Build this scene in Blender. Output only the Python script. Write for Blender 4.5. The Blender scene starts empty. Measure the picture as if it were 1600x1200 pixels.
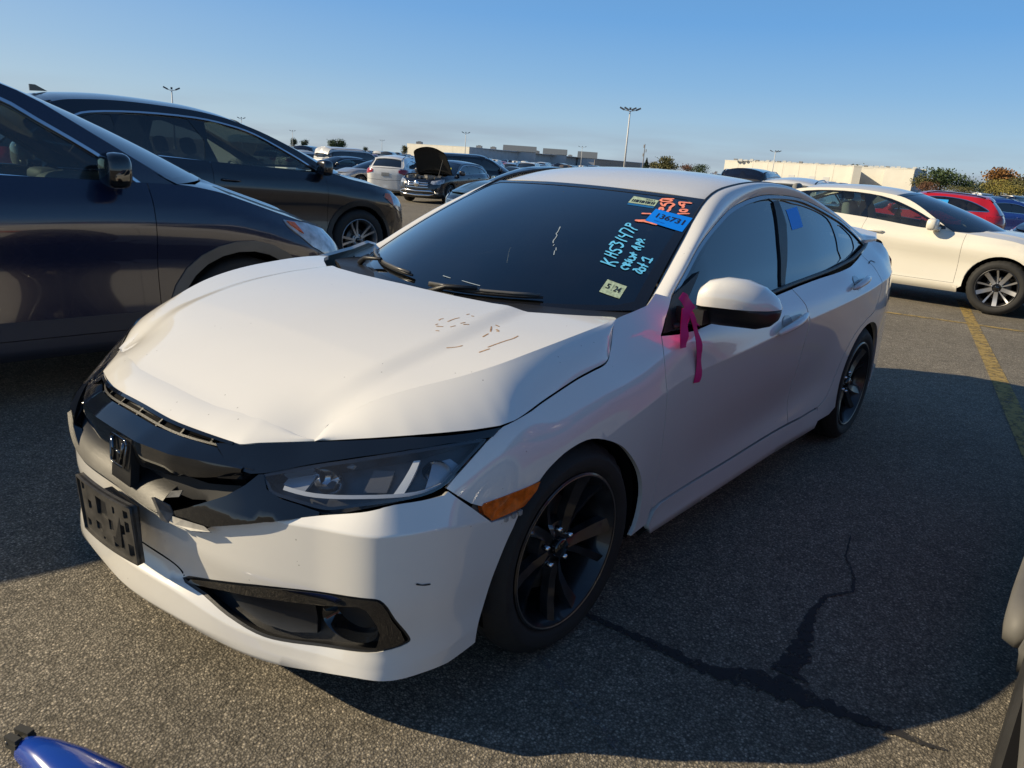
import bpy, math, random
import numpy as np
from mathutils import Vector, Matrix
from mathutils.geometry import delaunay_2d_cdt
random.seed(7); RNG = np.random.default_rng(7)
R = math.radians
SC = bpy.context.scene
COL = SC.collection
# ---------------------------------------------------------------- camera
CAM = np.array([1.59959, 1.93573, 1.39226]); YAW, PIT, ROL, FPX = R(219.28597), R(-16.83366), R(3.92696), 1152.02
fw = np.array([math.cos(YAW)*math.cos(PIT), math.sin(YAW)*math.cos(PIT), math.sin(PIT)])
rt = np.cross(fw, [0, 0, 1]); rt /= np.linalg.norm(rt); up = np.cross(rt, fw)
rt2 = rt*math.cos(ROL)+up*math.sin(ROL); up2 = -rt*math.sin(ROL)+up*math.cos(ROL)
cd = bpy.data.cameras.new('camera'); cam = bpy.data.objects.new('camera', cd); COL.objects.link(cam)
cam.matrix_world = Matrix(((rt2[0], up2[0], -fw[0], CAM[0]), (rt2[1], up2[1], -fw[1], CAM[1]), (rt2[2], up2[2], -fw[2], CAM[2]), (0, 0, 0, 1)))
cd.sensor_width = 36.0; cd.lens = FPX/1600*36.0; cd.clip_start = 0.05; cd.clip_end = 6000
SC.camera = cam
# ---------------------------------------------------------------- light
SUN_AZ, SUN_EL = R(-48.0), R(28.5)
sv = Vector((math.cos(SUN_AZ)*math.cos(SUN_EL), math.sin(SUN_AZ)*math.cos(SUN_EL), math.sin(SUN_EL)))
world = bpy.data.worlds.new('World'); SC.world = world; world.use_nodes = True
nt = world.node_tree; nt.nodes.clear()
wo = nt.nodes.new('ShaderNodeOutputWorld'); bg = nt.nodes.new('ShaderNodeBackground'); sky = nt.nodes.new('ShaderNodeTexSky')
sky.sky_type = 'NISHITA'; sky.sun_disc = False; sky.sun_elevation = SUN_EL; sky.sun_rotation = math.atan2(sv.x, sv.y)
sky.altitude = 0; sky.air_density = 1.0; sky.dust_density = 0.05; sky.ozone_density = 2.6
bg.inputs[1].default_value = 0.10
nt.links.new(bg.outputs[0], wo.inputs[0])
# clear autumn sky: Nishita sky blended with a measured elevation ramp, paler towards the sun, thin cloud banks at the horizon
def nn(t, **k):
    n = nt.nodes.new(t)
    for a, b in k.items(): setattr(n, a, b)
    return n
def lk(a, b): nt.links.new(a, b)
tc = nn('ShaderNodeTexCoord'); sx = nn('ShaderNodeSeparateXYZ'); lk(tc.outputs['Generated'], sx.inputs[0])
ramp = nn('ShaderNodeValToRGB'); lk(sx.outputs['Z'], ramp.inputs[0]); e = ramp.color_ramp.elements
SKY = [(0., (.47, .61, .73)), (.05, (.37, .58, .79)), (.10, (.25, .50, .82)), (.17, (.145, .405, .82)), (.45, (.085, .21, .45)), (1., (.05, .13, .31))]
while len(e) < len(SKY): e.new(.5)
for q, (a, c_) in zip(e, SKY): q.position = a; q.color = (*c_, 1)
sc_ = nn('ShaderNodeVectorMath', operation='SCALE'); sc_.inputs['Scale'].default_value = 7.3; lk(ramp.outputs[0], sc_.inputs[0])
mixn = nn('ShaderNodeMix', data_type='RGBA'); mixn.inputs[0].default_value = .88; lk(sky.outputs[0], mixn.inputs[6]); lk(sc_.outputs[0], mixn.inputs[7])
dt_ = nn('ShaderNodeVectorMath', operation='DOT_PRODUCT'); dt_.inputs[1].default_value = tuple(sv); lk(tc.outputs['Generated'], dt_.inputs[0])
h1 = nn('ShaderNodeMath', operation='MULTIPLY_ADD'); h1.inputs[1].default_value = .5; h1.inputs[2].default_value = .5; lk(dt_.outputs['Value'], h1.inputs[0])
h2 = nn('ShaderNodeMath', operation='POWER'); h2.inputs[1].default_value = 4.6; lk(h1.outputs[0], h2.inputs[0]); h3 = nn('ShaderNodeMath', operation='MULTIPLY'); h3.inputs[1].default_value = .9; h3.use_clamp = True; gz_ = nn('ShaderNodeMath', operation='MULTIPLY_ADD'); gz_.inputs[1].default_value = -2.2; gz_.inputs[2].default_value = 1.1; gz_.use_clamp = True; lk(sx.outputs['Z'], gz_.inputs[0]); h4 = nn('ShaderNodeMath', operation='MULTIPLY'); lk(h2.outputs[0], h4.inputs[0]); lk(gz_.outputs[0], h4.inputs[1]); lk(h4.outputs[0], h3.inputs[0])
mg = nn('ShaderNodeMix', data_type='RGBA'); mg.inputs[7].default_value = (5.2, 5.5, 5.3, 1); lk(h3.outputs[0], mg.inputs[0]); lk(mixn.outputs[2], mg.inputs[6])
mp = nn('ShaderNodeMapping'); mp.inputs['Scale'].default_value = (3.0, 3.0, 26.0); lk(tc.outputs['Generated'], mp.inputs[0]); nz = nn('ShaderNodeTexNoise'); nz.inputs['Scale'].default_value = 1.6; nz.inputs['Detail'].default_value = 5; lk(mp.outputs[0], nz.inputs[0])
band = nn('ShaderNodeMapRange'); band.inputs[1].default_value = 0.0; band.inputs[2].default_value = 0.06; band.inputs[3].default_value = 1.0; band.inputs[4].default_value = 0.0; lk(sx.outputs['Z'], band.inputs[0])
thr = nn('ShaderNodeMapRange'); thr.inputs[1].default_value = 0.42; thr.inputs[2].default_value = 0.70; thr.inputs[3].default_value = 0.0; thr.inputs[4].default_value = 0.7; lk(nz.outputs[0], thr.inputs[0])
abv = nn('ShaderNodeMath', operation='GREATER_THAN'); abv.inputs[1].default_value = -.01; lk(sx.outputs['Z'], abv.inputs[0])
mu0 = nn('ShaderNodeMath', operation='MULTIPLY'); lk(band.outputs[0], mu0.inputs[0]); lk(abv.outputs[0], mu0.inputs[1]); mu = nn('ShaderNodeMath', operation='MULTIPLY'); lk(mu0.outputs[0], mu.inputs[0]); lk(thr.outputs[0], mu.inputs[1])
mx = nn('ShaderNodeMix', data_type='RGBA'); mx.inputs[7].default_value = (2.3, 2.5, 3.1, 1); lk(mu.outputs[0], mx.inputs[0]); lk(mg.outputs[2], mx.inputs[6]); lk(mx.outputs[2], bg.inputs[0])
sl = bpy.data.lights.new('sun', 'SUN'); sl.energy = 5.0; sl.angle = R(0.53); sl.color = (1.0, 0.84, 0.58)
so = bpy.data.objects.new('sun', sl); COL.objects.link(so); so.rotation_euler = sv.to_track_quat('Z', 'Y').to_euler(); so.location = (20, -30, 25)
SC.view_settings.view_transform = 'Standard'; SC.view_settings.look = 'None'; SC.view_settings.gamma = 1.0
SC.view_settings.use_curve_mapping = False; SC.view_settings.exposure = 0.30
SC.render.engine = 'CYCLES'
SC.cycles.max_bounces = 8; SC.cycles.transparent_max_bounces = 16; SC.cycles.caustics_reflective = False; SC.cycles.caustics_refractive = False

# ---------------------------------------------------------------- materials
MATS = {}
def nodes(m): return m.node_tree.nodes, m.node_tree.links
def mat(name, col=(.5, .5, .5), rough=.5, metal=0., coat=0., spec=.5, emit=None, bump=0., bscale=200., var=0., vscale=6., coatr=.03, trans=0., rvar=0.):
    if name in MATS: return MATS[name]
    m = bpy.data.materials.new(name); m.use_nodes = True; N, L = nodes(m); b = N['Principled BSDF']
    b.inputs['Base Color'].default_value = (*col, 1); b.inputs['Roughness'].default_value = rough; b.inputs['Metallic'].default_value = metal
    b.inputs['Coat Weight'].default_value = coat; b.inputs['Coat Roughness'].default_value = coatr; b.inputs['Specular IOR Level'].default_value = spec
    if trans: b.inputs['Transmission Weight'].default_value = trans
    t = N.new('ShaderNodeTexCoord')
    if emit: b.inputs['Emission Color'].default_value = (*emit, 1); b.inputs['Emission Strength'].default_value = 1
    n = N.new('ShaderNodeTexNoise'); n.inputs['Scale'].default_value = vscale; n.inputs['Detail'].default_value = 6; L.new(t.outputs['Object'], n.inputs[0])
    v = max(var, .03)
    mr = N.new('ShaderNodeMapRange'); mr.inputs[1].default_value = .3; mr.inputs[2].default_value = .7; mr.inputs[3].default_value = 1-v; mr.inputs[4].default_value = 1+v
    L.new(n.outputs[0], mr.inputs[0]); vm = N.new('ShaderNodeVectorMath'); vm.operation = 'SCALE'; vm.inputs[0].default_value = col
    L.new(mr.outputs[0], vm.inputs['Scale']); L.new(vm.outputs[0], b.inputs['Base Color'])
    if rvar:
        r2 = N.new('ShaderNodeMapRange'); r2.inputs[1].default_value = .35; r2.inputs[2].default_value = .7; r2.inputs[3].default_value = rough; r2.inputs[4].default_value = rough+rvar
        L.new(n.outputs[0], r2.inputs[0]); L.new(r2.outputs[0], b.inputs['Roughness'])
    if bump:
        n2 = N.new('ShaderNodeTexNoise'); n2.inputs['Scale'].default_value = bscale; L.new(t.outputs['Object'], n2.inputs[0])
        bp = N.new('ShaderNodeBump'); bp.inputs['Strength'].default_value = bump; bp.inputs['Distance'].default_value = .002; L.new(n2.outputs[0], bp.inputs['Height']); L.new(bp.outputs[0], b.inputs['Normal'])
    MATS[name] = m; return m
def paint(name, col, metal=0., dirt=.12, rough=.32, coat=1., ior=1.5):
    """clear-coated car paint with dust and fine specks"""
    if name in MATS: return MATS[name]
    m = bpy.data.materials.new(name); m.use_nodes = True; N, L = nodes(m); b = N['Principled BSDF']
    b.inputs['Metallic'].default_value = metal; b.inputs['Roughness'].default_value = rough; b.inputs['Coat Weight'].default_value = coat; b.inputs['Coat IOR'].default_value = ior
    t = N.new('ShaderNodeTexCoord'); n = N.new('ShaderNodeTexNoise'); n.inputs['Scale'].default_value = 2.3; n.inputs['Detail'].default_value = 8; n.inputs['Roughness'].default_value = .65
    L.new(t.outputs['Object'], n.inputs[0])
    sp = N.new('ShaderNodeSeparateXYZ'); L.new(t.outputs['Object'], sp.inputs[0])
    # road film: denser low on the body
    hz = N.new('ShaderNodeMapRange'); hz.inputs[1].default_value = .1; hz.inputs[2].default_value = .7; hz.inputs[3].default_value = 1.; hz.inputs[4].default_value = .25; L.new(sp.outputs['Z'], hz.inputs[0])
    nn = N.new('ShaderNodeMapRange'); nn.inputs[1].default_value = .35; nn.inputs[2].default_value = .75; nn.inputs[3].default_value = .2; nn.inputs[4].default_value = 1.; L.new(n.outputs[0], nn.inputs[0])
    mm = N.new('ShaderNodeMath'); mm.operation = 'MULTIPLY'; L.new(hz.outputs[0], mm.inputs[0]); L.new(nn.outputs[0], mm.inputs[1])
    ms = N.new('ShaderNodeMath'); ms.operation = 'MULTIPLY'; ms.inputs[1].default_value = dirt*2; L.new(mm.outputs[0], ms.inputs[0])
    vo = N.new('ShaderNodeTexVoronoi'); vo.inputs['Scale'].default_value = 26.; L.new(t.outputs['Object'], vo.inputs[0])
    vc = N.new('ShaderNodeMath'); vc.operation = 'LESS_THAN'; vc.inputs[1].default_value = .055; L.new(vo.outputs['Distance'], vc.inputs[0])
    wn = N.new('ShaderNodeTexNoise'); wn.inputs['Scale'].default_value = 5.; L.new(t.outputs['Object'], wn.inputs[0])
    wg = N.new('ShaderNodeMath'); wg.operation = 'GREATER_THAN'; wg.inputs[1].default_value = .56; L.new(wn.outputs[0], wg.inputs[0])
    sk = N.new('ShaderNodeMath'); sk.operation = 'MULTIPLY'; L.new(vc.outputs[0], sk.inputs[0]); L.new(wg.outputs[0], sk.inputs[1])
    m1 = N.new('ShaderNodeMix'); m1.data_type = 'RGBA'; m1.inputs[6].default_value = (*col, 1); m1.inputs[7].default_value = (.19, .16, .125, 1); L.new(ms.outputs[0], m1.inputs[0])
    m2 = N.new('ShaderNodeMix'); m2.data_type = 'RGBA'; m2.inputs[7].default_value = (.12, .085, .06, 1); L.new(m1.outputs[2], m2.inputs[6])
    s5 = N.new('ShaderNodeMath'); s5.operation = 'MULTIPLY'; s5.inputs[1].default_value = .5; L.new(sk.outputs[0], s5.inputs[0]); L.new(s5.outputs[0], m2.inputs[0]); L.new(m2.outputs[2], b.inputs['Base Color'])
    cr = N.new('ShaderNodeMapRange'); cr.inputs[1].default_value = .3; cr.inputs[2].default_value = .75; cr.inputs[3].default_value = .03; cr.inputs[4].default_value = .03+dirt*.7; L.new(n.outputs[0], cr.inputs[0]); L.new(cr.outputs[0], b.inputs['Coat Roughness'])
    MATS[name] = m; return m
def glass(name, tint=.5, col=(.55, .7, .68), f0=.06, rough=0.0, dirt=.02):
    """thin car glass: fresnel mirror over a tinted see-through sheet, with a little dust"""
    if name in MATS: return MATS[name]
    m = bpy.data.materials.new(name); m.use_nodes = True; N, L = nodes(m); N.remove(N['Principled BSDF']); out = N['Material Output']
    tr = N.new('ShaderNodeBsdfTransparent'); tr.inputs[0].default_value = (*[c*tint for c in col], 1)
    gl = N.new('ShaderNodeBsdfGlossy'); gl.inputs['Roughness'].default_value = rough; gl.inputs[0].default_value = (1, 1, 1, 1)
    df = N.new('ShaderNodeBsdfDiffuse'); df.inputs[0].default_value = (.45, .42, .36, 1)
    lw = N.new('ShaderNodeLayerWeight'); lw.inputs[0].default_value = .5
    pw = N.new('ShaderNodeMath'); pw.operation = 'POWER'; pw.inputs[1].default_value = 3.5; L.new(lw.outputs['Facing'], pw.inputs[0])
    ma = N.new('ShaderNodeMath'); ma.operation = 'MULTIPLY_ADD'; ma.inputs[1].default_value = 1-f0; ma.inputs[2].default_value = f0; L.new(pw.outputs[0], ma.inputs[0])
    x = N.new('ShaderNodeMixShader'); L.new(ma.outputs[0], x.inputs[0]); L.new(tr.outputs[0], x.inputs[1]); L.new(gl.outputs[0], x.inputs[2])
    t = N.new('ShaderNodeTexCoord'); n = N.new('ShaderNodeTexNoise'); n.inputs['Scale'].default_value = 4.; n.inputs['Detail'].default_value = 10; L.new(t.outputs['Object'], n.inputs[0])
    mr = N.new('ShaderNodeMapRange'); mr.inputs[1].default_value = .35; mr.inputs[2].default_value = .8; mr.inputs[3].default_value = dirt*.3; mr.inputs[4].default_value = dirt*3; L.new(n.outputs[0], mr.inputs[0])
    y = N.new('ShaderNodeMixShader'); L.new(mr.outputs[0], y.inputs[0]); L.new(x.outputs[0], y.inputs[1]); L.new(df.outputs[0], y.inputs[2]); L.new(y.outputs[0], out.inputs[0])
    MATS[name] = m; return m
BLK = mat('black_plastic', (.011, .011, .012), .42, bump=.25, bscale=900, var=.2)
GBLK = mat('gloss_black', (.005, .006, .008), .05, coat=.8)
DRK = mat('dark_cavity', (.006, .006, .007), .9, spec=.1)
RUB = mat('tyre_rubber', (.016, .0155, .015), .72, bump=.5, bscale=350, var=.35, vscale=14, rvar=.1)
CHR = mat('chrome', (.75, .76, .78), .09, metal=1., rvar=.1)
SILV = mat('silver_alloy', (.42, .42, .43), .32, metal=.9, rvar=.1)
DALLOY = mat('black_alloy', (.022, .022, .024), .28, metal=.3, coat=.6, var=.5, vscale=18, rvar=.2)
STEEL = mat('brake_steel', (.16, .15, .14), .45, metal=.8)
CLOTH = mat('seat_cloth', (.03, .03, .032), .9, bump=.4, bscale=600)
CLOTHG = mat('seat_cloth_grey', (.20, .20, .19), .85, bump=.4, bscale=600)
DASH = mat('dash_plastic', (.03, .031, .033), .7, bump=.3, bscale=700)
AMBER = mat('amber_lens', (.62, .105, .006), .18, coat=.7, var=.35, vscale=60)
REDL = mat('red_lens', (.33, .01, .012), .12, coat=.8, var=.3, vscale=40)
LENSC = glass('lamp_lens', .93, (.95, .97, 1.), .05, dirt=.015)
LAMPG = mat('lamp_reflector', (.55, .56, .58), .16, metal=1.)
GLT = glass('tinted_glass', .10, (.55, .75, .8), .09, dirt=.006)
GLW = glass('windshield_glass', .11, (.62, .8, .80), .115, dirt=.002)
GLC = glass('clear_glass', .8, (.72, .86, .82), .07, dirt=.02)
GLD = glass('privacy_glass', .10, (.6, .7, .75), .08, dirt=.015)

# ---------------------------------------------------------------- objects
def obj(name, me, parent=None):
    o = bpy.data.objects.new(name, me); COL.objects.link(o)
    if parent is not None: o.parent = parent
    return o
def empty(name, loc=(0, 0, 0), rz=0., label=None, cat=None, group=None):
    o = bpy.data.objects.new(name, None); COL.objects.link(o); o.location = loc; o.rotation_euler = (0, 0, rz); o.empty_display_size = .3
    if label: o['label'] = label
    if cat: o['category'] = cat
    if group: o['group'] = group
    return o
def mk(name, V, F, m, parent=None, normals=None, smooth=True, mi=None):
    me = bpy.data.meshes.new(name)
    me.from_pydata([tuple(map(float, v)) for v in V], [], [tuple(int(i) for i in f) for f in F])
    for x in (m if isinstance(m, (list, tuple)) else [m]): me.materials.append(x)
    if mi is not None: me.polygons.foreach_set('material_index', np.asarray(mi, dtype=np.int32))
    if smooth: me.polygons.foreach_set('use_smooth', [True]*len(me.polygons))
    if normals is not None: me.normals_split_custom_set_from_vertices([tuple(map(float, n)) for n in normals])
    me.update()
    return obj(name, me, parent) if parent is not False else me
class MB:
    """collects simple solids into one mesh"""
    def __init__(s): s.V = []; s.F = []; s.M = []
    def add(s, V, F, m=0):
        k = len(s.V); s.V += [tuple(v) for v in V]; s.F += [tuple(i+k for i in f) for f in F]; s.M += [m]*len(F)
    def box(s, c, d, rz=0., m=0, tilt=None, ch=0.):
        cx, cy, cz = c; x, y, z = [a/2 for a in d]
        P = [(-x, -y, -z), (x, -y, -z), (x, y, -z), (-x, y, -z), (-x, -y, z), (x, -y, z), (x, y, z), (-x, y, z)]
        if ch: P = P[:4]+[(a*(1-ch), b*(1-ch), e) for a, b, e in P[4:]]
        M = Matrix.Rotation(rz, 3, 'Z')
        if tilt: M = M @ Matrix.Rotation(tilt[1], 3, tilt[0])
        s.add([tuple(M @ Vector(p)+Vector(c)) for p in P], [(0, 3, 2, 1), (4, 5, 6, 7), (0, 1, 5, 4), (1, 2, 6, 5), (2, 3, 7, 6), (3, 0, 4, 7)], m)
    def tube(s, P, r, n=8, m=0, cap=True):
        P = [Vector(p) for p in P]; rr = r if isinstance(r, (list, tuple)) else [r]*len(P); V = []; F = []
        for i, p in enumerate(P):
            t = (P[min(i+1, len(P)-1)]-P[max(i-1, 0)]).normalized(); a = t.cross(Vector((0, 0, 1)))
            if a.length < .05: a = t.cross(Vector((0, 1, 0)))
            a.normalize(); b = t.cross(a)
            V += [tuple(p+(a*math.cos(2*math.pi*k/n)+b*math.sin(2*math.pi*k/n))*rr[i]) for k in range(n)]
        for i in range(len(P)-1):
            for k in range(n): F.append((i*n+k, i*n+(k+1) % n, (i+1)*n+(k+1) % n, (i+1)*n+k))
        if cap: F += [tuple(range(n))[::-1], tuple(range((len(P)-1)*n, len(P)*n))]
        s.add(V, F, m)
    def lathe(s, prof, n=48, axis='y', m=0, c=(0, 0, 0), ang0=0.):
        V = []; F = []
        for k in range(n):
            a = 2*math.pi*k/n+ang0
            for (r, h) in prof:
                v = {'y': (r*math.cos(a), h, r*math.sin(a)), 'z': (r*math.cos(a), r*math.sin(a), h), 'x': (h, r*math.cos(a), r*math.sin(a))}[axis]
                V.append((v[0]+c[0], v[1]+c[1], v[2]+c[2]))
        q = len(prof)
        for k in range(n):
            for j in range(q-1): F.append((k*q+j, k*q+j+1, ((k+1) % n)*q+j+1, ((k+1) % n)*q+j))
        s.add(V, F, m)
    def blob(s, c, d, e=2.5, nu=24, nv=12, m=0, rz=0.):
        V = []; F = []; sg = lambda v, p: math.copysign(abs(v)**p, v)
        for j in range(nv+1):
            ph = -math.pi/2+math.pi*j/nv
            for i in range(nu):
                th = 2*math.pi*i/nu; x = sg(math.cos(ph), 2/e)*sg(math.cos(th), 2/e); y = sg(math.cos(ph), 2/e)*sg(math.sin(th), 2/e); z = sg(math.sin(ph), 2/e)
                v = Matrix.Rotation(rz, 3, 'Z') @ Vector((x*d[0]/2, y*d[1]/2, z*d[2]/2)); V.append((v.x+c[0], v.y+c[1], v.z+c[2]))
        for j in range(nv):
            for i in range(nu): F.append((j*nu+i, j*nu+(i+1) % nu, (j+1)*nu+(i+1) % nu, (j+1)*nu+i))
        s.add(V, F, m)
    def build(s, name, m, parent=None, smooth=False): return mk(name, s.V, s.F, m, parent, smooth=smooth, mi=s.M)
def autosmooth(o, deg=35):
    me = o.data; me.polygons.foreach_set('use_smooth', [True]*len(me.polygons))
    try: me.set_sharp_from_angle(angle=R(deg))
    except Exception: pass
    return o
# ---------------------------------------------------------------- curved sheets cut to an outline
def dens(P, g, closed=True):
    P = [np.array(p, float) for p in P]; o = []; n = len(P)
    for i in range(n if closed else n-1):
        a, b = P[i], P[(i+1) % n]; k = max(1, int(np.ceil(np.linalg.norm(b-a)/g)))
        for j in range(k): o.append(a+(b-a)*j/k)
    if not closed: o.append(P[-1])
    return np.array(o)
def smo(P, closed=False, k=4):
    """Catmull-Rom resample of a traced line"""
    P = np.array(P, float); n = len(P)
    if n < 3: return [tuple(p) for p in P]
    idx = (lambda i: i % n) if closed else (lambda i: min(max(i, 0), n-1)); o = []
    for i in range(n if closed else n-1):
        p0, p1, p2, p3 = P[idx(i-1)], P[idx(i)], P[idx(i+1)], P[idx(i+2)]
        for j in range(k):
            t = j/k; o.append(tuple(.5*((2*p1)+(-p0+p2)*t+(2*p0-5*p1+4*p2-p3)*t*t+(-p0+3*p1-3*p2+p3)*t**3)))
    if not closed: o.append(tuple(P[-1]))
    return o
def inside(Q, P):
    x, y = Q[:, 0][:, None], Q[:, 1][:, None]; x1, y1 = P[:, 0][None], P[:, 1][None]; x2, y2 = np.roll(P[:, 0], -1)[None], np.roll(P[:, 1], -1)[None]
    c = ((y1 > y) != (y2 > y)); dy = np.where(y2 == y1, 1e-12, y2-y1)
    return (c & (x < (x2-x1)*(y-y1)/dy+x1)).sum(1) % 2 == 1
def edged(Q, P):
    a = P[None]; ab = (np.roll(P, -1, 0)-P)[None]; t = ((Q[:, None]-a)*ab).sum(2)/np.maximum((ab**2).sum(2), 1e-12); t = np.clip(t, 0, 1)
    return np.sqrt((((Q[:, None]-a)-ab*t[..., None])**2).sum(2)).min(1)
def shrink(P, d):
    P = np.array(P, float); A = .5*np.sum(P[:, 0]*np.roll(P[:, 1], -1)-np.roll(P[:, 0], -1)*P[:, 1])
    if A < 0: d = -d
    e = np.roll(P, -1, 0)-P; e /= np.maximum(np.linalg.norm(e, axis=1), 1e-9)[:, None]; n = np.stack([-e[:, 1], e[:, 0]], 1); nn = n+np.roll(n, 1, 0)
    nn /= np.maximum(np.linalg.norm(nn, axis=1), .5)[:, None]; return P+nn*d
CDT = {}
def cut(outline, g, holes, lines=()):
    key = (len(lines), tuple(map(tuple, np.round(np.array(outline), 4))), g, tuple(tuple(map(tuple, np.round(np.array(h), 4))) for h in holes))
    if key in CDT: return CDT[key]
    O = dens(outline, g); H = [dens(h, g) for h in holes]
    lo, hi = O.min(0), O.max(0); X, Y = np.meshgrid(np.arange(lo[0]+g*.5, hi[0], g), np.arange(lo[1]+g*.5, hi[1], g)); X[1::2] += g*.3
    Q = np.stack([X.ravel(), Y.ravel()], 1)
    if len(Q):
        k = inside(Q, O)
        for h in H: k &= ~inside(Q, h)
        Q = Q[k]
        for B in [O]+H:
            if len(Q): Q = Q[edged(Q, B) > g*.45]
    LQ = []
    for L in lines:
        L = np.array(L); L = L[(L[:, 0] > lo[0]-.1) & (L[:, 0] < hi[0]+.1)]
        if len(L) < 3: continue
        for o_ in (-.0045, 0, .0045):
            P_ = L+[0, o_]; k = inside(P_, O)
            for h in H: k &= ~inside(P_, h)
            for B in [O]+H: k &= edged(P_, B) > .006
            LQ.append((P_, k))
        if len(Q):
            dd = np.abs(np.interp(Q[:, 0], L[:, 0], L[:, 1])-Q[:, 1]); Q = Q[dd > g*.5+.0045]
    loops = [O]+H; V = []; E = []; ring = []
    for B in loops:
        k = len(V); V += [tuple(p) for p in B]; n = len(B); E += [(k+i, k+(i+1) % n) for i in range(n)]; ring.append((k, n))
    V += [tuple(q) for q in Q]
    for P_, kk in LQ:
        prev = None
        for q, f_ in zip(P_, kk):
            if f_:
                V.append(tuple(q))
                if prev is not None: E.append((prev, len(V)-1))
                prev = len(V)-1
            else: prev = None
    r = delaunay_2d_cdt([Vector(v) for v in V], E, [], 0, 1e-7, True)
    vs = np.array([tuple(v) for v in r[0]]); fs = np.array([tuple(f) for f in r[2] if len(f) == 3])
    c = vs[fs].mean(1); k = inside(c, O)
    for h in H: k &= ~inside(c, h)
    fs = fs[k]
    a = vs[fs]; ar = (a[:, 1, 0]-a[:, 0, 0])*(a[:, 2, 1]-a[:, 0, 1])-(a[:, 2, 0]-a[:, 0, 0])*(a[:, 1, 1]-a[:, 0, 1]); fs[ar < 0] = fs[ar < 0][:, ::-1]
    CDT[key] = (vs, fs, loops, [.5*np.sum(B[:, 0]*np.roll(B[:, 1], -1)-np.roll(B[:, 0], -1)*B[:, 1]) for B in loops]); return CDT[key]
def nrm(F, uv, sg=1):
    e = 8e-4; a = F(uv[:, 0]+e, uv[:, 1])-F(uv[:, 0]-e, uv[:, 1]); b = F(uv[:, 0], uv[:, 1]+e)-F(uv[:, 0], uv[:, 1]-e)
    n = np.cross(a, b)*sg; return n/np.maximum(np.linalg.norm(n, axis=1), 1e-12)[:, None]
def sheet(F, outline, g=.03, holes=(), off=0., depth=.012, gap=0., sg=1, mir=False):
    """-> verts, faces, normals of a cut piece of surface F with returned edges"""
    if gap: outline = shrink(outline, gap)
    uv, fs, loops, areas = cut([tuple(p) for p in outline], g, [[tuple(p) for p in h] for h in holes], getattr(F, 'lines', ()))
    P = F(uv[:, 0], uv[:, 1]); n = nrm(F, uv, sg); P = P+n*off
    V = [P]; Nn = [n]; Fs = [fs if sg > 0 else fs[:, ::-1]]; k = len(P)
    if depth:
        for B, A in zip(loops, areas):
            p = F(B[:, 0], B[:, 1]); nb = nrm(F, B, sg); a = p+nb*off; b = p+nb*(off-depth); m = len(B); V += [a, b]; z = np.zeros_like(a); Nn += [z, z]
            i = np.arange(m); j = (i+1) % m; q = np.stack([k+i, k+m+i, k+m+j, k+j], 1)
            fl = (A > 0) ^ (B is not loops[0])
            fl = (A > 0)
            if B is not loops[0]: fl = not fl
            if sg < 0: fl = not fl
            if not fl: q = q[:, ::-1]
            t = np.concatenate([q[:, [0, 1, 2]], q[:, [0, 2, 3]]]); Fs.append(t); k += 2*m
    V = np.concatenate(V); Nn = np.concatenate(Nn); Fs = np.concatenate(Fs)
    if mir: V = V*[1, -1, 1]; Nn = Nn*[1, -1, 1]; Fs = Fs[:, ::-1]
    return V, Fs, Nn
def panel(name, F, outline, m, parent, **k):
    V, f, n = sheet(F, outline, **k); return mk(name, V, f, m, parent, normals=n)
def both(name, F, outline, m, parent, **k): return [panel(name, F, outline, m, parent, mir=b, **k) for b in (False, True)]
def ruled(name, A, B, m, parent, nv=8, bulge=0., out=(0, 0, 1), g=.03, mir=False, sg=1):
    """surface between two 3-D lines with a rounded section"""
    def rs(P, n):
        P = np.array(P, float); d = np.r_[0, np.cumsum(np.linalg.norm(np.diff(P, axis=0), axis=1))]; t = np.linspace(0, d[-1], n); return np.stack([np.interp(t, d, P[:, i]) for i in range(3)], 1)
    L = max(sum(np.linalg.norm(np.diff(np.array(X, float), axis=0), axis=1)) for X in (A, B)); n = max(4, int(L/g)); a, b = rs(A, n), rs(B, n); o = np.array(out, float)
    V = []
    for j in range(nv+1):
        t = j/nv; V.append(a+(b-a)*t+o*bulge*4*t*(1-t))
    V = np.concatenate(V); F = []
    for j in range(nv):
        for i in range(n-1): F.append((j*n+i, j*n+i+1, (j+1)*n+i+1, (j+1)*n+i))
    F = np.array(F)
    if sg < 0: F = F[:, ::-1]
    if mir: V = V*[1, -1, 1]; F = F[:, ::-1]
    return mk(name, V, F, m, parent)
def strip(name, F, line, w, m, parent, off=.002, th=.004, sg=1, mir=False):
    """flat trim strip of width w laid along a line on surface F"""
    L = np.array(line, float); t = np.gradient(L, axis=0); t /= np.maximum(np.linalg.norm(t, axis=1), 1e-9)[:, None]; n = np.stack([-t[:, 1], t[:, 0]], 1)
    A = L+n*w/2; B = L-n*w/2; k = len(L); V = []
    for Q, o in ((A, off-th), (A, off), (B, off), (B, off-th)):
        p = F(Q[:, 0], Q[:, 1]); V.append(p+nrm(F, Q, sg)*o)
    V = np.concatenate(V)
    if mir: V = V*[1, -1, 1]
    Fc = []
    for r in range(3):
        for i in range(k-1): Fc.append((r*k+i, r*k+i+1, (r+1)*k+i+1, (r+1)*k+i))
    Fc.append((0, k, 2*k, 3*k)); Fc.append((k-1, 4*k-1, 3*k-1, 2*k-1))
    return autosmooth(mk(name, V, Fc, m, parent), 40)
def ground_z(x, y):
    d = max(0., math.hypot(x-1.6, y-1.94)-6.5); return -min(.46, .0118*d)
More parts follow.
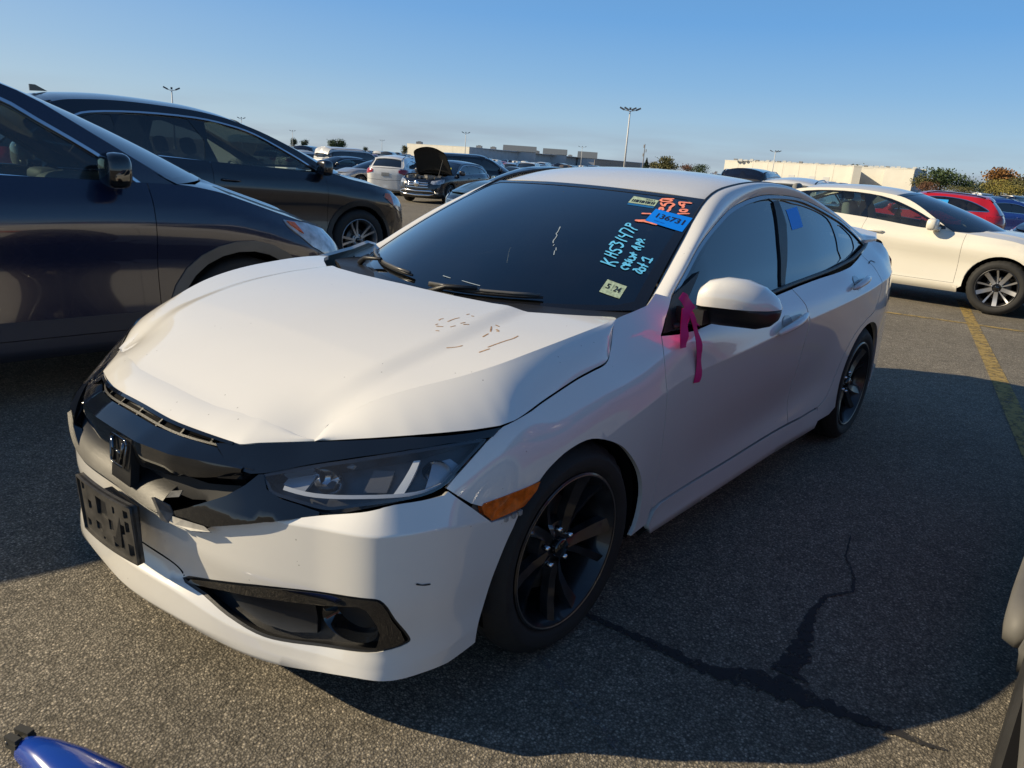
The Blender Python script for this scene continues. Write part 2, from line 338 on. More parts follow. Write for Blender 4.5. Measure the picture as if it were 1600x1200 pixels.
def _pchip_slopes(x,y):
    h=np.diff(x,axis=-1);dl=np.diff(y,axis=-1)/h
    m=np.zeros_like(y)
    a=dl[...,:-1];b=dl[...,1:];w1=2*h[...,1:]+h[...,:-1];w2=h[...,1:]+2*h[...,:-1]
    ok=(a*b)>0
    with np.errstate(all='ignore'):
        hm=(w1+w2)/(w1/np.where(ok,a,1)+w2/np.where(ok,b,1))
    m[...,1:-1]=np.where(ok,hm,0)
    m[...,0]=dl[...,0];m[...,-1]=dl[...,-1]
    return m
def herm(x0,x1,y0,y1,m0,m1,x):
    h=x1-x0;t=(x-x0)/h;t2=t*t;t3=t2*t
    return (2*t3-3*t2+1)*y0+(t3-2*t2+t)*h*m0+(-2*t3+3*t2)*y1+(t3-t2)*h*m1
def cr_slopes(x,y):  # catmull-rom nonuniform, along axis 0
    h=np.diff(x);h=h.reshape((-1,)+(1,)*(y.ndim-1));dl=np.diff(y,axis=0)/h
    m=np.zeros_like(y);m[1:-1]=(dl[:-1]*h[1:]+dl[1:]*h[:-1])/(h[1:]+h[:-1]);m[0]=dl[0];m[-1]=dl[-1];return m
class Tab:  # 1-D smooth table
    def __init__(s,pts,mode='pchip'):
        a=np.array(pts,float);s.x=a[:,0];s.y=a[:,1]
        s.m=_pchip_slopes(s.x,s.y) if mode=='pchip' else cr_slopes(s.x,s.y)
    def __call__(s,q):
        q=np.asarray(q,float);i=np.clip(np.searchsorted(s.x,q,side='right')-1,0,len(s.x)-2)
        qq=np.clip(q,s.x[0],s.x[-1])
        v=herm(s.x[i],s.x[i+1],s.y[i],s.y[i+1],s.m[i],s.m[i+1],qq)
        return v+np.where(q<s.x[0],(q-s.x[0])*s.m[0],0)+np.where(q>s.x[-1],(q-s.x[-1])*s.m[-1],0)
class Wrap:
    """body side as one wrapped sheet: plan curve (s) and height (z); stations = [(bx,by,[(z,d)...])]"""
    def __init__(w,st,y0normal=True):
        P=np.array([[a[0],a[1]] for a in st],float)
        w.s=np.r_[0,np.cumsum(np.linalg.norm(np.diff(P,axis=0),axis=1))]
        w.P=P;w.mP=cr_slopes(w.s,P)
        w.mP[0]=[0,1] ; w.mP[-1]=[0,-1] if abs(P[-1,1])<.01 else w.mP[-1]
        w.Z=np.array([[q[0] for q in a[2]] for a in st],float);w.D=np.array([[q[1] for q in a[2]] for a in st],float)
        w.mZ=cr_slopes(w.s,w.Z);w.mD=cr_slopes(w.s,w.D)
        w.mZ[0]=0;w.mD[0]=0
    def col(w,s):
        i=np.clip(np.searchsorted(w.s,s,side='right')-1,0,len(w.s)-2);e=lambda A,M:herm(w.s[i][:,None],w.s[i+1][:,None],A[i],A[i+1],M[i],M[i+1],s[:,None])
        return e(w.P,w.mP),e(w.Z,w.mZ),e(w.D,w.mD),i
    def __call__(w,s,z):
        s=np.atleast_1d(np.asarray(s,float));z=np.atleast_1d(np.asarray(z,float))*np.ones_like(s)
        p,Z,D,i=w.col(s)
        q=w.col(s+1e-4)[0];t=(q-p);t/=np.linalg.norm(t,axis=1)[:,None];n=np.stack([t[:,1],-t[:,0]],1)
        m=_pchip_slopes(Z,D);k=np.clip((Z<=z[:,None]).sum(1)-1,0,Z.shape[1]-2);r=np.arange(len(s))
        zz=np.clip(z,Z[:,0],Z[:,-1])
        sec=(D[r,k+1]-D[r,k])/(Z[r,k+1]-Z[r,k]);ck=getattr(w,'crease',())
        m0=np.where(np.isin(k,ck),sec,m[r,k]);m1=np.where(np.isin(k+1,ck),sec,m[r,k+1])
        d=herm(Z[r,k],Z[r,k+1],D[r,k],D[r,k+1],m0,m1,zz)
        d=d+np.where(z>Z[:,-1],(z-Z[:,-1])*m[:,-1],0)+np.where(z<Z[:,0],(z-Z[:,0])*m[:,0],0)
        return np.stack([p[:,0]+n[:,0]*d,p[:,1]+n[:,1]*d,z],1)
    def s_at(w,x):   # s where plan x equals x (side part)
        ss=np.linspace(0,w.s[-1],2000);pp=w.col(ss)[0][:,0];return np.interp(-x,-pp,ss)
# bottom, flare, ledge, step, mid, crease, shelf, top
ST=[
(.885,0.00,[(.15,-.05),(.21,0),(.285,-.004),(.33,-.035),(.44,-.02),(.535,-.02),(.655,-.032),(.715,-.09),(.78,-.20)]),
(.88,.22,  [(.15,-.05),(.21,0),(.28,-.004),(.32,-.035),(.44,-.018),(.54,-.018),(.655,-.04),(.715,-.10),(.78,-.21)]),
(.832,.42, [(.14,-.04),(.19,0),(.24,-.004),(.29,-.03),(.42,-.01),(.555,-.012),(.645,-.065),(.715,-.125),(.78,-.22)]),
(.758,.585, [(.14,-.03),(.19,0),(.23,-.01),(.28,-.03),(.42,-.005),(.57,-.005),(.635,-.06),(.715,-.15),(.785,-.215)]),
(.645,.722, [(.14,-.03),(.19,-.005),(.23,-.015),(.28,-.025),(.42,-.01),(.58,-.01),(.65,-.05),(.735,-.13),(.815,-.262)]),
(.515,.84, [(.15,-.03),(.20,-.01),(.24,-.01),(.30,-.015),(.43,-.008),(.58,-.008),(.66,-.035),(.75,-.100),(.845,-.250)]),
(.325,.898, [(.16,-.02),(.22,-.005),(.28,-.005),(.34,-.008),(.44,-.004),(.56,-.003),(.66,-.018),(.76,-.055),(.865,-.196)]),
(.12,.905, [(.18,-.02),(.24,-.005),(.30,-.003),(.38,0),(.50,0),(.62,0),(.69,-.010),(.79,-.055),(.90,-.147)]),
(-.10,.908, [(.18,-.02),(.24,-.005),(.30,-.003),(.38,0),(.50,.0),(.66,.0),(.74,-.012),(.83,-.058),(.931,-.138)]),
(-.30,.905, [(.18,-.03),(.24,-.005),(.30,-.005),(.40,-.003),(.55,-.002),(.70,.0),(.78,-.018),(.87,-.073),(.945,-.148)]),
(-.50,.898, [(.18,-.035),(.225,-.005),(.27,-.01),(.40,-.012),(.56,-.008),(.735,.0),(.84,-.022),(.92,-.078),(1.0,-.158)]),
(-1.1,.895,[(.18,-.04),(.22,-.005),(.27,-.012),(.40,-.035),(.58,-.018),(.77,.0),(.86,-.030),(.93,-.080),(1.0,-.14)]),
(-1.7,.895,[(.18,-.04),(.22,-.005),(.27,-.012),(.42,-.04),(.60,-.02),(.805,.0),(.87,-.026),(.94,-.085),(1.0,-.14)]),
(-2.1,.90, [(.18,-.04),(.22,-.0),(.30,-.01),(.46,-.03),(.64,-.018),(.825,-.002),(.89,-.030),(.96,-.095),(1.02,-.15)]),
(-2.4,.905,[(.18,-.03),(.24,0),(.32,.0),(.46,-.002),(.66,-.006),(.845,-.006),(.92,-.045),(.98,-.10),(1.06,-.17)]),
(-2.8,.905,[(.18,-.03),(.24,0),(.34,.0),(.48,-.0),(.66,.0),(.875,-.018),(.95,-.078),(1.02,-.158),(1.10,-.22)]),
(-3.15,.87,[(.20,-.03),(.26,0),(.36,0),(.48,0),(.68,-.0),(.90,-.015),(.98,-.075),(1.04,-.145),(1.10,-.20)]),
(-3.45,.80,[(.22,-.04),(.28,-.01),(.36,0),(.48,0),(.68,-.01),(.90,-.03),(.98,-.05),(1.04,-.08),(1.10,-.14)]),
(-3.65,.66,[(.22,-.05),(.28,-.01),(.36,0),(.48,0),(.68,-.02),(.88,-.05),(.98,-.05),(1.04,-.06),(1.10,-.08)]),
(-3.74,.42,[(.22,-.05),(.28,-.01),(.36,0),(.48,0),(.68,-.03),(.88,-.06),(.98,-.06),(1.04,-.065),(1.10,-.07)]),
(-3.77,0,[(.22,-.05),(.28,-.01),(.36,0),(.48,0),(.68,-.03),(.88,-.07),(.98,-.07),(1.04,-.07),(1.10,-.07)]),
]
W=Wrap(ST)
STN=[
(0.885,0,[(0.15,-0.05),(0.21,0),(0.285,-0.004),(0.33,-0.035),(0.44,-0.02),(0.535,-0.02),(0.655,-0.032),(0.715,-0.09),(0.78,-0.2)]),
(0.858,0.25,[(0.15,-0.05),(0.21,0),(0.28,-0.004),(0.32,-0.035),(0.44,-0.018),(0.54,-0.018),(0.655,-0.027),(0.715,-0.086),(0.78,-0.194)]),
(0.8,0.47,[(0.14,-0.04),(0.19,0),(0.24,-0.004),(0.29,-0.03),(0.42,-0.01),(0.555,-0.012),(0.645,-0.05),(0.715,-0.1),(0.78,-0.14)]),
(0.722,0.66,[(0.14,-0.03),(0.19,0),(0.23,-0.01),(0.28,-0.03),(0.42,-0.005),(0.57,-0.005),(0.635,-0.05),(0.715,-0.1),(0.785,-0.14)]),
(0.648,0.822,[(0.14,-0.03),(0.19,-0.005),(0.23,-0.015),(0.28,-0.025),(0.42,-0.01),(0.58,-0.01),(0.65,-0.05),(0.735,-0.1),(0.815,-0.14)]),
(0.54,0.876,[(0.15,-0.03),(0.2,-0.01),(0.24,-0.01),(0.3,-0.015),(0.43,-0.008),(0.58,-0.008),(0.66,-0.05),(0.75,-0.1),(0.845,-0.14)]),
(0.34,0.899,[(0.16,-0.02),(0.22,-0.005),(0.28,-0.005),(0.34,-0.008),(0.44,-0.004),(0.56,-0.003),(0.66,-0.023),(0.76,-0.063),(0.865,-0.219)]),
(0.12,0.905,[(0.18,-0.02),(0.24,-0.005),(0.3,-0.003),(0.38,0),(0.5,0),(0.62,0),(0.69,-0.01),(0.79,-0.055),(0.9,-0.147)]),
]+ST[8:]
WN=Wrap(STN)
W.crease=(5,);WN.crease=(2,5)
YR=Tab([(-.45,.70),(-.39,.72),(-.3,.757),(-.2,.77),(-.1,.772),(0,.77),(.1,.76),(.2,.74),(.3,.70),(.4,.64),(.5,.575),(.6,.51),(.7,.45),(.8,.40),(.9,.36)],'cr')
ZR=Tab([(-.45,.945),(-.39,.945),(-.3,.945),(-.2,.94),(-.1,.931),(0,.92),(.1,.905),(.2,.885),(.3,.861),(.4,.835),(.5,.802),(.6,.762),(.7,.718),(.8,.665),(.9,.60)],'cr')
ZC=Tab([(-.45,.968),(-.2,.945),(0,.926),(.2,.896),(.4,.851),(.5,.822),(.6,.785),(.7,.742),(.8,.70),(.9,.63)],'cr')
YF=Tab([(-.45,.40),(-.2,.44),(0,.475),(.2,.49),(.4,.47),(.6,.43),(.9,.40)],'cr')
def hood(x,y):
    x=np.asarray(x,float);y=np.abs(y);r=np.clip(y/YR(x),0,1.4)
    t=np.clip((y-YF(x))/.085,0,1);fd=np.clip((x+.36)/.2,0,1)*np.clip((.68-x)/.3,0,1)
    return ZR(x)+(ZC(x)-ZR(x))*(1-r*r)+.016*fd*(1-t*t*(3-2*t))*np.clip(1-.3*r,0,1)-.05*np.clip(r-1,0,1)
GY=Tab([(.85,.84),(.95,.78),(1.05,.735),(1.15,.68),(1.25,.615),(1.30,.575),(1.35,.52),(1.39,.45)],'cr')
GT=Tab([(-3.5,.05),(-3.0,.03),(-2.6,.01),(-2.1,0),(-1.0,0),(-.7,.015),(-.4,.04)])
def green(x,z): return GY(z)-GT(x)
RC=Tab([(-3.2,1.12),(-2.9,1.235),(-2.6,1.325),(-2.35,1.366),(-2.05,1.392),(-1.75,1.4),(-1.5,1.386),(-1.3,1.353),(-1.13,1.313)],'cr')
RD=Tab([(0,0),(.2,.004),(.35,.014),(.45,.026),(.52,.042),(.58,.07)])
def roof(x,y): return RC(x)-RD(np.abs(y))
BK = {
  'bumper_top': [(0.0,0.5),(0.324,0.469),(0.394,0.499),(0.562,0.556),(0.696,0.595),(0.864,0.637),(0.967,0.643),(1.029,0.646)],
  'bumper_side': [(1.042,0.652),(1.096,0.606),(1.157,0.55),(1.205,0.546),(1.256,0.548)],
  'bumper_arch': [(1.24,0.517),(1.212,0.473),(1.179,0.402),(1.155,0.328),(1.134,0.274),(1.127,0.223)],
  'bumper_bottom': [(1.042,0.204),(0.919,0.202),(0.805,0.206),(0.705,0.193),(0.56,0.174),(0.408,0.162)],
  'fog': [(0.257,0.306),(0.366,0.337),(0.525,0.379),(0.704,0.41),(0.827,0.424),(0.868,0.414),(0.899,0.364),(0.936,0.307),(0.93,0.288),(0.871,0.274),(0.794,0.262),(0.694,0.248),(0.594,0.24),(0.523,0.243),(0.43,0.262),(0.343,0.287)],
  'fog_chrome': [(0.289,0.31),(0.524,0.375),(0.704,0.407),(0.827,0.421),(0.864,0.411),(0.889,0.365),(0.924,0.3),(0.871,0.284),(0.847,0.283),(0.859,0.325),(0.834,0.377),(0.802,0.399),(0.7,0.371),(0.555,0.346),(0.408,0.321),(0.316,0.302)],
  'hl': [(0.531,0.647),(0.646,0.672),(0.778,0.7),(0.905,0.726),(1.026,0.741),(1.115,0.747),(1.124,0.741),(1.076,0.711),(1.027,0.678),(0.99,0.653),(0.938,0.637),(0.846,0.619),(0.759,0.604),(0.713,0.599),(0.669,0.604),(0.618,0.61),(0.571,0.615),(0.552,0.627)],
  'brow': [(0.434,0.691),(0.473,0.698),(0.646,0.713),(0.906,0.749),(1.177,0.766),(1.147,0.749),(1.115,0.747),(1.026,0.742),(0.905,0.727),(0.778,0.702),(0.645,0.673),(0.53,0.648),(0.495,0.643),(0.438,0.648),(0.394,0.667)],
  'bar': [(-0.189,0.733),(-0.08,0.709),(0.055,0.698),(0.196,0.692),(0.263,0.687),(0.369,0.677),(0.429,0.69)],
  'bar_edge': [(-0.103,0.677),(0.117,0.656),(0.268,0.643),(0.39,0.641),(0.436,0.646)],
  'face_bottom': [(-0.127,0.659),(-0.032,0.605),(0.09,0.56),(0.228,0.588),(0.342,0.589),(0.431,0.615),(0.495,0.642)],
  'trimL': [(0.26,0.547),(0.331,0.555),(0.391,0.57),(0.451,0.592),(0.494,0.621),(0.518,0.644),(0.531,0.646),(0.555,0.621),(0.6,0.609),(0.653,0.603),(0.701,0.594),(0.699,0.587),(0.575,0.564),(0.417,0.514),(0.388,0.508),(0.318,0.496),(0.296,0.511),(0.262,0.506)],
  'fender_front': [(1.186,0.768),(1.16,0.759),(1.123,0.738),(1.075,0.706),(1.03,0.675),(1.001,0.651)],
  'fender_low': [(1.014,0.641),(1.063,0.606),(1.092,0.593)],
  'marker': [(1.092,0.593),(1.1,0.6),(1.186,0.607),(1.286,0.611),(1.273,0.592),(1.226,0.562),(1.121,0.552),(1.097,0.574)],
  'fender_arch': [(1.286,0.611),(1.329,0.637),(1.409,0.665),(1.509,0.671),(1.626,0.631),(1.718,0.574),(1.815,0.476),(1.854,0.385),(1.842,0.298),(1.807,0.258)],
  'fender_bot': [(1.885,0.26),(1.918,0.262)],
  'fender_door': [(1.942,0.307),(1.956,0.384),(1.961,0.522),(1.944,0.66),(1.923,0.75),(1.924,0.83),(1.956,0.892)],
  'fender_a': [(2.025,0.935),(2.127,0.986),(2.057,1.004),(1.979,0.976)],
  'fender_seam': [(1.888,0.961),(1.803,0.947),(1.77,0.928),(1.7,0.882),(1.647,0.852),(1.572,0.841),(1.495,0.829),(1.381,0.804),(1.299,0.785)],
  'sill_line': [(2.009,0.309),(2.154,0.307),(2.357,0.306),(2.683,0.307),(3.064,0.309),(3.365,0.307),(3.566,0.314)],
  'rock_bot': [(1.884,0.27),(2.36,0.233),(2.986,0.236),(3.615,0.246)],
  'rarch': [(3.748,0.31),(3.708,0.411),(3.744,0.507),(3.818,0.599),(3.97,0.664),(4.157,0.673),(4.366,0.624),(4.736,0.496),(4.8,0.405),(4.776,0.31),(4.622,0.276)],
  'sail': [(-0.678,0.979),(-0.555,0.879),(-0.666,0.883),(-0.728,0.944),(-0.888,1.05)],
  'dlo_top': [(-0.679,0.981),(-0.803,1.055),(-0.983,1.146),(-1.26,1.236),(-1.44,1.276),(-1.645,1.304),(-1.862,1.319),(-2.177,1.313),(-2.398,1.281),(-2.654,1.221),(-2.761,1.193),(-2.938,1.128),(-3.086,1.058)],
  'dlo_bot': [(-2.951,1.033),(-2.695,0.996),(-2.316,0.968),(-1.779,0.945),(-1.515,0.929),(-0.986,0.9),(-0.67,0.883)],
  'glF': [(-1.621,0.949),(-1.895,1.292),(-1.613,1.281),(-1.408,1.251),(-1.149,1.18),(-0.823,1.03),(-0.673,0.892)],
  'glR': [(-1.708,0.953),(-1.712,1.012),(-1.924,1.281),(-2.124,1.287),(-2.36,1.26),(-2.547,1.213),(-2.569,1.133),(-2.529,1.056),(-2.474,0.996)],
  'glC': [(-2.537,1.002),(-2.592,1.069),(-2.672,1.179),(-2.853,1.121),(-2.869,1.074),(-2.827,1.042),(-2.668,1.011)],
  'bpil': [(-1.88,1.292),(-1.953,1.298),(-1.905,1.194),(-1.663,0.946),(-1.617,0.944),(-1.734,1.117)],
  'sticker': [(-2.003,1.259),(-2.17,1.273),(-2.126,1.181),(-1.967,1.17)],
  'hood_front': [(0.647,0.557),(0.581,0.652),(0.513,0.753),(0.459,0.823),(0.38,0.912)],
  'hood_side': [(0.295,0.932),(0.228,0.935),(0.131,0.939),(0.067,0.942),(0.007,0.94),(-0.078,0.895),(-0.19,0.825)],
  'nose': [(0.739,0.411),(0.694,0.485),(0.648,0.554)],
  'handleF': [(2.817,0.792),(3.14,0.833)],
  'handleR': [(3.766,0.881),(4.169,0.919)],
  'crease': [(1.928,0.762),(3.148,0.816),(4.116,0.891)],
  'rear_edge': [(-0.314,0.727),(-0.23,0.642),(-0.164,0.525),(-0.116,0.379),(-0.125,0.15),(-0.143,-0.119),(-0.373,-0.66)],
  'seam': [(0.647,0.557),(0.675,0.433),(0.691,0.315),(0.705,0.111),(0.692,-0.156),(0.672,-0.304),(0.637,-0.45)],
  'nlow': [(0.739,0.411),(0.758,0.351),(0.772,0.269),(0.79,0.14),(0.791,-0.011),(0.767,-0.173),(0.742,-0.315),(0.703,-0.426)],
}
# ---------------------------------------------------------------- wheels
def wheel_set(key, r, w, rr, style):
    """meshes of one road wheel, axis along y, outer sidewall at y = 0"""
    k = ('wheel', key)
    if k in CDT: return CDT[k]
    out = {}
    b = MB(); n = 96
    prof = [(rr-.004, -w+.012), (rr+.012, -w+.002), (rr+(r-rr)*.5, -w-.004), (r-.03, -w+.006), (r-.008, -w+.024), (r, -w+.05)]
    ng = 4; span = w-.10
    for i in range(ng):
        y = -w+.05+span*(i+.5)/ng; prof += [(r, y-.012), (r-.007, y-.010), (r-.007, y-.004), (r, y-.002)]
    prof += [(r, -.05), (r-.008, -.024), (r-.03, -.006), (rr+(r-rr)*.55, .003), (rr+(r-rr)*.5, .0045), (rr+(r-rr)*.2, .001), (rr+.012, -.002), (rr+.006, -.006), (rr-.003, -.012)]
    b.lathe(prof, n)
    q = len(prof); V = b.V
    for kk in range(n):          # tread blocks and shoulder lugs
        for j in (4, 5, q-9, q-8):
            if kk % 3 == 0:
                x, y, z = V[kk*q+j]; s = 1-.006/r; V[kk*q+j] = (x*s, y, z*s)
    out['tyre'] = b.build('tyre', RUB, False, True)
    mt = SILV if style in ('silver', 'plain') else DALLOY
    b = MB(); b.lathe([(rr-.004, -.014), (rr-.001, -.006), (rr-.006, -.003), (rr-.012, -.006), (rr-.016, -.016), (rr-.03, -.045), (rr-.036, -.08), (rr-.03, -w+.03), (rr-.006, -w+.014)], 72, m=0)
    if style == 'civic': b.lathe([(rr-.0055, -.0022), (rr-.008, -.0016), (rr-.0105, -.0030)], 72, m=1)
    b.lathe([(.001, -.055), (.05, -.052), (.075, -.06), (.085, -.09), (.07, -.12)], 40, m=0)
    def blade(a0, a1, w0, w1, r0, r1, y0, y1, th=.03, mm=0, tw=0.):
        St = []
        for t in (0, .35, .7, 1.):
            rad = r0+(r1-r0)*t; a = a0+(a1-a0)*t**.8; hw = (w0+(w1-w0)*t)/2; y = y0+(y1-y0)*t-.012*math.sin(math.pi*t)
            for (u, v) in ((-hw, -th), (-hw*.8, 0.-tw), (hw*.8, 0.+tw), (hw, -th)):
                St.append((rad*math.cos(a)-u*math.sin(a), y+v, rad*math.sin(a)+u*math.cos(a)))
        F = []
        for i in range(3):
            for j in range(3): F.append((i*4+j, i*4+j+1, (i+1)*4+j+1, (i+1)*4+j))
            F.append((i*4+3, i*4, (i+1)*4, (i+1)*4+3))
        b.add(St, F, mm)
    for i in range(5):
        a = R(72*i+54)
        if style in ('civic', 'black'):
            blade(a-R(7), a-R(17), .026, .052, .045, rr-.016, -.045, -.018, tw=.006)
            blade(a+R(7), a+R(13), .026, .030, .045, rr-.016, -.045, -.018, tw=-.004)
        elif style == 'twotone':
            blade(a, a, .055, .062, .05, rr-.014, -.035, -.012, mm=2); blade(a+R(36), a+R(33), .016, .030, .05, rr-.014, -.04, -.016, mm=2)
        elif style == 'plain':
            blade(a, a, .06, .05, .05, rr-.014, -.035, -.02)
        else:
            for d in (-8, 8): blade(a+R(d), a+R(d*1.4), .028, .034, .05, rr-.014, -.038, -.014)
    o = b.build('rim', [mt, mat('rim_lip_metal', (.26, .25, .24), .35, metal=.9), SILV], False, True); out['rim'] = o
    try: o.set_sharp_from_angle(angle=R(32))
    except Exception: pass
    b = MB(); b.lathe([(.02, -.105), (.14, -.105), (.142, -.11), (.142, -.125), (.02, -.13)], 40); b.box((.11, -.115, .03), (.06, .07, .13)); out['brake_disc'] = b.build('brake_disc', STEEL, False, True)
    b = MB(); b.lathe([(.0005, -.028), (.026, -.029), (.030, -.034), (.031, -.05)], 28); out['hub_cap'] = b.build('hub_cap', GBLK, False, True)
    b = MB(); b.lathe([(.0005, -.036), (.007, -.037), (.009, -.045), (.011, -.056)], 8); out['lug_nut'] = b.build('lug_nut', CHR, False, True)
    b = MB(); b.lathe([(.001, -.135), (rr-.02, -.135), (rr-.02, -.14), (.001, -.14)], 30); out['barrel_shade'] = b.build('barrel_shade_disc', DRK, False, True)  # dark disc added as the shade deep inside the wheel
    CDT[k] = out; return out
def add_wheel(parent, pos, side, key, r, w, rr, style, steer=0., roll=0., sub=True):
    ms = wheel_set(key, r, w, rr, style)
    o = obj('wheel', ms['rim'], parent); o.location = pos
    o.rotation_euler = (0, roll, (0 if side > 0 else math.pi)+steer)
    for n in (['tyre', 'brake_disc', 'hub_cap', 'lug_nut', 'barrel_shade'] if sub else ['tyre']):
        for i in range(5 if n == 'lug_nut' else 1):
            c = obj({'barrel_shade': 'barrel_shade_disc'}.get(n, n), ms[n], o)
            if n == 'lug_nut': c.location = (.057*math.cos(R(72*i+90)), 0, .057*math.sin(R(72*i+90)))
    return o
# ---------------------------------------------------------------- the white sedan
def WS(s, z):
    s = np.asarray(s, float); v = W(np.abs(s), z); v[:, 1] *= np.where(s < 0, -1, 1); return v
def WNS(s, z):
    s = np.asarray(s, float); z = np.asarray(z, float)*np.ones_like(s); v = WN(np.abs(s), z); u = W(np.abs(s), z); t = np.clip((-s-.1)/.3, 0, 1)[:, None]; v = v*(1-t)+u*t; v[:, 1] *= np.where(s < 0, -1, 1); return v
EC = tuple(WS(np.array([BK['brow'][2][0]]), np.array([BK['brow'][2][1]+.003]))[0])
def crl(w, ks, a, b, both_=False):
    ss = np.arange(a, b, .018); Zt = w.col(ss)[1]; o = [[(x, float(z)) for x, z in zip(ss, Zt[:, k])] for k in ks]
    return [[(-x, z) for x, z in L[::-1]]+L for L in o] if both_ else o
WS.lines = crl(W, (5,), 1.22, 5.6); WNS.lines = crl(WN, (2, 5), .0, 1.2, True)
def HS(x, y):
    x = np.asarray(x, float); y = np.asarray(y, float); z = hood(x, y); dz = float(hood(EC[0], EC[1]))-EC[2]
    return np.stack([x, y, z-dz*np.exp(-(((x-EC[0])/.10)**2+((np.abs(y)-EC[1])/.12)**2))], 1)
def GS(x, z): return np.stack([np.asarray(x, float), green(x, z), np.asarray(z, float)], 1)
def RS(x, y): return np.stack([np.asarray(x, float), np.asarray(y, float), roof(x, y)], 1)
def sx(x): return float(W.s_at(x))
WHITE = paint('white_paint', (.75, .73, .685), dirt=.07, rough=.38, ior=1.8)
WHITE_D = mat('primer_edge', (.42, .40, .36), .6, var=.3, vscale=30)
civ = empty('sedan', (0, 0, 0), 0, 'white sedan nearest the camera, with a torn front bumper and dark tinted windows', 'car')
def mirS(P): return [(-a, b) for a, b in P]
def sym(P, Q=None): return list(P)+[(-a, b) for a, b in reversed(P)]
BT = smo(BK['bumper_top']); BS = BK['bumper_side']; BA = smo(BK['bumper_arch']); BB = smo([(s, z) for s, z in BK['bumper_bottom'][:5]]+[(.43, .165), (.25, .158)])
half = BT+BS+BA[1:]+BB+[(0, .155)]
full = half+[(-a, b) for a, b in reversed(half[:-1]) if a > 0.001]
fog = smo(BK['fog'], True, 3); fogm = [(-a, b) for a, b in fog]
panel('front_bumper', WNS, full, WHITE, civ, g=.022, holes=[fog, fogm], depth=.014)
# grey chin lip
strip('chin_lip', WNS, smo([(-.55, .148), (-.3, .156), (0, .158), (.3, .156), (.44, .150)], k=8), .022, mat('grey_lip', (.12, .115, .11), .55, var=.2), civ, off=-.004, th=.03)
def WNR(s, z):
    v = WNS(-np.asarray(s, float), z); v[:, 1] *= -1; return v
for mir in (False, True):
    FN = WNR if mir else WNS
    fb = panel('fog_lamp_bezel', FN, shrink(fog, -.004), BLK, civ, g=.02, off=-.045, depth=0, mir=mir)
    panel('bezel_wall', FN, fog, BLK, fb, g=.03, off=-.002, depth=.045, holes=[shrink(fog, .006)], mir=mir)
    c = panel('bezel_trim', FN, smo(BK['fog_chrome'], True, 2), GBLK, fb, g=.02, off=.004, depth=.02, mir=mir)
    # fog lamp pocket
    pc = FN(np.array([.765]), np.array([.332]))[0]; n = nrm(FN, np.array([[.765, .332]]))[0]; sg = -1 if mir else 1
    b = MB(); b.lathe([(.062, .0), (.058, -.006), (.05, -.03), (.04, -.045), (.001, -.048)], 32, axis='x'); o = autosmooth(b.build('fog_lamp', GBLK, fb)); o.location = (pc[0]+n[0]*-.012, sg*(pc[1]+n[1]*-.012), pc[2]); o.rotation_euler = (0, 0, sg*math.atan2(n[1], n[0])); o.scale = (1, 1.25, .85)
    panel('blank_cover', FN, [(.36, .312), (.45, .338), (.60, .370), (.662, .378), (.667, .266), (.60, .258), (.52, .262), (.44, .280)], BLK, fb, g=.03, off=-.028, depth=.02, mir=mir)
strip('chin_gap', WNS, smo([(-.262, .311), (-.2, .335), (0, .345), (.2, .335), (.262, .311)], k=6), .005, DRK, civ, off=.001, th=.003)
